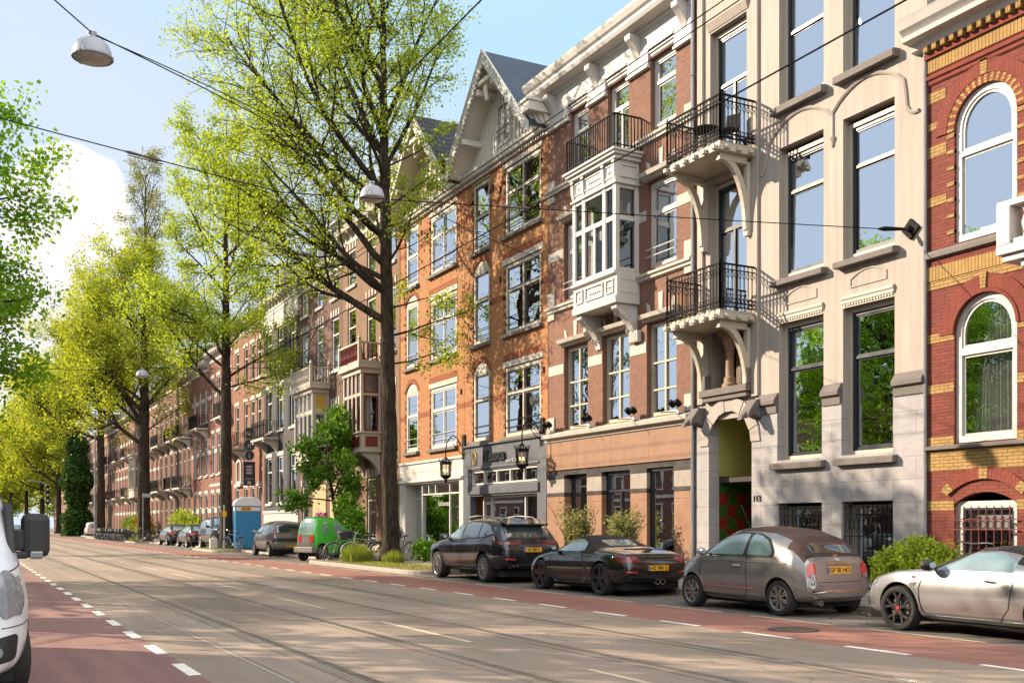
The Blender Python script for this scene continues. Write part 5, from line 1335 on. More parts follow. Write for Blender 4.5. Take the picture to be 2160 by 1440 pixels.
def car_body(P, name):
    ks = ('top', 'belt', 'bottom', 'width', 'roofw')
    lo, hi = P['top'][0][0], P['top'][-1][0]
    xs = sorted({round(x, 3) for k in ks for x, _ in P[k]} | {lo, hi})
    xs = [x for x in xs if lo <= x <= hi]
    full = []
    for i in range(len(xs)-1):
        n = max(1, int((xs[i+1]-xs[i])/.22)); full += [xs[i]+(xs[i+1]-xs[i])*k/n for k in range(n)]
    full.append(xs[-1])
    xs = [full[0]]
    for x in full[1:]:
        if x-xs[-1] > .035: xs.append(x)
    f = {k: (lambda pts: (lambda x: float(np.interp(x, [p[0] for p in pts], [p[1] for p in pts]))))(P[k]) for k in ks}
    V, F, MI, rows = [], [], [], []
    for x in xs:
        W, zb, zt, rw = f['width'](x), f['bottom'](x), f['top'](x), f['roofw'](x)
        zl = min(f['belt'](x), zt-.03); h = zt-zl; d = zl-zb
        half = [(0, zb), (.72*W, zb), (.93*W, zb+.05), (.985*W, zb+.33*d), (W, zb+.66*d), (P.get('shoulder', .965)*W, zl), (.5*(P.get('shoulder', .965)+rw)*W+.012, zl+.52*h), (rw*W, zl+.88*h), (.55*rw*W, zl+.985*h), (0, zt)]
        ring = [(x, y, z) for y, z in half]+[(x, -y, z) for y, z in half[-2:0:-1]]
        rows.append(len(V)); V += ring
    n = len(ring); nh = len(half)
    for i in range(len(xs)-1):
        xm = (xs[i]+xs[i+1])/2
        for j in range(n):
            a, c = rows[i]+j, rows[i]+(j+1) % n; e, g = rows[i+1]+(j+1) % n, rows[i+1]+j
            F.append((a, c, e, g)); jj = j if j < nh-1 else n-1-j
            MI.append(1 if P.get('soft') and P['soft'](xm, jj, f) else 0)
    for i, s in ((0, 1), (len(xs)-1, -1)):
        for j in range(nh-1):
            a, c = rows[i]+j, rows[i]+j+1; l, r_ = rows[i]+(n-j) % n, rows[i]+(n-j-1) % n
            q = [a, c, r_, l]; q = list(dict.fromkeys(q))
            if len(q) > 2: F.append(tuple(q if s < 0 else q[::-1])); MI.append(0)
    me = bpy.data.meshes.new(name); me.from_pydata(V, [], F)
    me.materials.append(P['paint']); me.materials.append(P.get('softm', P['paint'])); me.materials.append(wellm)
    me.polygons.foreach_set('material_index', MI)
    b = bmesh.new(); b.from_mesh(me); bmesh.ops.recalc_face_normals(b, faces=b.faces); b.to_mesh(me); b.free()
    o = bpy.data.objects.new(name, me); COL.objects.link(o)
    md = o.modifiers.new('sub', 'SUBSURF'); md.levels = P.get('sub', 2); md.render_levels = md.levels
    # smooth copy for projecting trim
    dg = bpy.context.evaluated_depsgraph_get(); sm = bpy.data.meshes.new_from_object(o.evaluated_get(dg))
    bm = bmesh.new(); bm.from_mesh(sm); tree = BVHTree.FromBMesh(bm); bm.free()
    cut = MB()
    for ax in P['axles']:
        for s in (-1, 1):
            ww = P['hw']; cut.lathe([(.001, s*(ww+.3)), (P['arch'], s*(ww+.3)), (P['arch'], s*(ww-.30)), (.001, s*(ww-.30))], (ax, 0, P['wr']+.015), axis='y', n=40)
    co = cut.build('cutter', [wellm])
    bo = o.modifiers.new('cut', 'BOOLEAN'); bo.operation = 'DIFFERENCE'; bo.solver = 'EXACT'; bo.object = co
    dg = bpy.context.evaluated_depsgraph_get(); dg.update(); me2 = bpy.data.meshes.new_from_object(o.evaluated_get(dg))
    bpy.data.objects.remove(o); bpy.data.objects.remove(co)
    while len(me2.materials) > 3: me2.materials.pop()
    while len(me2.materials) < 3: me2.materials.append(wellm)
    for p in me2.polygons:
        c = p.center
        for ax in P['axles']:
            r_ = math.hypot(c.x-ax, c.z-P['wr']-.015)
            if r_ < P['arch']-.004 and abs(c.y) < P['hw']-.28: p.material_index = 2
            elif abs(r_-P['arch']) < .004 and abs(p.normal.y) < .5: p.material_index = 2
        if p.material_index > 2: p.material_index = 2
    me2.name = name
    return me2, tree, f
class Car:
    def __init__(s, name, label, P, group='parked cars'):
        s.P = P; s.root = thing(name, label, P.get('cat', 'car'), (0, 0, 0), group)
        me, s.tree, s.f = car_body(P, 'body')
        if P.get('soft'):
            b = bmesh.new(); b.from_mesh(me); b2 = b.copy()
            bmesh.ops.delete(b, geom=[f for f in b.faces if f.material_index == 1], context='FACES')
            bmesh.ops.delete(b2, geom=[f for f in b2.faces if f.material_index != 1], context='FACES')
            m2 = me.copy(); b.to_mesh(me); b2.to_mesh(m2); b.free(); b2.free()
            m2.materials.clear(); m2.materials.append(P['softm'])
            for p in m2.polygons: p.material_index = 0
            m2.name = 'soft_top'; m2.shade_smooth(); m2.set_sharp_from_angle(angle=R(45))
            o = bpy.data.objects.new('soft_top', m2); COL.objects.link(o); o.parent = s.root
        me.shade_smooth(); me.set_sharp_from_angle(angle=R(42))
        o = bpy.data.objects.new('body', me); COL.objects.link(o); o.parent = s.root; s.body = o
        for ax in P['axles']:
            for sd in (1, -1): s.wheel(ax, sd)
    def hit(s, o, d):
        h = s.tree.ray_cast(Vector(o), Vector(d)); return h[0], h[1]
    def proj(s, p, view, sd=1):
        u, v = p
        if view == 'side': return s.hit((u, sd*4, v), (0, -sd, 0))
        if view == 'rear': return s.hit((-6, u, v), (1, 0, 0))
        if view == 'front': return s.hit((6, u, v), (-1, 0, 0))
        return s.hit((u, v, 5), (0, 0, -1))
    def patch(s, name, m, poly, view='side', sides=(1, -1), off=.006, parent=None, inset=.0, dens=.07, round_=.0):
        res = []
        for sd in (sides if view == 'side' else (1,)):
            P = [Vector(p) for p in poly]; out = []
            if round_:
                Q = []
                for i, p in enumerate(P):
                    a, c = P[i-1], P[(i+1) % len(P)]; ra = min(round_, (a-p).length*.45); rc = min(round_, (c-p).length*.45)
                    pa, pc = p+(a-p).normalized()*ra, p+(c-p).normalized()*rc
                    for k in range(5): t = k/4; Q.append(pa*(1-t)**2+p*2*t*(1-t)+pc*t*t)
                P = Q
            for i, p in enumerate(P):
                q = P[(i+1) % len(P)]; n = max(1, int((q-p).length/dens)); out += [p.lerp(q, k/n) for k in range(n)]
            c = sum(out, Vector((0, 0)))/len(out); rings = []; ok = True
            for t, of in ((1.0, -.004), (.985, off), (.7, off), (.35, off)):
                rg = []
                for p in out:
                    h, nn = s.proj(tuple(c+(p-c)*t), view, sd)
                    if h is None: 
                        h, nn = s.proj(tuple(c+(p-c)*t*.9), view, sd)
                        if h is None: ok = False; break
                    rg.append(h+nn*of)
                if not ok: break
                rings.append(rg)
            if not ok: continue
            h, nn = s.proj(tuple(c), view, sd); n = len(out); b = MB()
            V = [v for rg in rings for v in rg]+[h+nn*off]; F = []
            for k in range(len(rings)-1):
                for i in range(n): F.append((k*n+i, k*n+(i+1) % n, (k+1)*n+(i+1) % n, (k+1)*n+i))
            for i in range(n): F.append(((len(rings)-1)*n+i, (len(rings)-1)*n+(i+1) % n, len(V)-1))
            b.add(V, F); res.append(b.build(name, m, parent or s.root, smooth=True, angle=60))
        return res
    def line(s, name, m, pts, w=.012, view='side', sides=(1, -1), off=.004, parent=None, dens=.05, th=.0):
        for sd in (sides if view == 'side' else (1,)):
            P = [Vector(p) for p in pts]; out = []
            for i in range(len(P)-1):
                n = max(1, int((P[i+1]-P[i]).length/dens)); out += [P[i].lerp(P[i+1], k/n) for k in range(n)]
            out.append(P[-1]); A, B, C_, D_ = [], [], [], []
            for i, p in enumerate(out):
                d = (out[min(i+1, len(out)-1)]-out[max(0, i-1)]).normalized(); nn2 = Vector((-d.y, d.x))*w/2
                h1, n1 = s.proj(tuple(p+nn2), view, sd); h2, n2 = s.proj(tuple(p-nn2), view, sd)
                if h1 is None or h2 is None: continue
                A.append(h1+n1*off); B.append(h2+n2*off); C_.append(h1-n1*.004); D_.append(h2-n2*.004)
            if len(A) < 2: continue
            b = MB(); b.strip(A, B)
            if off > .008: b.strip(C_, A); b.strip(B, D_)
            b.build(name, m, parent or s.root, smooth=off > .008)
    def wheel(s, ax, sd):
        P = s.P; r, w = P['wr'], P.get('tw', .21); yo = sd*(P['hw']-P.get('tuck', .015)); rr = r*P.get('rimr', .72)
        b = MB(); yi = yo-sd*w
        b.lathe([(rr, yi), (r*.94, yi), (r*.985, yi+sd*w*.12), (r, yi+sd*w*.3), (r, yi+sd*w*.7), (r*.985, yi+sd*w*.88), (r*.95, yo-sd*.003), (r*.86, yo+sd*.004), (rr*1.02, yo-sd*.004), (rr, yo-sd*.02)], (ax, 0, r), axis='y', n=40)
        t = b.build('wheel', tyre_m, s.root, smooth=True)
        st = P.get('rim', dict(n=5)); m = st.get('mat', alloy)
        b = MB()
        b.lathe([(rr*1.015, yo-sd*.012), (rr*.98, yo-sd*.004), (rr*.93, yo-sd*.012), (rr*.91, yo-sd*.05), (rr*.90, yi+sd*.03)], (ax, 0, r), axis='y', n=40)
        b.lathe([(.001, yo-sd*.012), (rr*.13, yo-sd*.012), (rr*.2, yo-sd*.03), (rr*.2, yo-sd*.07)], (ax, 0, r), axis='y', n=20)
        n, tw2 = st['n'], st.get('w', .05)
        for k in range(n):
            a0 = 6.283*k/n+st.get('ph', .3)
            def spoke(a, b_, wd, r0=rr*.16, r1=rr*.95):
                p0 = Vector((ax+r0*math.cos(a), yo-sd*.028, r+r0*math.sin(a))); p1 = Vector((ax+r1*math.cos(b_), yo-sd*.02, r+r1*math.sin(b_)))
                d = p1-p0; L = d.length; d.normalize(); t_ = d.cross(Vector((0, 1, 0))).normalized()
                b.obox((p0+p1)/2, d*L/2, t_*wd/2, (0, .014, 0))
            ty = st.get('type', 'plain')
            if ty == 'plain': spoke(a0, a0, tw2)
            elif ty == 'twin': spoke(a0-.10, a0-.13, tw2*.6); spoke(a0+.10, a0+.13, tw2*.6)
            elif ty == 'y': spoke(a0, a0, tw2, rr*.16, rr*.5); spoke(a0, a0-.27, tw2*.7, rr*.45); spoke(a0, a0+.27, tw2*.7, rr*.45)
            elif ty == 'multi': spoke(a0, a0, tw2*.45); spoke(a0, a0+.24, tw2*.35, rr*.4)
        b.build('rim', m, t, smooth=True, angle=30, bevel=.0)
        b = MB(); b.lathe([(.001, yo-sd*.10), (rr*.9, yo-sd*.10)], (ax, 0, r), axis='y', n=24); b.build('rim_backing', wellm, t)
        b = MB(); b.lathe([(.02, yo-sd*.07), (rr*.66, yo-sd*.07), (rr*.66, yo-sd*.09)], (ax, 0, r), axis='y', n=28); b.build('brake_disc', mat('brake_steel', (.16, .15, .14), .4, .1, metal=.8), t)
        if P.get('caliper'):
            b = MB()
            a0 = R(20) if ax > 0 else R(160)
            pts = [(ax+rr*.68*math.cos(a0+k*.12-.36), yo-sd*.062, r+rr*.68*math.sin(a0+k*.12-.36)) for k in range(7)]
            b.tube(pts, rr*.13, 6); b.build('brake_caliper', caliper, t)
        if P.get('cap'):
            b = MB(); b.lathe([(.001, yo-sd*.006), (rr*.12, yo-sd*.008), (rr*.13, yo-sd*.02)], (ax, 0, r), axis='y', n=14); b.build('hub_cap', P['cap'], t)
    def plate(s, z, txt, rear=True, w=.52, hgt=.11, y=0, x=None):
        h, n = s.proj((y, z), 'rear' if rear else 'front'); sd = -1 if rear else 1
        px = (h.x if x is None else x)+sd*.012
        b = MB(); b.box(min(px, px-sd*.02), max(px, px-sd*.02), y-w/2, y+w/2, z-hgt/2, z+hgt/2); p = b.build('license_plate', plate_y, s.root, bevel=.003)
        b = MB(); e = -sd*-1
        # blue strip on the reader's left
        ly = (w/2-.045, w/2) if rear else (-w/2, -w/2+.045)
        b.box(px+sd*.001, px+sd*.003, y+ly[0], y+ly[1], z-hgt/2+.004, z+hgt/2-.004) if sd > 0 else b.box(px-.003, px-.001, y+ly[0], y+ly[1], z-hgt/2+.004, z+hgt/2-.004)
        b.build('plate_strip', plate_b, p)
        me = text_mesh(txt, hgt*.95, .003, .002)
        place_text(me, 'plate_lettering', plate_k, p, frame_mat((px+sd*.003, y-(.02 if rear else -.02), z), (0, sd, 0) if True else 0, (0, 0, 1)) if False else frame_mat((px+sd*.003, y-.02*(1 if rear else -1), z), (0, -1 if rear else 1, 0), (0, 0, 1)))
    def mirror(s, x, z, m, size=(.10, .12, .08), out=.12):
        for sd in (1, -1):
            h, n = s.proj((x, z-.03), 'side', sd)
            if h is None: continue
            b = MB(); y0_ = h.y
            b.bar((x, y0_-sd*.03, z-.04), (x-.01, y0_+sd*out*.7, z-.01), .05, .03)
            c = Vector((x-.015, y0_+sd*(out), z+.02)); P = []
            for i in range(7):
                t = -1+2*i/6; rr_ = math.sqrt(max(0, 1-t*t*.9)) if i not in (0,) else .55
                P.append((rr_, t))
            n_ = 12; V, F = [], []
            for i, (rr_, t) in enumerate(P):
                for k in range(n_):
                    a = 6.283*k/n_; V.append((c.x+t*size[0]*.6*1, c.y+rr_*size[1]*math.cos(a)*.95, c.z+rr_*size[2]*math.sin(a)))
            for i in range(6):
                for k in range(n_): F.append((i*n_+k, i*n_+(k+1) % n_, (i+1)*n_+(k+1) % n_, (i+1)*n_+k))
            F.append(tuple(range(n_))); F.append(tuple(6*n_+k for k in range(n_)))
            b.add(V, F); mo = b.build('mirror', m, s.root, smooth=True)
            b = MB(); V = [(c.x-size[0]*.6-.003, c.y+.5*size[1]*math.cos(6.283*k/14), c.z+.5*size[2]*math.sin(6.283*k/14)) for k in range(14)]; b.poly(V); b.build('mirror_glass', carglass_l, mo)
    def handle(s, x, z, m, w=.2):
        for sd in (1, -1):
            h, n = s.proj((x, z), 'side', sd)
            if h is None: continue
            b = MB(); pts = []
            for k in range(9):
                t = k/8; q, nn = s.proj((x-w/2+w*t, z), 'side', sd); pts.append(q+nn*(.008+.028*math.sin(math.pi*t)**.6))
            b.tube(pts, [.006]+[.012]*7+[.006], 6); b.build('door_handle', m, s.root, smooth=True)
    def place(s, x, y, rz=90):
        s.root.location = (x, y, 0); s.root.rotation_euler.z = R(rz); return s.root
    def underside(s, z=.2, inset=.1):
        P = s.P; lo, hi = P['top'][0][0], P['top'][-1][0]
        b = MB(); b.box(lo+.25, hi-.25, -P['hw']+.2, P['hw']-.2, z-.03, z+.12); b.build('underbody', wellm, s.root)

# ---- dark sport utility
suvp = paint('midnight_paint', (.008, .008, .014), .15, .14)
P = dict(paint=suvp, axles=(-1.47, 1.47), hw=.985, wr=.375, arch=.435, tw=.29, rimr=.73, rim=dict(n=11, type='multi', w=.036),
    top=[(-2.42, .82), (-2.38, 1.04), (-2.25, 1.14), (-2.08, 1.36), (-1.85, 1.58), (-1.2, 1.68), (-.3, 1.70), (.35, 1.63), (1.0, 1.22), (1.18, 1.13), (1.9, 1.05), (2.25, .94), (2.40, .74), (2.46, .52)],
    belt=[(-2.42, .96), (-1.5, 1.12), (0, 1.05), (1.2, 1.02), (2.3, .86), (2.46, .5)], bottom=[(-2.42, .46), (-2.1, .30), (-1.2, .25), (1.2, .25), (2.1, .26), (2.46, .34)],
    width=[(-2.42, .74), (-2.3, .88), (-1.95, .965), (-1.47, .99), (-.4, .955), (.6, .955), (1.47, .985), (2.0, .94), (2.3, .82), (2.46, .62)], roofw=[(-2.42, .84), (-2.1, .76), (-1.8, .70), (.2, .70), (.6, .74), (1.2, .86), (2.46, .86)])
c = Car('parked_car', 'dark sport utility with roof rails and multi-spoke wheels, parked by the slate-painted shop', P)
c.patch('window_trim', blackpl, [(1.02, 1.10), (.40, 1.53), (-.3, 1.61), (-1.2, 1.59), (-1.62, 1.48), (-1.98, 1.27), (-1.6, 1.17), (-.5, 1.11)], off=.004)
c.patch('window', carglass_l, [(.86, 1.13), (.34, 1.50), (.02, 1.555), (.0, 1.115)], off=.010, round_=.03)
c.patch('window', carglass, [(-.08, 1.115), (-.06, 1.565), (-1.0, 1.555), (-1.08, 1.155)], off=.010, round_=.03)
c.patch('window', carglass, [(-1.15, 1.165), (-1.08, 1.55), (-1.5, 1.48), (-1.86, 1.28), (-1.55, 1.19)], off=.010, round_=.03)
c.patch('rear_window', carglass, [(-.66, 1.17), (.66, 1.17), (.60, 1.46), (.4, 1.50), (-.4, 1.50), (-.60, 1.46)], 'rear', off=.006, round_=.05)
c.patch('windscreen', carglass, [(.42, -.56), (.42, .56), (1.0, .68), (1.0, -.68)], 'top', off=.006, round_=.05)
b = MB(); b.prism([(-2.16, 1.52), (-1.6, 1.665), (-1.6, 1.63), (-2.1, 1.48)], 'y', -.62, .62); b.build('spoiler', suvp, c.root, bevel=.01)
for sd in (1, -1):
    b = MB(); b.tube([(.2, sd*.60, 1.655), (.1, sd*.605, 1.70), (-.5, sd*.61, 1.735), (-1.3, sd*.59, 1.70), (-1.5, sd*.57, 1.65)], .017, 6); b.build('roof_rail', alloy, c.root, smooth=True)
c.patch('tail_light', redlamp_d, [(-2.3, .99), (-2.28, 1.07), (-1.86, 1.09), (-1.9, 1.05)], off=.008, dens=.05)
c.patch('tail_light', redlamp_d, [(-.74, .99), (-.28, 1.0), (-.28, 1.06), (-.74, 1.07)], 'rear', off=.008); c.patch('tail_light', redlamp_d, [(.28, 1.0), (.74, .99), (.74, 1.07), (.28, 1.06)], 'rear', off=.008)
c.patch('reflector', redlamp, [(-.78, .60), (-.5, .60), (-.5, .635), (-.78, .64)], 'rear', off=.008); c.patch('reflector', redlamp, [(.5, .60), (.78, .60), (.78, .64), (.5, .635)], 'rear', off=.008)
c.patch('bumper_valance', blackpl, [(-.72, .50), (.72, .50), (.6, .40), (-.6, .40)], 'rear', off=.012)
me = text_mesh('P O R S C H E', .07, .004); h_, n_ = c.proj((0, 1.03), 'rear'); place_text(me, 'lettering', chrome, c.root, frame_mat((h_.x-.012, 0, 1.035), (0, -1, 0), (0, 0, 1)))
c.plate(.86, 'SB 980 S'); 
c.line('door_seam', wellm, [(1.02, 1.06), (1.0, .7), (.92, .38), (-.02, .36), (-.04, 1.09)]); c.line('door_seam', wellm, [(-.04, .36), (-.85, .36), (-1.0, .6), (-1.1, .9), (-1.12, 1.12)])
c.line('sill_trim', blackpl, [(-1.0, .33), (1.0, .33)], .09, off=.012)
for ax in P['axles']:
    c.line('arch_trim', suvp, [(ax+.455*math.cos(R(a)), .39+.455*math.sin(R(a))) for a in range(-10, 191, 10)], .04, off=.012)
c.mirror(.86, 1.16, suvp, (.13, .13, .09), .15); c.handle(.2, .95, suvp); c.handle(-.86, .98, suvp)
c.patch('headlight', clearlamp, [(1.95, .80), (2.25, .74), (2.2, .88), (1.98, .95)], off=.008)
b = MB()
for sd in (-1, 1):
    for k in range(2): b.lathe([(.05, -2.46), (.05, -2.3), (.04, -2.3)], (0, sd*.55+k*.12-.06, .42), axis='x', n=12)
b.build('exhaust', chrome, c.root, smooth=True); c.underside(); c.place(12.95, 25.75)

# ---- black soft-top sports car
boxp = paint('black_brown_paint', (.011, .009, .009), .15, .14)
soft = mat('black_fabric', (.022, .018, .017), .95, .12, 4, .2, 160, bump=.2, bscale=300)
P = dict(paint=boxp, axles=(-1.27, 1.30), hw=.905, wr=.345, arch=.385, tw=.27, rimr=.78, rim=dict(n=5, type='twin', w=.06, mat=alloy_d), caliper=True, softm=soft, shoulder=.93,
    soft=lambda x, j, f: -1.05 < x < .32 and j >= (5 if x < -.42 else 6 if x < -.2 else 7),
    top=[(-2.18, .56), (-2.14, .78), (-2.0, .90), (-1.6, .95), (-1.12, .99), (-.85, 1.07), (-.45, 1.22), (-.1, 1.28), (.2, 1.25), (.78, .96), (.98, .88), (1.5, .80), (1.9, .68), (2.15, .54), (2.22, .40)],
    belt=[(-2.18, .74), (-1.5, .88), (-.9, .90), (0, .86), (.8, .85), (1.3, .82), (1.7, .72), (2.22, .38)], bottom=[(-2.18, .40), (-1.9, .24), (-1.0, .17), (1.0, .17), (2.0, .19), (2.22, .26)],
    width=[(-2.18, .70), (-2.05, .82), (-1.7, .89), (-1.27, .905), (-.4, .865), (.5, .865), (1.3, .895), (1.8, .84), (2.08, .70), (2.22, .52)], roofw=[(-2.18, .86), (-1.1, .80), (-.6, .68), (.2, .66), (.6, .72), (1.0, .84), (2.22, .84)])
c = Car('parked_car', 'black sports car with black fabric roof and red brake calipers, behind the dark sport utility', P)
c.patch('window', carglass_l, [(.70, .90), (.18, 1.16), (-.25, 1.18), (-.50, 1.10), (-.52, .93)], off=.008, round_=.05)
c.line('window_trim', blackpl, [(.82, .885), (.2, 1.21), (-.2, 1.225)], .03, off=.01)
c.patch('rear_window', carglass_l, [(-.92, -.36), (-.58, -.40), (-.58, .40), (-.92, .36)], 'top', off=.006, round_=.06)
c.patch('windscreen', carglass, [(.30, -.50), (.30, .50), (.84, .62), (.84, -.62)], 'top', off=.006, round_=.05)
for s_ in (1, -1):
    c.patch('tail_light', redlamp_d, [(s_*.46, .73), (s_*.80, .70), (s_*.78, .83), (s_*.6, .86), (s_*.44, .79)][::s_], 'rear', off=.008, round_=.03)
c.patch('tail_light', redlamp_d, [(-2.08, .70), (-2.05, .82), (-1.78, .87), (-1.72, .84), (-1.9, .72)], off=.008, round_=.03)
c.patch('reflector', redlamp, [(-.76, .50), (-.52, .50), (-.52, .53), (-.76, .535)], 'rear', off=.008); c.patch('reflector', redlamp, [(.52, .50), (.76, .50), (.76, .535), (.52, .53)], 'rear', off=.008)
c.patch('spoiler', blackpl, [(-.44, .80), (.44, .80), (.44, .845), (-.44, .845)], 'rear', off=.018)
c.patch('bumper_valance', blackpl, [(-.66, .42), (.66, .42), (.5, .30), (-.5, .30)], 'rear', off=.012)
me = text_mesh('B O X S T E R', .055, .004); h_, n_ = c.proj((0, .82), 'rear'); place_text(me, 'lettering', chrome, c.root, frame_mat((h_.x-.022, 0, .822), (0, -1, 0), (0, 0, 1)))
c.plate(.60, 'HZ 980 G')
c.line('door_seam', wellm, [(.86, .82), (.84, .5), (.72, .25), (-.28, .25), (-.46, .5), (-.5, .88)])
c.line('sill_trim', chrome, [(-.72, .36), (-.5, .25), (.78, .23)], .014, off=.014)
c.patch('side_intake', blackpl, [(-.62, .55), (-.56, .74), (-.70, .72), (-.74, .5)], off=.006, round_=.03)
c.mirror(.70, .95, boxp, (.13, .12, .075), .15); c.handle(-.26, .76, boxp, .17)
c.line('engine_lid_seam', wellm, [(-1.9, -.5), (-1.2, -.52), (-1.2, .52), (-1.9, .5)], .008, 'top')
b = MB(); b.box(-1.34, -1.22, -.24, .24, .972, .985); b.build('lid_vent', blackpl, c.root)
b = MB()
for k in (-1, 1): b.lathe([(.058, -2.25), (.058, -2.0), (.045, -2.0), (.045, -2.25), (.058, -2.25)], (0, k*.065, .32), axis='x', n=16)
b.build('exhaust', chrome, c.root, smooth=True); c.underside(.17); c.place(12.85, 19.95)

# ---- small grey convertible hatch
fip = paint('warm_grey_paint', (.25, .24, .235), .6, .24)
brownsoft = mat('brown_fabric', (.050, .029, .026), .95, .12, 4, .2, 160, bump=.2, bscale=300)
P = dict(paint=fip, axles=(-1.15, 1.15), hw=.815, wr=.295, arch=.335, tw=.19, rimr=.70, rim=dict(n=8, type='twin', w=.034), cap=blackpl, softm=brownsoft, shoulder=.955,
    soft=lambda x, j, f: x < .12 and ((j >= 7 and x > -1.25) or (x <= -1.25 and j >= 6 and f['top'](x) > 1.02)),
    top=[(-1.74, .50), (-1.73, .72), (-1.68, .90), (-1.62, .985), (-1.47, 1.14), (-1.24, 1.31), (-.85, 1.435), (-.25, 1.485), (.18, 1.45), (.5, 1.31), (.93, 1.03), (1.12, .965), (1.5, .86), (1.72, .69), (1.80, .46)],
    belt=[(-1.74, .66), (-1.4, .93), (0, .93), (1.0, .90), (1.6, .74), (1.8, .44)], bottom=[(-1.74, .32), (-1.6, .22), (-.8, .17), (.8, .17), (1.6, .19), (1.8, .27)],
    width=[(-1.74, .62), (-1.66, .72), (-1.45, .79), (-1.15, .815), (-.4, .80), (.5, .80), (1.15, .80), (1.5, .72), (1.7, .58), (1.8, .42)], roofw=[(-1.74, .86), (-1.5, .76), (-1.1, .72), (.1, .72), (.5, .76), (1.0, .86), (1.8, .84)])
c = Car('parked_car', 'small grey hatchback with brown fabric roof, between the black and silver sports cars', P)
c.patch('window_trim', blackpl, [(.92, .965), (.38, 1.30), (.0, 1.375), (-.5, 1.365), (-.82, 1.27), (-1.0, 1.08), (-1.02, .965)], off=.004, round_=.06)
c.patch('window', carglass_l, [(.80, .98), (.34, 1.27), (.02, 1.335), (-.28, 1.345), (-.22, .98)], off=.010, round_=.03)
c.patch('window', carglass_l, [(-.32, .985), (-.36, 1.335), (-.58, 1.315), (-.78, 1.235), (-.92, 1.08), (-.94, .985)], off=.010, round_=.05)
c.line('window_trim', chrome, [(.95, .955), (0, .955), (-1.04, .955)], .014, off=.012)
c.patch('rear_window', carglass, [(-.46, 1.03), (.46, 1.03), (.41, 1.20), (-.41, 1.20)], 'rear', off=.008, round_=.06)
c.patch('windscreen', carglass, [(.40, -.50), (.40, .50), (.92, .60), (.92, -.60)], 'top', off=.006, round_=.05)
for s_ in (1, -1):
    c.patch('tail_light', redlamp, [(s_*.50, .64), (s_*.67, .64), (s_*.66, .80), (s_*.62, .88), (s_*.50, .88)][::s_], 'rear', off=.012, round_=.05)
    c.patch('tail_light_ring', clearlamp, [(s_*.53, .64), (s_*.63, .64), (s_*.63, .70), (s_*.53, .70)][::s_], 'rear', off=.016, round_=.03)
c.patch('bumper_bar', chrome, [(-.62, .40), (.62, .40), (.62, .445), (-.62, .445)], 'rear', off=.018, dens=.05)
c.patch('plate_light_bar', chrome, [(-.28, .85), (.28, .85), (.28, .89), (-.28, .89)], 'rear', off=.02, round_=.02)
c.patch('emblem', chrome, [(.07*math.cos(k*.524), .955+.05*math.sin(k*.524)) for k in range(12)], 'rear', off=.014, dens=.1)
c.patch('bumper_sticker', white, [(.58+.065*math.cos(k*.524), .53+.065*math.sin(k*.524)) for k in range(12)], 'rear', off=.008, dens=.1)
c.patch('sticker_mark', blackpl, [(.602+.014*math.cos(k*.785), .545+.03*math.sin(k*.785)) for k in range(8)], 'rear', off=.011, dens=.1); c.patch('sticker_mark', blackpl, [(.555+.014*math.cos(k*.785), .545+.03*math.sin(k*.785)) for k in range(8)], 'rear', off=.011, dens=.1)
c.line('tailgate_seam', wellm, [(-.60, 1.0), (-.49, .6), (-.44, .57), (.44, .57), (.49, .6), (.60, 1.0)], .008, 'rear')
c.line('soft_top_seam', wellm, [(-.60, .99), (.60, .99)], .012, 'rear')
c.plate(.76, 'GF SE HO')
c.line('door_seam', wellm, [(.90, .93), (.92, .6), (.86, .28), (-.26, .26), (-.36, .4), (-.32, .95)])
c.line('side_moulding', chrome, [(.84, .43), (-.56, .425)], .022, off=.014); c.line('sill_trim', chrome, [(.72, .225), (-.42, .215)], .016, off=.012)
for ax in P['axles']:
    c.line('arch_trim', fip, [(ax+.345*math.cos(R(a)), .31+.345*math.sin(R(a))) for a in range(-8, 189, 10)], .03, off=.012)
c.mirror(.78, 1.0, chrome, (.11, .10, .075), .13); c.handle(-.08, .80, chrome, .19)
c.line('shoulder_crease', fip, [(1.4, .83), (.3, .885), (-1.3, .865)], .02, off=.012)
b = MB(); b.lathe([(.035, -1.78), (.035, -1.6), (.028, -1.6), (.028, -1.78), (.035, -1.78)], (0, .45, .235), axis='x', n=14); b.build('exhaust', chrome, c.root, smooth=True)
c.underside(.18); c.place(12.68, 14.26)

# ---- silver roadster
sip = paint('silver_paint', (.36, .36, .37), .75, .25)
P = dict(paint=sip, axles=(-1.15, 1.18), hw=.87, wr=.318, arch=.362, tw=.21, rimr=.76, rim=dict(n=5, type='y', w=.05, mat=alloy_d), cap=caliper, softm=soft, shoulder=.945,
    soft=lambda x, j, f: -1.0 < x < .25 and j >= (6 if x < -.55 else 7),
    top=[(-1.98, .50), (-1.95, .74), (-1.8, .88), (-1.3, .95), (-.98, .99), (-.6, 1.16), (-.2, 1.23), (.12, 1.20), (.66, .95), (.84, .89), (1.3, .855), (1.6, .79), (1.9, .66), (2.05, .52), (2.08, .40)],
    belt=[(-1.98, .68), (-1.3, .86), (0, .845), (.85, .84), (1.3, .81), (1.7, .70), (2.08, .36)], bottom=[(-1.98, .36), (-1.7, .22), (-.8, .17), (.8, .17), (1.7, .17), (2.08, .23)],
    width=[(-1.98, .66), (-1.8, .80), (-1.15, .87), (-.3, .835), (.5, .835), (1.18, .865), (1.6, .80), (1.92, .66), (2.08, .46)], roofw=[(-1.98, .86), (-1.0, .80), (-.5, .66), (.1, .66), (.5, .74), (.9, .86), (2.08, .84)])
c = Car('parked_car', 'silver roadster with black roof and black wheels, nearest car on the right', P)
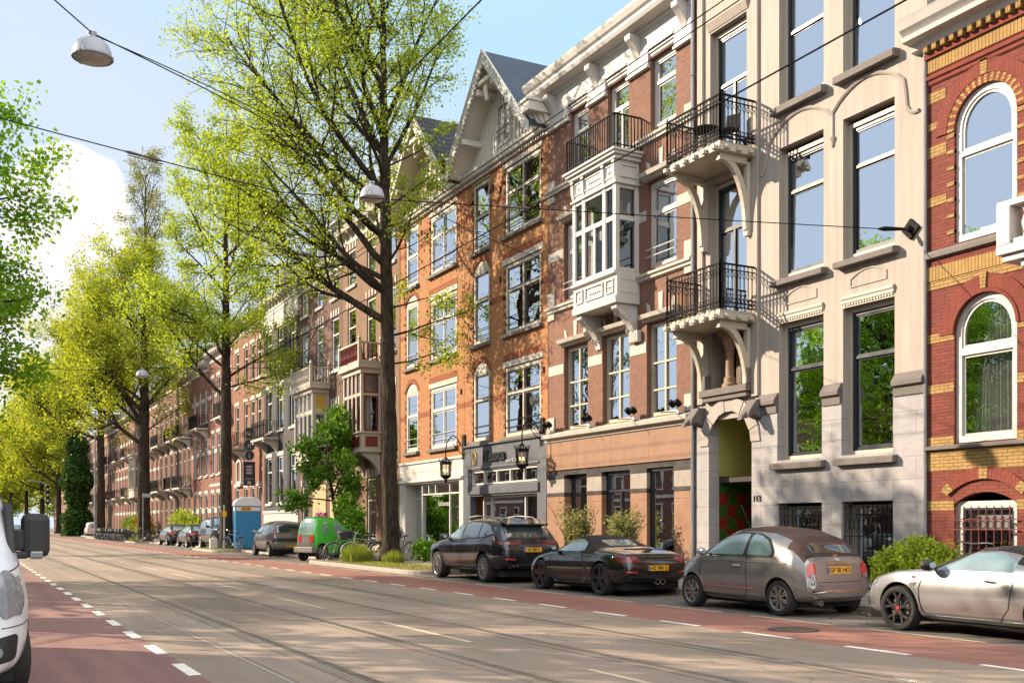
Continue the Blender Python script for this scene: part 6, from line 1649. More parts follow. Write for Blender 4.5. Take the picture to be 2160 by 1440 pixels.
c.patch('window', carglass_l, [(.50, .885), (.08, 1.115), (-.35, 1.13), (-.62, 1.03), (-.62, .885)], off=.008, round_=.05)
c.line('window_trim', blackpl, [(.70, .87), (.10, 1.165), (-.3, 1.18)], .035, off=.01)
c.patch('windscreen', carglass, [(.22, -.50), (.22, .50), (.72, .62), (.72, -.62)], 'top', off=.006, round_=.05)
c.line('door_seam', wellm, [(.76, .85), (.82, .62), (.80, .4), (.74, .26), (-.42, .24), (-.58, .42), (-.66, .86)])
c.line('bonnet_seam', wellm, [(1.9, .60), (1.2, .655), (.78, .665)], .006, 'top'); c.line('bonnet_seam', wellm, [(1.9, -.60), (1.2, -.655), (.78, -.665)], .006, 'top')
c.line('sill_trim', sip, [(.74, .235), (-.8, .23)], .05, off=.010)
c.line('wing_crease', sip, [(1.0, .74), (.2, .75), (-.6, .77)], .02, off=.008)
for ax in P['axles']:
    c.line('arch_trim', sip, [(ax+.374*math.cos(R(a)), .333+.374*math.sin(R(a))) for a in range(-8, 189, 8)], .028, off=.013)
c.patch('side_lamp', clearlamp, [(.98, .69), (.86, .70), (.90, .655), (.95, .655)], off=.008, dens=.03)
c.patch('wing_badge', redlamp, [(.92+.04*math.cos(k*.524), .775+.022*math.sin(k*.524)) for k in range(12)], off=.008, dens=.1)
c.patch('headlight', clearlamp, [(1.62, .66), (1.92, .58), (1.88, .66), (1.66, .75)], off=.008, round_=.03)
c.patch('front_vent', blackpl, [(1.82, .34), (1.93, .36), (1.92, .46), (1.84, .44)], off=.006, round_=.02)
c.mirror(.62, .93, blackpl, (.14, .13, .085), .17); c.handle(-.30, .76, chrome, .2)
c.patch('rear_window', carglass, [(-.86, -.34), (-.62, -.38), (-.62, .38), (-.86, .34)], 'top', off=.006, round_=.05)
for s_ in (1, -1): c.patch('tail_light', redlamp, [(s_*.46, .68), (s_*.70, .66), (s_*.70, .78), (s_*.48, .80)][::s_], 'rear', off=.01, round_=.03)
c.plate(.45, 'KN 48 X', rear=False); c.underside(.18); c.place(12.62, 9.36)
# ---- grey five-door hatch
grp = paint('mid_grey_paint', (.16, .15, .15), .5, .32)
stdrim = dict(n=7, w=.05)
P = dict(paint=grp, axles=(-1.17, 1.17), hw=.815, wr=.285, arch=.325, tw=.18, rim=stdrim,
    top=[(-1.70, .55), (-1.69, .80), (-1.60, 1.02), (-1.50, 1.30), (-1.2, 1.43), (-.4, 1.47), (.3, 1.42), (.7, 1.22), (1.1, .98), (1.4, .86), (1.64, .70), (1.72, .48)],
    belt=[(-1.7, .8), (-1.4, .98), (0, .90), (1.0, .86), (1.72, .44)], bottom=[(-1.7, .34), (-1.5, .24), (-.8, .19), (.8, .19), (1.5, .2), (1.72, .28)],
    width=[(-1.70, .66), (-1.6, .75), (-1.17, .81), (0, .80), (1.17, .80), (1.5, .70), (1.72, .46)], roofw=[(-1.7, .86), (-1.2, .74), (.2, .74), (.6, .78), (1.1, .86), (1.72, .84)])
def hatch(label, P, plate, glassrear=None, name='parked_car'):
    c = Car(name, label, P)
    c.patch('window', carglass_l, [(.92, .95), (.40, 1.30), (.0, 1.34), (-.02, .96)], off=.008, round_=.04)
    c.patch('window', carglass, [(-.10, .965), (-.08, 1.345), (-.7, 1.33), (-1.0, 1.2), (-1.05, 1.06)], off=.008, round_=.04)
    return c
c = hatch('grey five-door hatchback between the green microcar and the blue portable toilet', P, '')
c.patch('rear_window', carglass, [(-.60, .93), (.60, .93), (.52, 1.34), (-.52, 1.34)], 'rear', off=.008, round_=.06)
for s_ in (1, -1): c.patch('tail_light', redlamp_d, [(s_*.60, .86), (s_*.72, .86), (s_*.68, 1.1), (s_*.60, 1.12)][::s_], 'rear', off=.010, round_=.04)
c.patch('bumper_strip', blackpl, [(-.70, .60), (.70, .60), (.68, .75), (-.68, .75)], 'rear', off=.01); c.plate(.45, 'GX 91 KZ')
c.line('door_seam', wellm, [(.92, .88), (.9, .4), (.8, .26), (-.06, .26), (-.06, .95)]); c.line('door_seam', wellm, [(-.06, .26), (-.7, .27), (-.95, .6), (-1.0, .98)])
c.mirror(.80, .98, grp); c.handle(.1, .82, grp, .16); c.handle(-.7, .84, grp, .16); c.underside(.19); c.place(13.75, 50.2); c.root.scale = (1.16,)*3

# ---- green microcar
gnp = paint('signal_green_paint', (.035, .36, .018), .0, .35, .6)
P = dict(paint=gnp, axles=(-.92, .78), hw=.70, wr=.29, arch=.325, tw=.17, rimr=.66, rim=dict(n=7, w=.035),
    top=[(-1.30, .50), (-1.28, .95), (-1.2, 1.25), (-1.05, 1.48), (-.6, 1.54), (-.1, 1.52), (.3, 1.36), (.75, 1.02), (1.0, .88), (1.2, .68), (1.28, .45)],
    belt=[(-1.3, .86), (-.8, .95), (0, .92), (.8, .84), (1.28, .42)], bottom=[(-1.3, .36), (-1.1, .24), (-.6, .2), (.6, .2), (1.1, .22), (1.28, .28)],
    width=[(-1.30, .58), (-1.2, .64), (-.92, .70), (0, .69), (.78, .68), (1.1, .58), (1.28, .40)], roofw=[(-1.3, .88), (-1.0, .78), (0, .76), (.4, .78), (.9, .86), (1.28, .84)])
c = Car('microcar', 'bright green microcar with square red tail lamp, parked before the big elm', P)
c.patch('window', carglass_l, [(.48, .93), (.16, 1.25), (-.25, 1.33), (-.28, .94)], off=.008, round_=.06); c.patch('window', carglass_l, [(-.55, .96), (-.62, 1.36), (-.74, 1.38), (-.90, 1.05), (-.92, .96)], off=.008, round_=.04)
c.patch('rear_window', carglass_l, [(-.50, .96), (.50, .96), (.42, 1.42), (-.42, 1.42)], 'rear', off=.008, round_=.05)
c.patch('tailgate_panel', blackpl, [(-.52, .50), (.52, .50), (.52, .93), (-.52, .93)], 'rear', off=.012)
for s_ in (1, -1): c.patch('tail_light', redlamp, [(s_*.28, .66), (s_*.50, .66), (s_*.50, .88), (s_*.28, .88)][::s_], 'rear', off=.02, round_=.03)
b = MB(); b.prism([(-1.42, -.62), (-1.42, .62), (-1.0, .70), (-1.0, -.70)], 'z', .30, .50); b.build('bumper', mat('grey_bumper', (.13, .12, .11), .6, .1), c.root, bevel=.03)
c.line('door_seam', wellm, [(.52, .9), (.5, .35), (-.35, .28), (-.36, .94)]); c.handle(-.2, .82, blackpl, .16); c.mirror(.46, .98, gnp, (.09, .09, .07), .1); c.underside(.2); c.place(13.6, 42.0, 20); c.root.scale = (.95, 1.0, 1.2)

# ---- tall dark luxury wagon facing us
rrp = paint('deep_blue_black_paint', (.014, .015, .024), .2, .2)
P = dict(paint=rrp, axles=(-1.6, 1.62), hw=1.0, wr=.40, arch=.455, tw=.27, rim=dict(n=9, w=.06),
    top=[(-2.65, .8), (-2.6, 1.1), (-2.4, 1.3), (-2.0, 1.68), (-1.5, 1.80), (-.2, 1.84), (.3, 1.78), (.95, 1.34), (1.1, 1.28), (2.3, 1.22), (2.55, 1.14), (2.66, .9), (2.68, .55)],
    belt=[(-2.65, 1.0), (-1.5, 1.2), (1.0, 1.16), (2.4, 1.08), (2.68, .5)], bottom=[(-2.65, .45), (-2.2, .3), (2.2, .28), (2.68, .34)],
    width=[(-2.65, .8), (-2.4, .93), (-1.6, 1.0), (0, .98), (1.62, 1.0), (2.3, .98), (2.6, .90), (2.68, .82)], roofw=[(-2.65, .86), (-1.8, .76), (.1, .74), (.6, .78), (1.1, .88), (2.68, .9)])
c = Car('parked_car', 'tall dark luxury wagon with upright chrome grille facing the camera', P)
for sd in (1, -1): pass
c.patch('window', carglass_l, [(.86, 1.22), (.30, 1.66), (-.1, 1.70), (-.12, 1.24)], off=.008, round_=.04); c.patch('window', carglass, [(-.2, 1.24), (-.18, 1.70), (-1.4, 1.66), (-1.9, 1.36), (-1.7, 1.26)], off=.008, round_=.05)
c.patch('windscreen', carglass_l, [(-.70, 1.34), (.70, 1.34), (.58, 1.70), (-.58, 1.70)], 'front', off=.008, round_=.06)
c.patch('grille', chrome, [(-.36, .62), (.36, .62), (.36, 1.10), (-.36, 1.10)], 'front', off=.02)
for k in range(9): c.patch('grille_slat', blackpl, [(-.32+k*.073, .66), (-.28+k*.073, .66), (-.28+k*.073, 1.06), (-.32+k*.073, 1.06)], 'front', off=.026)
for s_ in (1, -1): c.patch('headlight', clearlamp, [(s_*.48, .88), (s_*.86, .88), (s_*.86, 1.05), (s_*.48, 1.05)][::s_], 'front', off=.012); c.patch('air_intake', blackpl, [(s_*.45, .48), (s_*.82, .5), (s_*.82, .66), (s_*.45, .62)][::s_], 'front', off=.01)
c.line('bumper_trim', chrome, [(-.8, .44), (.8, .44)], .03, 'front', off=.014)
c.line('door_seam', wellm, [(.95, 1.14), (.92, .5), (-.14, .45), (-.15, 1.2)]); c.line('side_trim', chrome, [(1.1, .46), (-1.0, .46)], .02, off=.012); c.line('window_trim', chrome, [(1.0, 1.195), (-1.9, 1.235)], .02, off=.01)
c.mirror(.85, 1.25, rrp); c.handle(.2, 1.02, chrome); c.handle(-.5, 1.03, chrome); c.underside(.28); c.place(14.3, 64.9, -90); c.root.scale = (1.1,)*3

# ---- two dark estates seen from behind
esp = paint('black_estate_paint', (.02, .02, .023), .25, .24)
P = dict(paint=esp, axles=(-1.38, 1.42), hw=.915, wr=.325, arch=.37, tw=.22, rim=dict(n=5, type='twin', w=.06),
    top=[(-2.32, .6), (-2.30, .86), (-2.18, 1.02), (-1.9, 1.28), (-1.6, 1.38), (-.6, 1.45), (.1, 1.43), (.9, 1.02), (1.1, .96), (1.9, .86), (2.2, .68), (2.36, .45)],
    belt=[(-2.3, .9), (-1.4, .97), (1.0, .90), (2.36, .42)], bottom=[(-2.3, .36), (-2.0, .24), (2.0, .2), (2.36, .3)],
    width=[(-2.32, .74), (-2.15, .86), (-1.38, .915), (0, .89), (1.42, .91), (2.0, .82), (2.36, .52)], roofw=[(-2.3, .84), (-1.6, .72), (.1, .70), (.6, .76), (1.0, .86), (2.36, .84)])
c = Car('parked_car', 'black estate car with red tail lamps, nearer of the two behind the tall dark wagon', P)
c.patch('window', carglass_l, [(.78, .96), (.08, 1.33), (-.2, 1.35), (-.22, .97)], off=.008, round_=.04); c.patch('window', carglass_l, [(-.3, .97), (-.28, 1.35), (-1.0, 1.34), (-1.1, 1.0)], off=.008, round_=.04); c.patch('window', carglass_l, [(-1.18, 1.0), (-1.1, 1.335), (-1.5, 1.3), (-1.85, 1.12), (-1.7, 1.02)], off=.008, round_=.04)
c.line('window_trim', alloy, [(.9, .94), (-1.9, 1.0)], .02, off=.01)
c.patch('rear_window', carglass_l, [(-.62, 1.02), (.62, 1.02), (.52, 1.28), (-.52, 1.28)], 'rear', off=.008, round_=.06)
for s_ in (1, -1): c.patch('tail_light', redlamp, [(s_*.40, .78), (s_*.80, .76), (s_*.78, .90), (s_*.40, .92)][::s_], 'rear', off=.012, round_=.03)
c.patch('tail_light', redlamp, [(-2.2, .78), (-2.16, .92), (-1.9, .93), (-1.95, .82)], off=.01, round_=.03)
c.plate(.62, 'RT 47 KB'); c.mirror(.8, 1.0, esp)
c.line('door_seam', wellm, [(.9, .92), (.85, .35), (-.25, .33), (-.26, .95)]); c.underside(.2); c.place(14.15, 72.4); c.root.scale = (1.08,)*3
e2 = copy_tree(c.root); e2['label'] = 'black estate car with red tail lamps, farther one, right beside the thick elm trunk'; e2.location = (14.1, 79.6, 0)

# ---- small white van and a dark car beyond the ivy tree
vp = paint('dusty_white_paint', (.50, .45, .43), .0, .4, .4)
P = dict(paint=vp, cat='van', axles=(-1.35, 1.35), hw=.91, wr=.32, arch=.36, tw=.2, rim=stdrim, sub=1,
    top=[(-2.2, .6), (-2.18, 1.2), (-2.1, 1.7), (-1.8, 1.82), (.3, 1.84), (.7, 1.7), (1.2, 1.15), (1.9, .98), (2.15, .75), (2.2, .45)], belt=[(-2.2, 1.0), (1.2, 1.02), (2.2, .42)],
    bottom=[(-2.2, .36), (2.0, .24), (2.2, .3)], width=[(-2.2, .85), (-2.0, .9), (1.4, .9), (2.0, .8), (2.2, .6)], roofw=[(-2.2, .86), (.3, .84), (1.2, .86), (2.2, .84)])
c = Car('parked_van', 'small dusty white van parked beside the ivy covered tree', P)
c.patch('rear_window', carglass_l, [(-.7, 1.1), (.7, 1.1), (.66, 1.6), (-.66, 1.6)], 'rear', off=.008); c.patch('window', carglass, [(1.0, 1.1), (.6, 1.55), (.0, 1.6), (.0, 1.1)], off=.008)
for s_ in (1, -1): c.patch('tail_light', redlamp, [(s_*.74, .7), (s_*.84, .7), (s_*.84, 1.05), (s_*.74, 1.05)][::s_], 'rear', off=.01)
c.plate(.6, 'VX 31 TB'); c.place(14.6, 139)
P2 = dict(P); 
c = hatch('dark small hatchback parked in front of the white van up the street', dict(paint=esp, axles=(-1.17, 1.17), hw=.815, wr=.285, arch=.325, tw=.18, rim=stdrim, sub=1,
    top=[(-1.70, .55), (-1.69, .80), (-1.60, 1.02), (-1.50, 1.30), (-1.2, 1.43), (-.4, 1.47), (.3, 1.42), (.7, 1.22), (1.1, .98), (1.4, .86), (1.64, .70), (1.72, .48)],
    belt=[(-1.7, .8), (-1.4, .98), (0, .90), (1.0, .86), (1.72, .44)], bottom=[(-1.7, .34), (1.5, .2), (1.72, .28)], width=[(-1.70, .66), (-1.6, .75), (-1.17, .81), (1.17, .80), (1.5, .70), (1.72, .46)], roofw=[(-1.7, .86), (-1.2, .74), (.2, .74), (1.1, .86), (1.72, .84)]), '')
c.patch('rear_window', carglass_l, [(-.60, .93), (.60, .93), (.52, 1.34), (-.52, 1.34)], 'rear', off=.008); c.plate(.45, 'TZ 62 PL'); c.place(14.3, 147)
# ---- oncoming white car far up the road
wp = paint('clean_white_paint', (.62, .62, .60), .0, .3, .6)
P = dict(paint=wp, axles=(-1.3, 1.35), hw=.9, wr=.32, arch=.36, tw=.2, rim=stdrim, sub=1,
    top=[(-2.0, .6), (-1.98, .95), (-1.8, 1.4), (-1.4, 1.55), (.1, 1.57), (.9, 1.05), (1.9, .9), (2.15, .7), (2.2, .45)], belt=[(-2, .95), (.9, .95), (2.2, .42)], bottom=[(-2, .34), (2, .22), (2.2, .3)],
    width=[(-2, .78), (-1.8, .88), (1.4, .89), (2, .8), (2.2, .6)], roofw=[(-2, .8), (.1, .76), (.9, .86), (2.2, .84)])
c = Car('oncoming_car', 'white car driving towards the camera in the far left lane', P, None)
c.patch('windscreen', carglass_l, [(-.66, 1.06), (.66, 1.06), (.56, 1.48), (-.56, 1.48)], 'front', off=.008, round_=.05); c.patch('grille', blackpl, [(-.5, .5), (.5, .5), (.55, .72), (-.55, .72)], 'front', off=.01)
for s_ in (1, -1): c.patch('headlight', clearlamp, [(s_*.58, .72), (s_*.8, .7), (s_*.8, .84), (s_*.58, .84)][::s_], 'front', off=.01)
c.plate(.42, 'XR 20 HJ', rear=False); c.place(4.15, 103, -90)

# ---- white delivery van cut by the left edge of the picture
wv = paint('van_white_paint', (.55, .56, .58), .0, .3, .6)
P = dict(paint=wv, cat='van', axles=(-1.75, 1.75), hw=1.03, wr=.345, arch=.40, tw=.22, tuck=.05, rimr=.66, rim=dict(n=6, w=.07, mat=alloy), shoulder=.935,
    top=[(-2.75, .8), (-2.72, 2.1), (-2.6, 2.5), (-2.2, 2.58), (1.0, 2.56), (1.35, 2.4), (2.05, 1.45), (2.2, 1.32), (2.55, 1.16), (2.72, .95), (2.78, .5)], belt=[(-2.75, 1.2), (1.8, 1.2), (2.3, 1.12), (2.6, .96), (2.78, .44)],
    bottom=[(-2.75, .4), (2.3, .26), (2.78, .24)], width=[(-2.75, .98), (-2.5, 1.02), (1.7, 1.03), (2.2, 1.0), (2.5, .93), (2.68, .80), (2.78, .66)], roofw=[(-2.75, .69), (1.0, .67), (2.0, .76), (2.78, .82)])
c = Car('delivery_van', 'white delivery van with big black mirror at the left edge of the picture', P, None)
c.patch('windscreen', carglass, [(-.80, 1.40), (.80, 1.40), (.70, 2.28), (-.70, 2.28)], 'front', off=.008, round_=.06); c.patch('window', carglass, [(1.95, 1.32), (1.3, 2.15), (.6, 2.15), (.6, 1.28)], off=.008, round_=.06)
for s_ in (1, -1):
    c.patch('headlight', clearlamp, [(s_*.62, .98), (s_*.74, .72), (s_*.90, .78), (s_*.86, 1.06), (s_*.76, 1.14)][::s_], 'front', off=.012, round_=.05)
    c.patch('fog_lamp_recess', blackpl, [(s_*.58, .36), (s_*.84, .40), (s_*.86, .62), (s_*.58, .56)][::s_], 'front', off=.01, round_=.05)
    c.patch('fog_lamp', clearlamp, [(s_*.68+.05*math.cos(k*.63), .47+.05*math.sin(k*.63)) for k in range(10)], 'front', off=.016, dens=.1)
c.patch('headlight', clearlamp, [(2.56, .74), (2.66, .80), (2.50, 1.06), (2.36, 1.08), (2.44, .86)], off=.010, round_=.04)
c.patch('grille', blackpl, [(-.55, .62), (.55, .62), (.58, .92), (-.58, .92)], 'front', off=.012, round_=.04)
c.line('bumper_seam', wellm, [(2.70, .66), (2.35, .70), (2.18, .64)], .008); c.line('wing_seam', wellm, [(2.55, 1.10), (2.2, 1.16), (1.75, 1.18)], .008)
for ax in P['axles']: c.line('arch_trim', blackpl, [(ax+.41*math.cos(R(a)), .36+.41*math.sin(R(a))) for a in range(-8, 189, 10)], .03, off=.012)
for sd in (1, -1):
    b = MB(); h_, n_ = c.proj((1.95, 1.36), 'side', sd)
    b.prism([(1.62, 1.22), (2.12, 1.26), (1.86, 1.66), (1.72, 1.70)], 'y', min(h_.y-sd*.04, h_.y+sd*.03), max(h_.y-sd*.04, h_.y+sd*.03))
    b.box(1.80, 1.90, min(h_.y, h_.y+sd*.16), max(h_.y, h_.y+sd*.16), 1.27, 1.46); b.box(1.83, 1.92, min(h_.y, h_.y+sd*.15), max(h_.y, h_.y+sd*.15), 1.20, 1.265)
    y0_, y1_ = sorted((h_.y+sd*.10, h_.y+sd*.33))
    mo = b.build('mirror_arm', blackpl, c.root, bevel=.02)
    b = MB(); b.box(1.74, 1.93, y0_, y1_, 1.21, 1.60); b.build('mirror', blackpl, mo, bevel=.06)
    b = MB(); b.box(1.80, 1.935, y0_+.06, y0_+.17, 1.195, 1.27); b.build('indicator', clearlamp, mo, bevel=.02)
# the front wheels are steered
for w in [k for k in c.root.children if k.name.split('.')[0] == 'wheel' and k.data.vertices[0].co.x > 0]:
    sgn = 1 if np.mean([v.co.y for v in w.data.vertices]) > 0 else -1
    M = Matrix.Translation((1.75, sgn*.92, .345)) @ Matrix.Rotation(R(9), 4, 'Z') @ Matrix.Translation((-1.75, -sgn*.92, -.345))
    for q in [w]+list(w.children): q.data.transform(M)
c.underside(.24); c.place(-.62, 12.0, -86)
# ================================================================== trees
def bark_mat():
    m = bpy.data.materials.new('elm_bark'); N = NT(m); MATS['elm_bark'] = m
    oc = N.n('ShaderNodeTexCoord').outputs['Object']
    r = noise(N, scaled(N, oc, 9, 9, 1.6), 1.6, 6, .65)
    c = mixc(N, mrange(N, r, .35, .65, 0, 1), (.010, .008, .0065), (.062, .047, .034))
    c = shade(N, c, noise(N, oc, 1.2, 4), .3)
    moss = mrange(N, noise(N, oc, .9, 4, .7), .52, .7, 0, .5); c = mixc(N, moss, c, (.045, .045, .02))
    finish(N, c, .95, [(r, .9, .05)], spec=.15); return m
bark = bark_mat()
lf_elm = leafmat('elm_leaf', (.38, .46, .05), (.24, .34, .03), .6)
lf_yel = leafmat('yellow_elm_leaf', (.40, .44, .04), (.26, .33, .028), .58)
lf_olive = leafmat('olive_elm_leaf', (.24, .24, .045), (.15, .18, .035), .45)
lf_green = leafmat('fresh_green_leaf', (.24, .42, .03), (.12, .26, .018), .58)
lf_shade = leafmat('mature_elm_leaf', (.08, .14, .012), (.05, .09, .010), .2)
lf_ivy = leafmat('ivy_leaf', (.05, .12, .015), (.02, .055, .010), .25)
lf_bush = leafmat('bush_leaf', (.14, .30, .02), (.07, .17, .014), .45)
lf_hedge = leafmat('hedge_leaf', (.42, .50, .05), (.16, .27, .022), .45)
lf_oliv2 = leafmat('olive_bush_leaf', (.34, .34, .14), (.18, .20, .07), .35)
def unit_rand(rn):
    z = rn.uniform(-1, 1); a = rn.uniform(0, 6.2832); s = math.sqrt(1-z*z); return Vector((s*math.cos(a), s*math.sin(a), z))
def leaf_mesh(name, pts, per, size, spread, m, parent, seed, flat=.35, droop=0.0):
    """many small leaf faces scattered round twig points"""
    rg = np.random.default_rng(seed); P = np.repeat(np.array([tuple(p) for p in pts], float), per, axis=0); n = len(P)
    off = rg.normal(0, 1, (n, 3))*np.array([spread, spread, spread*.75]); P = P+off
    P[:, 2] -= droop*np.abs(rg.normal(0, 1, n))
    d = rg.normal(0, 1, (n, 3)); d[:, 2] -= .25; d /= np.linalg.norm(d, axis=1)[:, None]
    nn = rg.normal(0, 1, (n, 3)); nn[:, 2] += flat*2; nn -= (nn*d).sum(1)[:, None]*d; nn /= np.linalg.norm(nn, axis=1)[:, None]
    s = np.cross(d, nn); L = (size*rg.uniform(.6, 1.3, n))[:, None]
    V = np.empty((n, 4, 3)); V[:, 0] = P; V[:, 1] = P+d*L*.5+s*L*.36+nn*L*.06; V[:, 2] = P+d*L; V[:, 3] = P+d*L*.5-s*L*.36+nn*L*.06
    off0 = rootloc(parent); V = V.reshape(-1, 3)-np.array(tuple(off0))
    me = bpy.data.meshes.new(name); me.vertices.add(n*4); me.vertices.foreach_set('co', V.ravel())
    me.loops.add(n*4); me.loops.foreach_set('vertex_index', np.arange(n*4, dtype=np.int32))
    me.polygons.add(n); me.polygons.foreach_set('loop_start', np.arange(0, n*4, 4, dtype=np.int32)); me.polygons.foreach_set('loop_total', np.full(n, 4, np.int32))
    me.update(calc_edges=True); me.materials.append(m)
    o = bpy.data.objects.new(name, me); COL.objects.link(o); o.parent = parent; return o
class Tree:
    def __init__(s, seed): s.rn = random.Random(seed); s.b = MB(); s.tips = []
    def limb(s, p, d, L, r, lev, trop=.06, wig=.16, maxlev=2, dens=1.0):
        rn = s.rn; n = max(3, int(L/(.75 if lev == 0 else .45))); st = L/n; p = Vector(p); d = Vector(d).normalized(); pts = [p.copy()]; rs = [r]
        for i in range(n):
            t = (i+1)/n
            d = (d+unit_rand(rn)*wig+Vector((0, 0, trop))).normalized(); p = p+d*st; pts.append(p.copy()); rs.append(r*(1-.8*t)+.004)
            if lev < maxlev and t > .18:
                k = rn.random()
                for q in range(2 if k < .55*dens else 1 if k < .95*dens else 0):
                    ax = d.cross(unit_rand(rn)).normalized(); dd = Matrix.Rotation(R(rn.uniform(30, 65)), 3, ax) @ d
                    l2 = L*rn.uniform(.28, .5)*(1.15-.6*t) if lev == 0 else L*rn.uniform(.35, .6)
                    if l2 > .25: s.limb(p, dd, min(l2, 3.6 if lev == 0 else 1.5), max(.006, rs[-1]*.5), lev+1, trop*.8, wig*1.3, maxlev, dens)
            if lev >= maxlev or (lev == maxlev-1 and t > .55): s.tips.append(p.copy())
        s.b.tube(pts, rs, 7 if lev == 0 else 4 if lev == 1 else 3, cap=False)
    def trunk(s, pts, rs, n=14, flare=True):
        P = [Vector(p) for p in pts]; out, ro = [], []
        for i in range(len(P)-1):
            k = max(2, int((P[i+1]-P[i]).length/.5))
            for j in range(k): t = j/k; out.append(P[i].lerp(P[i+1], t)); ro.append(rs[i]+(rs[i+1]-rs[i])*t)
        out.append(P[-1]); ro.append(rs[-1])
        rn = s.rn
        out = [p+Vector((rn.uniform(-1, 1), rn.uniform(-1, 1), 0))*.03 if 0 < i < len(out)-1 else p for i, p in enumerate(out)]
        if flare: ro = [r*(1+.45*math.exp(-(p.z-out[0].z)/.35)) for r, p in zip(ro, out)]
        b0 = len(s.b.v); s.b.tube(out, ro, n)
        for i in range(b0, len(s.b.v)):                              # bark ridges and burrs
            v = Vector(s.b.v[i]); c = min(out, key=lambda q: abs(q.z-v.z)); dv = v-c; a = math.atan2(dv.y, dv.x)
            k = 1+.05*math.sin(a*5+v.z*.7)+.04*math.sin(a*3-v.z*1.9)+rn.uniform(-.03, .03)
            s.b.v[i] = (c.x+dv.x*k, c.y+dv.y*k, v.z)
        s.line = out; s.lr = ro
    def at(s, h): return min(s.line, key=lambda q: abs(q.z-h))
def tree(name, label, base, H, r0, seed, first, env, leaf, per, size, spread=.3, nprim=22, lean=(0, 0), fork=.55, custom=(), bias=None, group='street elms', elev=(20, 65), dens=1.0, cat='tree', maxlev=2, droop=.0, wig=.16, trop=.06, keep=1.0):
    root = thing(name, label, cat, base, group); T = Tree(seed); rn = T.rn; bx, by, bz = base
    hf = H*fork
    T.trunk([(bx, by, bz), (bx+lean[0]*.4, by+lean[1]*.4, bz+hf*.5), (bx+lean[0], by+lean[1], bz+hf), (bx+lean[0]*1.2, by+lean[1]*1.2, bz+H*.93)], [r0, r0*.82, r0*.6, .03])
    for (h, az, el, L, r) in custom:
        p = T.at(bz+h); a = R(az); e = R(el); T.limb(p, (math.cos(a)*math.cos(e), math.sin(a)*math.cos(e), math.sin(e)), L, r, 0, trop, wig*.8, maxlev, dens)
    for k in range(nprim):
        t = (k+.5)/nprim; h = first+(H*.93-first)*t**.9; u = (h-first)/(H-first); p = T.at(bz+h)
        az = k*137.5+rn.uniform(-25, 25)
        e = R(elev[0]+(elev[1]-elev[0])*u+rn.uniform(-10, 10)); L = env(u)*rn.uniform(.75, 1.12)
        if bias: L *= 1+bias[1]*math.cos(R(az-bias[0]))
        T.limb(p, (math.cos(R(az))*math.cos(e), math.sin(R(az))*math.cos(e), math.sin(e)), L, max(.02, min(r0*.32, L*.016)), 0, trop, wig, maxlev, dens)
    T.b.build('trunk', bark, root, smooth=True, recalc=False)
    pts = T.tips if keep >= 1 else [p for p in T.tips if rn.random() < keep]
    leaf_mesh('crown', pts, per, size, spread, leaf, root, seed, droop=droop)
    return root, T
LEFT = 152.1          # compass of the picture's left as seen across the street (degrees from +X)
tree('elm_tree', 'tall elm with thick dark trunk in front of the gabled orange houses', (14.25, 36.6, .13), 24.5, .31, 11, 9.2,
     lambda u: 5.6*(1-u)**.55*(.55+.9*u)+1.0, lf_elm, 10, .11, .17, 23, lean=(-.25, .1), fork=.6,
     custom=[(9.0, LEFT, 28, 8.0, .15), (12.2, LEFT+18, 34, 9.0, .13), (9.8, LEFT-12, 24, 7.5, .11), (11.2, LEFT-25, 38, 8.5, .14), (10.2, LEFT+35, 30, 6.5, .11), (13.0, LEFT+10, 42, 9.0, .13), (14.6, LEFT-180, 52, 5.5, .09), (15.0, LEFT-10, 52, 9.5, .13), (13.5, LEFT+30, 40, 9.0, .12), (17.5, LEFT, 50, 8, .11), (15.5, LEFT+60, 62, 7.5, .12), (8.4, LEFT+170, 10, 3.2, .05), (7.6, LEFT-170, 0, 2.6, .04), (16, LEFT+185, 66, 6.5, .1)],
     bias=(LEFT, .5), elev=(25, 70))
tree('elm_tree', 'slender elm with dark trunk beside the blue portable toilet', (13.4, 60.2, .13), 23.5, .36, 23, 9, lambda u: 5.2*(1-u)**.6*(.7+.6*u)+1.0, lf_elm, 13, .145, .24, 24,
     custom=[(8.5, LEFT, 35, 6.5, .11), (9.5, LEFT+180, 30, 5, .08), (11, LEFT-40, 40, 6, .1)], bias=(LEFT, .2), elev=(25, 68))
tree('elm_tree', 'elm with the thickest trunk and wide yellow-green limbs, beyond the dark estates', (13.5, 91, .13), 24, .54, 35, 8.5, lambda u: 7.0*(1-u)**.6*(.8+.4*u)+1.0, lf_yel, 8, .19, .30, 24,
     custom=[(8, LEFT, 32, 10, .2), (9.5, LEFT-20, 42, 10, .2), (10.5, LEFT+30, 48, 9, .17), (11, LEFT+170, 48, 8, .15), (13, LEFT+10, 60, 10, .18)], bias=(LEFT, .25), fork=.5, elev=(28, 66))
tree('elm_tree', 'bare straight elm trunk with yellow crown in front of the ivy tree', (13.6, 122, .13), 27, .5, 47, 10, lambda u: 7.5*(1-u)**.6*(.75+.4*u)+1.2, lf_yel, 8, .22, .32, 19,
     custom=[(10.5, LEFT, 22, 11, .2), (12, LEFT-15, 36, 11, .2), (12.5, LEFT+180, 35, 8, .14)], bias=(LEFT, .3), elev=(25, 62))
tree('elm_tree', 'yellow-green elm beyond the ivy covered tree', (13.5, 176, .13), 24, .45, 59, 7, lambda u: 10*(1-u)**.6+1.5, lf_yel, 7, .3, .42, 18, custom=[(7.5, LEFT, 25, 12, .2), (9, LEFT-20, 35, 12, .2)], bias=(LEFT, .3))
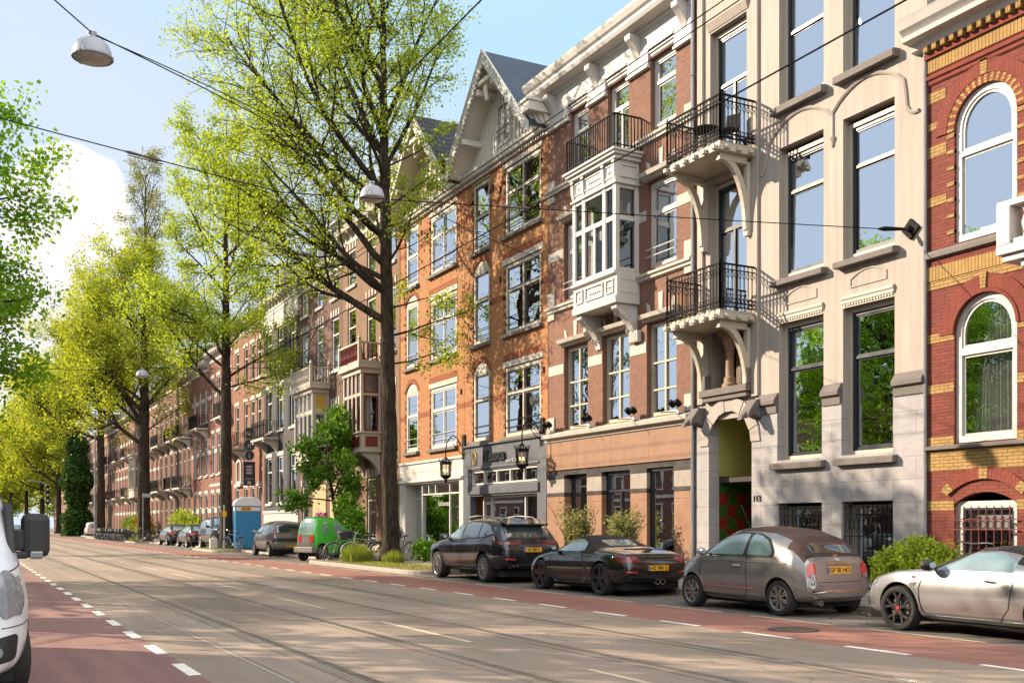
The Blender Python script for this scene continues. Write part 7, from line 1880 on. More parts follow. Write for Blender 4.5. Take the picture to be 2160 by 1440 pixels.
tree('elm_tree', 'pale yellow elm far up the street, second beyond the ivy tree', (13.0, 205, .13), 22, .45, 61, 6, lambda u: 10*(1-u)**.6+1.5, lf_yel, 6, .46, .6, 16, bias=(LEFT, .3))
tree('elm_tree', 'small green elm farthest up the street above the white car', (12.5, 245, .13), 20, .45, 67, 4.5, lambda u: 10*(1-u)**.6+2, lf_elm, 6, .55, .7, 16)
tree('elm_tree', 'tall airy olive-tinged elm rising behind the thick elm', (14.6, 97.5, .13), 35, .42, 71, 15, lambda u: 5.0*(1-u)**.6*(.7+.6*u)+.7, lf_olive, 6, .15, .24, 24, bias=(LEFT, .1), elev=(35, 68))
tree('elm_tree', 'hazy yellow elm at the far end of the street', (11.5, 300, .13), 24, .5, 73, 5, lambda u: 12*(1-u)**.6+2, lf_yel, 6, .7, .9, 16)
tree('elm_tree', 'hazy green elm closing the view at the far end of the street', (5, 340, .13), 22, .5, 75, 4, lambda u: 13*(1-u)**.6+2, lf_elm, 6, .8, 1.0, 16)
# ivy covered trunk
root = thing('ivy_tree', 'tree trunk wrapped in a thick column of dark green ivy', 'tree', (13.5, 146, .13))
b = MB(); b.tube([(13.5, 146, .1), (13.4, 146.1, 7), (13.4, 146.2, 13), (12.8, 147, 18)], [.5, .42, .3, .1], 10); b.build('trunk', bark, root, smooth=True)
rn = random.Random(8); pts = []
for k in range(5200):
    z = rn.uniform(.3, 12.8); rr = (1.25+.35*math.sin(z*1.1)+.2*math.sin(z*2.7+1))*(1 if z < 10.5 else max(.3, 1-(z-10.5)*.28))*rn.uniform(.7, 1.05); a = rn.uniform(0, 6.283)
    pts.append((13.45+rr*math.cos(a)*1.1, 146+rr*math.sin(a)*1.1, z))
leaf_mesh('ivy', pts, 5, .34, .16, lf_ivy, root, 5, flat=.1)
T = Tree(81)
for k in range(9):
    az = R(LEFT+rn.uniform(-70, 70) if k < 6 else rn.uniform(0, 360)); T.limb((13.3, 146.2, 12+k*.5), (math.cos(az)*.8, math.sin(az)*.8, .5), rn.uniform(6, 10), .14, 0)
T.b.build('limbs', bark, root, smooth=True, recalc=False); leaf_mesh('crown', T.tips, 6, .34, .45, lf_yel, root, 6)
# trees on the near side: one leans into the picture, the others shade the road from outside it
tree('elm_tree', 'leafy bright green elm entering the picture at the left edge', (-3.1, 33.5, .12), 11.0, .34, 91, 5.4, lambda u: 6.0*(1-u)**.4*(.85+.4*u)+.6, lf_green, 17, .15, .24, 30, elev=(-10, 34), group='elms on the near pavement', dens=1.0)
def shade_tree(x, y, H, seed, rad, first):
    tree('elm_tree', 'elm on the near pavement shading the road from outside the picture', (x, y, .12), H, .38, seed, first, lambda u: rad*(1-u)**.45*(.8+.4*u)+.6, lf_shade, 30, .27, .34, 12, elev=(5, 62), group='elms on the near pavement', dens=.8, keep=.2)
shade_tree(-6.8, 23.8, 12.5, 101, 4.1, 3.2)
shade_tree(-6.9, 17.0, 12, 103, 4.0, 3.2)
shade_tree(-7.4, 30.0, 12.0, 105, 4.1, 4.0)
shade_tree(-7.0, 66, 19, 109, 5.5, 7)
shade_tree(-7.4, 37, 13.5, 107, 4.2, 4.5)
# ---- shrubs
def shrub(name, label, pts, per, size, spread, m, base, stems=(), cat='shrub', group=None, seed=1):
    root = thing(name, label, cat, base, group)
    b = MB()
    for st in stems: b.tube(st[0], st[1], 6)
    if stems: b.build('stem', bark, root, smooth=True)
    leaf_mesh('foliage', pts, per, size, spread, m, root, seed); return root
def blob(rn, c, r, n, hollow=.5):
    out = []
    for k in range(n):
        u = unit_rand(rn)*rn.uniform(hollow, 1); out.append((c[0]+u.x*r[0], c[1]+u.y*r[1], c[2]+u.z*r[2]))
    return out
rn = random.Random(21)
# large lilac-like bush climbing before the red bay
root = thing('lilac_bush', 'tall fresh green climbing bush in front of the red bay window', 'bush', (15.3, 46.2, .12)); T = Tree(211); rb = T.rn
T.b.tube([(15.3, 46.2, .1), (15.35, 46.3, 1.6), (15.2, 46.6, 3.2), (15.0, 46.8, 5.0)], [.12, .10, .08, .03], 8)
for k in range(17):
    z_ = 2.4+k*.19; az = R(k*137.5+rb.uniform(-30, 30)); e_ = R(rb.uniform(-5, 60)); L_ = rb.uniform(1.3, 2.5)*(1.0 if z_ < 4.6 else .75)
    T.limb((15.25-.02*k, 46.3+.03*k, z_), (math.cos(az)*math.cos(e_), math.sin(az)*math.cos(e_), math.sin(e_)), L_, .04, 0, .03, .2, 2, 1.0)
T.b.build('stem', bark, root, smooth=True, recalc=False); leaf_mesh('foliage', T.tips, 9, .19, .15, lf_bush, root, 212, droop=.12)
pts = blob(rn, (15.2, 43.8, 1.6), (.6, .8, .7), 160)+blob(rn, (15.3, 44.6, 2.3), (.5, .6, .6), 120)+blob(rn, (15.1, 43.0, 1.1), (.5, .6, .6), 110)
shrub('garden_shrub', 'loose green shrub behind the bicycles by the big elm', pts, 7, .16, .12, lf_bush, (15.2, 43.8, .12), [([(15.2, 43.8, .1), (15.2, 43.9, 1.5)], [.04, .02])])
# hedge behind the silver roadster
rn = random.Random(31)
pts = []
for c_, r_, n_ in (((15.55, 13.95, .80), (.36, .36, .38), 150), ((15.55, 13.4, .86), (.42, .46, .46), 260), ((15.5, 12.95, .80), (.38, .4, .40), 190), ((15.55, 12.65, .66), (.3, .3, .3), 100), ((15.6, 14.25, .62), (.25, .3, .3), 90)): pts += blob(rn, c_, r_, n_, .55)
shrub('hedge_bush', 'rounded yellow-green bush behind the silver roadster', pts, 9, .07, .06, lf_hedge, (15.55, 13.4, .12), [([(15.55, 13.4, .1), (15.55, 13.4, .8)], [.05, .03]), ([(15.55, 13.3, .3), (15.5, 12.9, .8)], [.03, .02]), ([(15.55, 13.5, .3), (15.55, 13.9, .8)], [.03, .02])], cat='bush')
# potted olive bushes at the restaurant
def potted(x, y, s, seed, label, h0=.5):
    r_ = thing('potted_bush', label, 'potted plant', (x, y, .12), 'potted bushes at the granite front'); rn = random.Random(seed)
    b = MB(); b.lathe([(.001, .12), (.2, .12), (.24, .5), (.26, .52), (.26, .58), (.22, .58), (.21, .5), (.001, .5)], (x, y, 0), n=20); b.build('pot', mat('dark_pot', (.05, .045, .04), .7, .2), r_, smooth=True)
    T = Tree(seed)
    for k in range(12):
        a = R(k*137); e = R(rn.uniform(60, 88)); T.limb((x+.1*math.cos(a), y+.1*math.sin(a), h0), (math.cos(a)*math.cos(e), math.sin(a)*math.cos(e), math.sin(e)), rn.uniform(.6, 1.35)*s, .014, 1, .04, .07, 2)
    T.b.build('stem', bark, r_, recalc=False)
    tp = [p+(Vector((x, y, p.z))-p)*.35 for p in T.tips]
    leaf_mesh('foliage', tp, 14, .075, .07, lf_oliv2, r_, seed)
potted(15.9, 25.95, .95, 41, 'tall feathery potted bush by the black shop door of the granite front')
potted(15.9, 23.65, .85, 43, 'lower potted bush beside the widest dark shop window')
# planting at the white shop and round the elm
for k, (x, y, r_, lab) in enumerate([(16.0, 34.3, .45, 'low green plant by the slate-painted shop window'), (15.9, 37.3, .5, 'leafy green plant on the pavement by the white shop window'), (15.4, 35.6, .4, 'small green plant behind the dark sport utility'), (14.9, 38.4, .35, 'reddish potted plant to the right of the big elm')]):
    rn = random.Random(50+k); pts = blob(rn, (x, y, .12+r_*.9), (r_, r_, r_*.9), 130, .3)
    shrub('garden_shrub', lab, pts, 7, .13, .07, leafmat('red_plant_leaf', (.16, .07, .04), (.07, .10, .02), .3) if k == 3 else lf_bush, (x, y, .12), seed=60+k, cat='plant', group='plants along the shop fronts')
lf_grass = leafmat('grass_blade', (.30, .34, .05), (.14, .20, .03), .4)
def tuft(cx, cy, rx, ry, n, hh, name, label, kind=None, z0=.13, seed=1):
    rn = random.Random(seed); b = MB()
    for k in range(n):
        a = rn.uniform(0, 6.283); q = math.sqrt(rn.random()); x, y = cx+rx*q*math.cos(a), cy+ry*q*math.sin(a); h_ = hh*rn.uniform(.4, 1.15)*(1.1-.5*q); t = rn.uniform(0, 6.283); w = rn.uniform(.008, .02)
        dx, dy = w*math.cos(t), w*math.sin(t); lx, ly = rn.gauss(0, .22)*h_, rn.gauss(0, .22)*h_
        b.add([(x-dx, y-dy, z0), (x+dx, y+dy, z0), (x+dx*.7+lx*.5, y+dy*.7+ly*.5, z0+h_*.6), (x+lx, y+ly, z0+h_), (x-dx*.7+lx*.5, y-dy*.7+ly*.5, z0+h_*.6)], [(0, 1, 2, 3, 4)])
    return tag(b.build(name, lf_grass, recalc=False), label, 'grass', kind=kind)
tuft(12.95, 36.7, .55, .75, 1500, .75, 'grass_clump', 'tall pale green grass clump at the foot of the big elm, street side', seed=2)
tuft(13.9, 35.5, .4, .4, 500, .5, 'grass_clump', 'short grass clump to the right of the big elm', seed=3)
tuft(12.9, 33.0, .8, 4.2, 1300, .09, 'grass', 'short sparse grass in the tree island', 'stuff', seed=4)
tuft(12.9, 90.8, .6, .7, 300, .5, 'grass_clump', 'yellow grass at the foot of the thickest elm trunk', seed=5)
tuft(12.9, 60.4, .7, 2.8, 900, .10, 'grass', 'short grass in the island of the slender elm', 'stuff', seed=6)
# far front gardens
for k, (x, y, z, r_, mm, lab) in enumerate([(15.9, 86, 1.6, 1.5, lf_hedge, 'rounded yellow-green garden shrub behind the dark estates'), (15.9, 82.5, .9, .8, lf_hedge, 'low yellow-green shrub behind the nearer dark estate'), (15.8, 110, 1.4, 1.5, lf_bush, 'dark green garden hedge behind the bicycle row'), (15.6, 106, 1.5, 1.3, leafmat('orange_leaf', (.34, .20, .03), (.20, .18, .03), .4), 'orange-leaved garden shrub behind the bicycle row'), (15.3, 103.5, .9, .8, lf_hedge, 'low bright shrub at the near end of the bicycle row'), (15.8, 116, 1.2, 1.4, lf_olive, 'olive garden hedge at the far end of the bicycle row')]):
    rn = random.Random(70+k); pts = blob(rn, (x, y, z), (r_*.8, r_*1.2, r_*.8), 260, .4)
    shrub('garden_shrub', lab, pts, 6, .22, .16, mm, (x, y, .12), group='shrubs in the front gardens', seed=80+k)
# ================================================================== street furniture, wires, bicycles
m_wire = mat('overhead_wire', (.008, .008, .009), .9, spec=.05)
m_dome = mat('lamp_enamel', (.27, .29, .33), .35, .06)
m_diff = mat('lamp_diffuser', (.42, .38, .33), .25, .2, 5)
def sag(a, c, s, n=14):
    a, c = Vector(a), Vector(c); return [a.lerp(c, k/n)-Vector((0, 0, s*4*(k/n)*(1-k/n))) for k in range(n+1)]
def wire(label, pts, r=.012, name='overhead_wire'):
    b = MB(); b.tube(pts, r, 5); return tag(b.build(name, m_wire, smooth=True), label, 'wire', 'overhead wires')
def street_lamp(x, y, z, label, s=.275, drop=.34):
    l = thing('street_lamp', label, 'street lamp', (0, 0, 0), 'hanging street lamps')
    b = MB(); b.lathe([(.001, .26), (.08, .262), (.16, .235), (.22, .18), (.258, .09), (.27, 0), (.275, -.02), (.262, -.02), (.25, 0), (.001, .2)], n=32); b.build('dome', m_dome, l, smooth=True)
    b = MB(); b.lathe([(.262, -.015), (.2, -.06), (.1, -.08), (.001, -.085)], n=28); b.build('diffuser', m_diff, l, smooth=True)
    b = MB(); b.lathe([(.268, -.025), (.282, -.025), (.282, .0), (.268, .0)], n=32)
    for k in range(3): a = 2.09*k; b.bar((.275*math.cos(a), .275*math.sin(a), -.03), (.275*math.cos(a), .275*math.sin(a), .05), .03)
    b.build('rim', zinc, l)
    b = MB(); b.lathe([(.05, .25), (.05, .33), (.03, .36), (.03, drop)], n=12); b.box(-.06, .06, -.02, .02, drop-.03, drop+.03); b.build('hanger', zinc, l, bevel=.005)
    l.location = (x, y, z); return l
street_lamp(1.68, 16.08, 8.22, 'nearest grey dome lamp hanging from its wire, upper left'); street_lamp(8.03, 21.77, 8.70, 'white dome lamp hanging before the crown of the big elm')
street_lamp(7.1, 48.3, 8.05, 'dome lamp hanging in front of the thickest elm'); street_lamp(1.91, 53.3, 8.5, 'small far dome lamp against the pale sky at the left edge')
wire('wire carrying the nearest dome lamp across the street', sag((-5, 5.6, 8.3), (1.68, 16.08, 8.56), .08)+sag((1.68, 16.08, 8.56), (8.03, 21.77, 9.12), -.06)[1:]+sag((8.03, 21.77, 9.12), (17, 29.8, 10.2), .15)[1:], .010)
wire('thin cable running beside the nearest lamp wire', sag((1.75, 16.2, 8.58), (7.9, 21.65, 9.2), -.12), .009)
wire('span wire across the street ending at the rosette on the cream house', sag((-7, 15.2, 7.7), (5.15, 18.77, 7.55), .02)+sag((5.15, 18.77, 7.55), (16.42, 15.15, 7.47), .02)[1:], .010)
wire('span wire holding the lamps in front of the thickest elm', sag((-6, 56, 9.2), (1.91, 53.3, 8.84), .0)+sag((1.91, 53.3, 8.84), (7.1, 48.3, 8.4), .15)[1:]+sag((7.1, 48.3, 8.4), (17, 46, 9), .1)[1:], .014)
wire('tram contact wire over the near track', [(4.35, y, 6.45) for y in range(-6, 261, 6)], .008); wire('tram contact wire over the far track', [(7.75, y, 6.36) for y in range(-6, 261, 6)], .010)
wire('lower of the two feeder cables above the far cycle lane', [(9.2, y, 8.5) for y in range(-6, 261, 6)], .009); wire('upper of the two feeder cables above the far cycle lane', [(9.35, y, 8.76) for y in range(-6, 261, 6)], .009)
for k, (a, c, lab) in enumerate([((2.35, 17.947, 7.572), (3.0, 18.138, 7.567), 'long brown insulator on the span wire against the sky'), ((9.0, 17.533, 7.505), (9.6, 17.34, 7.499), 'brown insulator on the span wire before the orange brick house'), ((7.5, 18.015, 7.52), (7.85, 17.903, 7.516), 'brown insulator on the span wire before the big elm'), ((4.2, 18.491, 7.556), (4.5, 18.579, 7.554), 'brown insulator where the near contact wire meets the span wire')]):
    b = MB(); a, c = Vector(a), Vector(c); b.tube([a, a.lerp(c, .15), a.lerp(c, .5), a.lerp(c, .85), c], [.010, .028, .018, .028, .010], 8); b.tube([a.lerp(c, .1)-Vector((0, 0, .05)), c-Vector((0, 0, .05))], .009, 5)
    tag(b.build('wire_insulator', mat('insulator_brown', (.07, .045, .035), .5), smooth=True), lab, 'insulator', 'wire insulators')
# hangers joining contact wire and span wire
b = MB(); b.tube([(4.35, 18.55, 6.45), (4.35, 18.55, 7.56)], .008, 5); tag(b.build('wire_hanger', m_wire), 'short rod joining the near contact wire to the span wire', 'wire hanger')
# far pole with two lamp arms
p = thing('lamp_post', 'tall mast with two arms carrying lamp heads beside the ivy tree', 'lamp post', (12.6, 118, .12))
b = MB(); b.tube([(12.6, 118, .1), (12.6, 118, 11.2)], [.11, .07], 8); b.build('pole', zinc, p, smooth=True)
b = MB(); b.tube([(12.6, 118, 11.0), (11.4, 118.4, 12.2)], .05, 6); b.tube([(12.6, 118, 11.2), (14.6, 117, 12.0)], .05, 6); b.build('arm', zinc, p)
b = MB(); b.lathe([(.001, .3), (.3, .2), (.42, 0), (.3, -.15), (.001, -.2)], (11.2, 118.4, 12.1), n=14); b.build('lamp_head', m_dome, p, smooth=True)
# tram signal and lamp far up
s_ = thing('tram_signal', 'black traffic signal head on a pale pole, far up the street', 'traffic signal', (11.6, 172, .12))
b = MB(); b.tube([(11.6, 172, .1), (11.6, 172, 7.4), (11.1, 172.4, 7.9), (9.0, 173, 8.2)], .09, 6); b.build('pole', zinc, s_)
b = MB(); b.box(11.4, 11.9, 171.5, 171.8, 4.6, 7.4); hd = b.build('signal_head', iron, s_, bevel=.15)
for k in range(3):
    b = MB(); b.lathe([(.001, 171.44), (.16, 171.47), (.17, 171.5)], (11.65, 0, 5.1+k*.85), axis='y', n=12); b.build('lens', mat('signal_lens', (.35, .36, .36), .3), hd)
# no parking pole by the slender elm
p = thing('pole_with_stickers', 'thin pole with yellow sticker by the slender elm', 'pole', (12.95, 58.6, .13))
b = MB(); b.tube([(12.95, 58.6, .1), (12.95, 58.6, 2.6)], .045, 8); b.build('pole', mat('worn_zinc', (.28, .28, .27), .6, .4, 9), p)
b = MB(); b.box(12.88, 12.895, 58.5, 58.7, 1.95, 2.25); b.box(12.84, 13.06, 58.54, 58.55, 1.95, 2.25); b.build('sticker', plate_y, p)
b = MB(); b.box(12.35, 12.75, 59.4, 59.7, .13, .72); tag(b.build('white_box', white, bevel=.03), 'pale utility box at the foot of the slender elm', 'utility box')
p = thing('street_sign', 'grey parking sign on a thin pole right of the thickest elm', 'sign', (13.0, 88.0, .13))
b = MB(); b.tube([(13.0, 88, .1), (13.0, 88, 4.05)], .05, 6); b.build('pole', zinc, p); b = MB(); b.box(12.95, 13.55, 87.9, 87.94, 3.7, 4.0); b.build('sign_plate', mat('sign_back', (.3, .31, .33), .5), p)
# projecting shop sign
sg = thing('projecting_sign', 'dark vertical sign with three round emblems reading No n i on the warm brick house', 'shop sign', (FX, 67.1, 5))
X0, X1, yy = FX-1.0, FX-.2, 67.1
navy = mat('navy_sign', (.03, .035, .055), .5)
b = MB(); b.box(X0+.02, X1-.02, yy-.05, yy+.05, 4.0, 5.55); b.build('sign_board', navy, sg, bevel=.01)
b = MB()
for z in (4.2, 7.1): b.bar((X1-.1, yy, z), (FX, yy, z), .04)
b.build('bracket', iron, sg)
for k, (z, ch) in enumerate(((7.35, 'No'), (6.6, 'n'), (5.95, 'i'))):
    r_ = .40 if k < 2 else .34
    b = MB(); b.lathe([(.001, yy-.06), (r_, yy-.06), (r_, yy+.06), (.001, yy+.06)], (FX-.6, 0, z), axis='y', n=28); d = b.build('emblem_disc', navy if k else navy, sg)
    b = MB(); b.lathe([(r_-.06, yy-.066), (r_-.03, yy-.066), (r_-.03, yy-.061), (r_-.06, yy-.061)], (FX-.6, 0, z), axis='y', n=28); b.build('ring', white, d)
    place_text(text_mesh(ch, .5 if k else .42, .01, .006), 'lettering', white, d, frame_mat((FX-.6, yy-.068, z-.02), (1, 0, 0), (0, 0, 1)))
place_text(text_mesh('eatery', .2, .01), 'lettering', white, sg, frame_mat((FX-.6, yy-.058, 4.45), (1, 0, 0), (0, 0, 1)))
b = MB()
for r_ in range(3):
    b.box(FX-.78, FX-.42, yy-.058, yy-.052, 4.75+r_*.2, 4.88+r_*.2)
b.box(FX-.72, FX-.48, yy-.058, yy-.052, 4.1, 4.28); b.build('sign_block', white, sg)
# portable toilet
loo = thing('portable_toilet', 'blue portable toilet with translucent white domed roof', 'portable toilet', (0, 0, 0))
blue = mat('toilet_blue', (.025, .17, .34), .5, .2, 2, streak=.25)
wpl = mat('translucent_white', (.55, .56, .60), .4, .08)
b = MB(); b.box(-.6, .6, -.6, .6, .12, 2.1); bd = b.build('cabin', blue, loo, bevel=.05)
b = MB()
for k in range(4): b.box(-.612, -.601, -.5+k*.27, -.31+k*.27, .3, 1.75); b.box(-.5+k*.27, -.31+k*.27, -.612, -.601, .3, 1.75)
b.build('wall_panel', mat('toilet_blue_panel', (.015, .16, .36), .5, .1), bd)
b = MB(); b.prism([(-.64, 2.08), (.64, 2.08), (.64, 2.2), (.5, 2.38), (.25, 2.48), (-.25, 2.48), (-.5, 2.38), (-.64, 2.2)], 'y', -.64, .64)
for k in range(6): b.prism([(-.66, 2.1), (.66, 2.1), (.66, 2.21), (.51, 2.40), (.26, 2.505), (-.26, 2.505), (-.51, 2.40), (-.66, 2.21)], 'y', -.58+k*.22, -.53+k*.22)
b.build('roof', wpl, loo, bevel=.02)
b = MB(); b.box(-.62, -.602, -.55, .55, 1.86, 2.04); b.box(-.55, .55, -.62, -.602, 1.86, 2.04); b.build('label_band', mat('label_white', (.5, .52, .55), .5), loo)
place_text(text_mesh('BOM', .17, .004, .004), 'lettering', plate_k, loo, frame_mat((-.1, -.623, 1.95), (1, 0, 0), (0, 0, 1)))
b = MB(); b.box(-.35, .15, -.6225, -.6205, 1.865, 2.035); b.build('label_patch', plate_y, loo)
b = MB(); b.box(-.68, -.601, -.68, .0, .1, .14); b.box(-.65, .65, -.65, .65, .1, .118); b.build('base', blackpl, loo)
loo.location = (14.35, 59.2, 0); loo.rotation_euler.z = R(-8)
loo.scale = (1.18, 1.18, 1.22)
# bicycles
def bicycle(label, col, x, y, rz, lean=0, basket=False, detail=True, group='bicycles', steer=0):
    r_ = thing('bicycle', label, 'bicycle', (0, 0, 0), group); m = mat('bike_'+col[0], col[1], .45, .2)
    wr = .34; A, B = (-.53, 0, wr), (.55, 0, wr)
    for c_ in (A, B):
        b = MB()
        b.tube([(c_[0]+wr*math.cos(6.2832*k/28), 0, c_[2]+wr*math.sin(6.2832*k/28)) for k in range(29)], .019, 6); w = b.build('wheel', tyre_m, r_, smooth=True)
        b = MB(); b.tube([(c_[0]+(wr-.025)*math.cos(6.2832*k/28), 0, c_[2]+(wr-.025)*math.sin(6.2832*k/28)) for k in range(29)], .009, 4)
        for k in range(18): a = 6.2832*k/18; b.tube([(c_[0], (.03 if k % 2 else -.03), c_[2]), (c_[0]+(wr-.02)*math.cos(a), 0, c_[2]+(wr-.02)*math.sin(a))], .0022, 3)
        b.tube([(c_[0], -.05, c_[2]), (c_[0], .05, c_[2])], .025, 8); b.build('spokes', alloy, w)
        b = MB(); P = [(c_[0]+(wr+.035)*math.cos(R(a)), 0, c_[2]+(wr+.035)*math.sin(R(a))) for a in (range(20, 190, 12) if c_ is A else range(-5, 160, 12))]
        b.tube(P, .02, 4); b.build('mudguard', m, r_)
    bb = (0, 0, .30); st = (-.18, 0, .80); hd = (.40, 0, .86); hb = (.43, 0, .70)
    b = MB()
    for p, q, t in ((bb, st, .017), (bb, hb, .02), (st, hd, .016), (bb, A, .012), (st, A, .010), (hd, hb, .02), (hb, (.5, 0, .5), .016), ((.5, 0, .5), B, .013), (st, (-.20, 0, .93), .014)): b.tube([p, q], t, 6)
    b.build('frame', m, r_, smooth=True)
    b = MB(); b.tube([hd, (.37, 0, 1.02), (.36, 0, 1.05)], .013, 6); b.tube([(.20, -.30, 1.07), (.33, -.27, 1.08), (.40, -.12, 1.06), (.36, 0, 1.05), (.40, .12, 1.06), (.33, .27, 1.08), (.20, .30, 1.07)], .012, 6); b.build('handlebar', alloy, r_, smooth=True)
    b = MB(); b.prism([(-.36, .93), (-.32, .97), (-.08, .955), (.02, .94), (-.1, .92)], 'y', -.05, .05); b.prism([(-.36, .935), (-.34, .975), (-.2, .965), (-.2, .93)], 'y', -.1, .1); b.build('saddle', blackpl, r_, bevel=.02)
    b = MB(); b.box(-.85, -.28, -.07, .07, .735, .75); b.tube([(-.8, .06, .74), A], .007, 4); b.tube([(-.8, -.06, .74), A], .007, 4); b.build('carrier', m, r_)
    b = MB(); b.lathe([(.001, -.02), (.09, -.02), (.09, .02), (.001, .02)], (bb[0], 0, bb[2]), axis='y', n=16); b.tube([(0, .05, .3), (.12, .05, .18), (.12, .14, .18)], .012, 5); b.tube([(0, -.05, .3), (-.12, -.05, .42), (-.12, -.14, .42)], .012, 5); b.build('crank', alloy, r_)
    if basket:
        b = MB(); b.prism([(.42, .80), (.86, .80), (.92, 1.15), (.40, 1.15)], 'y', -.25, .25); b.build('crate', blackpl, r_, bevel=.015)
    r_.location = (x, y, .02); r_.rotation_euler = (R(lean), 0, R(rz)); return r_
b1 = bicycle('grey city bicycle leaning beside the green microcar', ('grey', (.12, .12, .115)), 13.25, 38.6, 160, 6); b1.location.z = .125
b2 = bicycle('dark bicycle parked behind the grey one before the big elm', ('dark', (.03, .03, .03)), 13.9, 38.9, 172, -4, True); b2.location.z = .125
b3 = bicycle('pale bicycle in the shade between the grey bicycle and the elm trunk', ('pale', (.25, .25, .24)), 13.6, 37.7, 150, 8); b3.location.z = .125
b4 = bicycle('black bicycle with front crate right behind the big elm', ('dark', (.03, .03, .03)), 15.2, 38.0, 100, 3, True); b4.location.z = .125
b5 = bicycle('blue bicycle leaning against the portable toilet', ('blue', (.03, .10, .16)), 13.1, 57.2, 120, 6); b5.location.z = .125
b6 = bicycle('black bicycle leaning on the pavement behind the silver roadster', ('dark', (.03, .03, .03)), 15.3, 11.9, 75, 4); b6.location.z = .125
b7 = bicycle('dark bicycle right of the thickest elm trunk', ('dark', (.03, .03, .03)), 13.0, 87.2, 165, 5); b7.location.z = .125
# bundle of sticks beside the hedge bush
rn = random.Random(9); b = MB()
for k in range(12): a = rn.uniform(-.28, .28); b.tube([(15.5, 13.0+a*.2, .12), (15.5+rn.uniform(-.1, .1), 12.85+a*1.1, 1.05+rn.uniform(-.1, .1))], .012, 5)
tag(b.build('stick_bundle', mat('grey_sticks', (.16, .13, .11), .8, .2)), 'fan of dark sticks between the bush and the black bicycle', 'sticks')
# row of parked bicycles far up the street, parked square to the kerb
def far_bike(col):
    b = MB()
    for c_ in (-.53, .55): b.tube([(c_+.34*math.cos(6.2832*k/14), 0, .34+.34*math.sin(6.2832*k/14)) for k in range(15)], .03, 4)
    for p, q in (((0, 0, .3), (-.2, 0, .95)), ((0, 0, .3), (.42, 0, .75)), ((-.18, 0, .8), (.4, 0, .86)), ((-.53, 0, .34), (-.18, 0, .8)), ((.55, 0, .34), (.38, 0, 1.05)), ((.3, -.3, 1.08), (.3, .3, 1.08)), ((-.85, 0, .75), (-.28, 0, .75))): b.tube([p, q], .025, 4)
    b.box(-.35, 0, -.08, .08, .92, .98); b.box(.5, .85, -.18, .18, .85, 1.1); return b.build('bicycle', col)
rn = random.Random(15); src = [far_bike(mat('bike_far_%s' % n_, c_, .5, .2)) for n_, c_ in (('slate', (.09, .095, .11)), ('grey', (.16, .16, .17)), ('black', (.03, .03, .033)))]
y = 97.5; k = 0
while y < 117:
    o = src[k] if k < 3 else src[k % 3].copy()
    if k >= 3: COL.objects.link(o)
    o.location = (13.3+rn.uniform(-.15, .15), y, .03); o.rotation_euler = (R(rn.uniform(-6, 6)), 0, R(180+rn.uniform(-14, 14)))
    tag(o, 'bicycle in the dense parked row before the front gardens', 'bicycle', 'row of bicycles far up the street'); y += rn.uniform(.42, .62); k += 1
# moped among them
# ================================================================== sky, sun, camera
SUN = Vector((-1.05, 1.0, .70)).normalized()
el = math.asin(SUN.z); az = math.atan2(SUN.x, SUN.y)
w = bpy.data.worlds.new('World'); sc.world = w; w.use_nodes = True
nt = w.node_tree; nt.nodes.clear()
class WN(NT):
    def __init__(s, t): s.t = t
N = WN(nt)
sky = N.n('ShaderNodeTexSky', sky_type='NISHITA'); sky.sun_disc = False; sky.sun_elevation = el; sky.sun_rotation = az
sky.air_density = 1.0; sky.dust_density = .4; sky.ozone_density = 1.5; sky.altitude = 0
g = N.n('ShaderNodeTexCoord').outputs['Generated']
n1 = noise(N, scaled(N, g, 1, 1, 1.6), 3.2, 9, .58)
n2 = noise(N, scaled(N, g, 1, 1, 1.1), 16, 8, .62)
sp = N.n('ShaderNodeSeparateXYZ'); N.l(g, sp.inputs[0])
def blobmask(d, rad):
    vd = N.n('ShaderNodeVectorMath', operation='DOT_PRODUCT'); N.l(g, vd.inputs[0]); vd.inputs[1].default_value = tuple(Vector(d).normalized())
    return mrange(N, vd.outputs['Value'], math.cos(R(rad)), 1.0, 0, 1)
def pixdir(px, py):
    c, s = math.cos(CA), math.sin(CA); t = (px-1080)/2200; return (c*t+s, c-s*t, (1106-py)/2200)
CA = math.atan(1164/2200)
m = blobmask(pixdir(150, 440), 3.6)
m2 = blobmask(pixdir(-40, 760), 7.5)
m3 = blobmask((-.8, .2, .42), 22)                     # cloud over the far side of the street, seen in window glass
m_fill = math_(N, 'MULTIPLY', blobmask((.1, -.8, .75), 62), 1.6)   # unseen over-bright cloud added high behind the camera as fill for shaded facades
mm = math_(N, 'MAXIMUM', math_(N, 'MAXIMUM', math_(N, 'MAXIMUM', m, m_fill), m2), math_(N, 'MULTIPLY', m3, .55))
cl = math_(N, 'ADD', math_(N, 'MULTIPLY', mm, 1.15), math_(N, 'MULTIPLY', math_(N, 'SUBTRACT', n1, .5), 2.0))
cl = math_(N, 'ADD', cl, math_(N, 'MULTIPLY', math_(N, 'SUBTRACT', n2, .5), 1.1))
cf = mrange(N, cl, .42, .56, 0, .97)
veil = mrange(N, noise(N, scaled(N, g, 1, 1, 4), 2.0, 6, .6), .40, .75, .0, .30)
haze = mrange(N, sp.outputs[2], .02, .42, .55, .0)
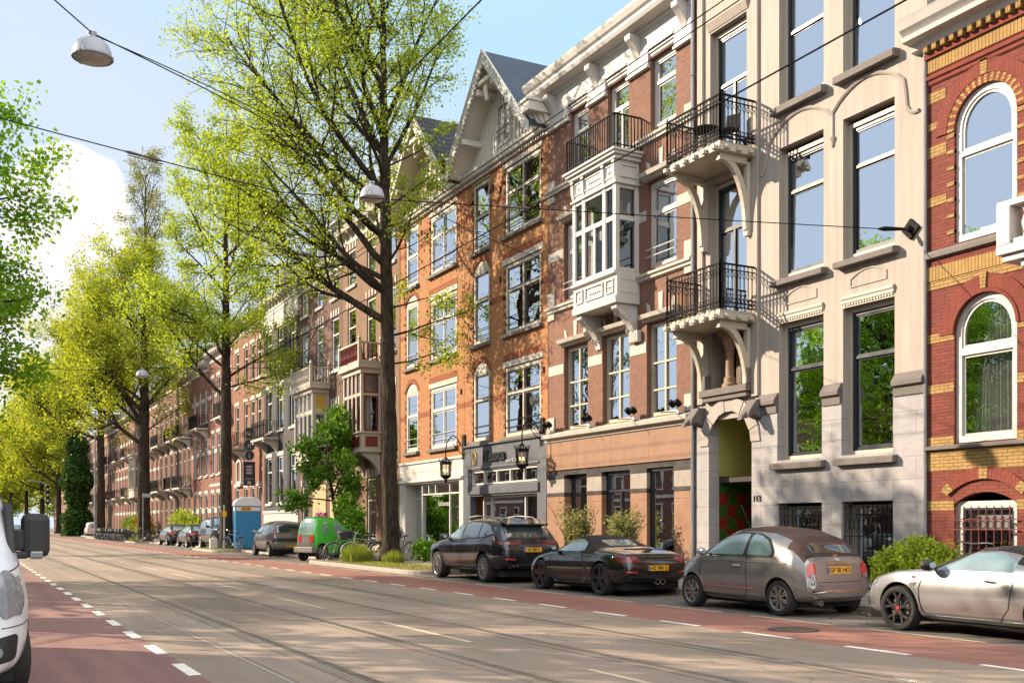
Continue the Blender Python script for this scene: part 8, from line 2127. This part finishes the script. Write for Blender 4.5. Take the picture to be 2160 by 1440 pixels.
f = math_(N, 'MAXIMUM', math_(N, 'MAXIMUM', cf, veil), haze)
f = math_(N, 'MULTIPLY', f, mrange(N, sp.outputs[2], -.02, .0, 0, 1))
sep = N.n('ShaderNodeSeparateColor'); N.l(sky.outputs[0], sep.inputs[0]); cmb = N.n('ShaderNodeCombineColor')
for i in range(3): N.l(math_(N, 'MINIMUM', sep.outputs[i], (2.0, 2.1, 2.3)[i]), cmb.inputs[i])   # evens out the glare round the sun
skyc = mixc(N, .5, cmb.outputs[0], (.92, 1.32, 1.93))
cc = mixc(N, cf, (1.8, 1.95, 2.1), (2.5, 2.45, 2.4)); cc = mixc(N, mrange(N, m_fill, .1, .9, 0, 1), cc, (6.0, 5.85, 5.6))
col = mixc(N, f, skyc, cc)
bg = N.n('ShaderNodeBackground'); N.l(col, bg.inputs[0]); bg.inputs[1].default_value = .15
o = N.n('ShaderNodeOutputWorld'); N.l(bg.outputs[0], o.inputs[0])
sd = bpy.data.lights.new('sun', 'SUN'); sd.energy = 3.5; sd.angle = R(.5); sd.color = (1, .82, .61)
so = bpy.data.objects.new('sun', sd); COL.objects.link(so); so.rotation_euler = SUN.to_track_quat('Z', 'Y').to_euler()
cd = bpy.data.cameras.new('camera'); co = bpy.data.objects.new('camera', cd); COL.objects.link(co)
co.location = (0, 0, 1.5); co.rotation_euler = (R(90), 0, -CA)
cd.sensor_width = 36; cd.lens = 36*2200/2160; cd.shift_x = 0; cd.shift_y = (1106-720)/2160; cd.clip_start = .1; cd.clip_end = 5000
sc.camera = co
sc.view_settings.view_transform = 'Standard'; sc.view_settings.look = 'None'; sc.view_settings.gamma = 1; sc.view_settings.exposure = 1.68
sc.render.engine = 'CYCLES'
cy = sc.cycles; cy.use_denoising = True; cy.max_bounces = 8; cy.diffuse_bounces = 4; cy.glossy_bounces = 4; cy.transparent_max_bounces = 12; cy.transmission_bounces = 4; cy.volume_bounces = 0
cy.sample_clamp_indirect = 6; cy.caustics_reflective = False; cy.caustics_refractive = False
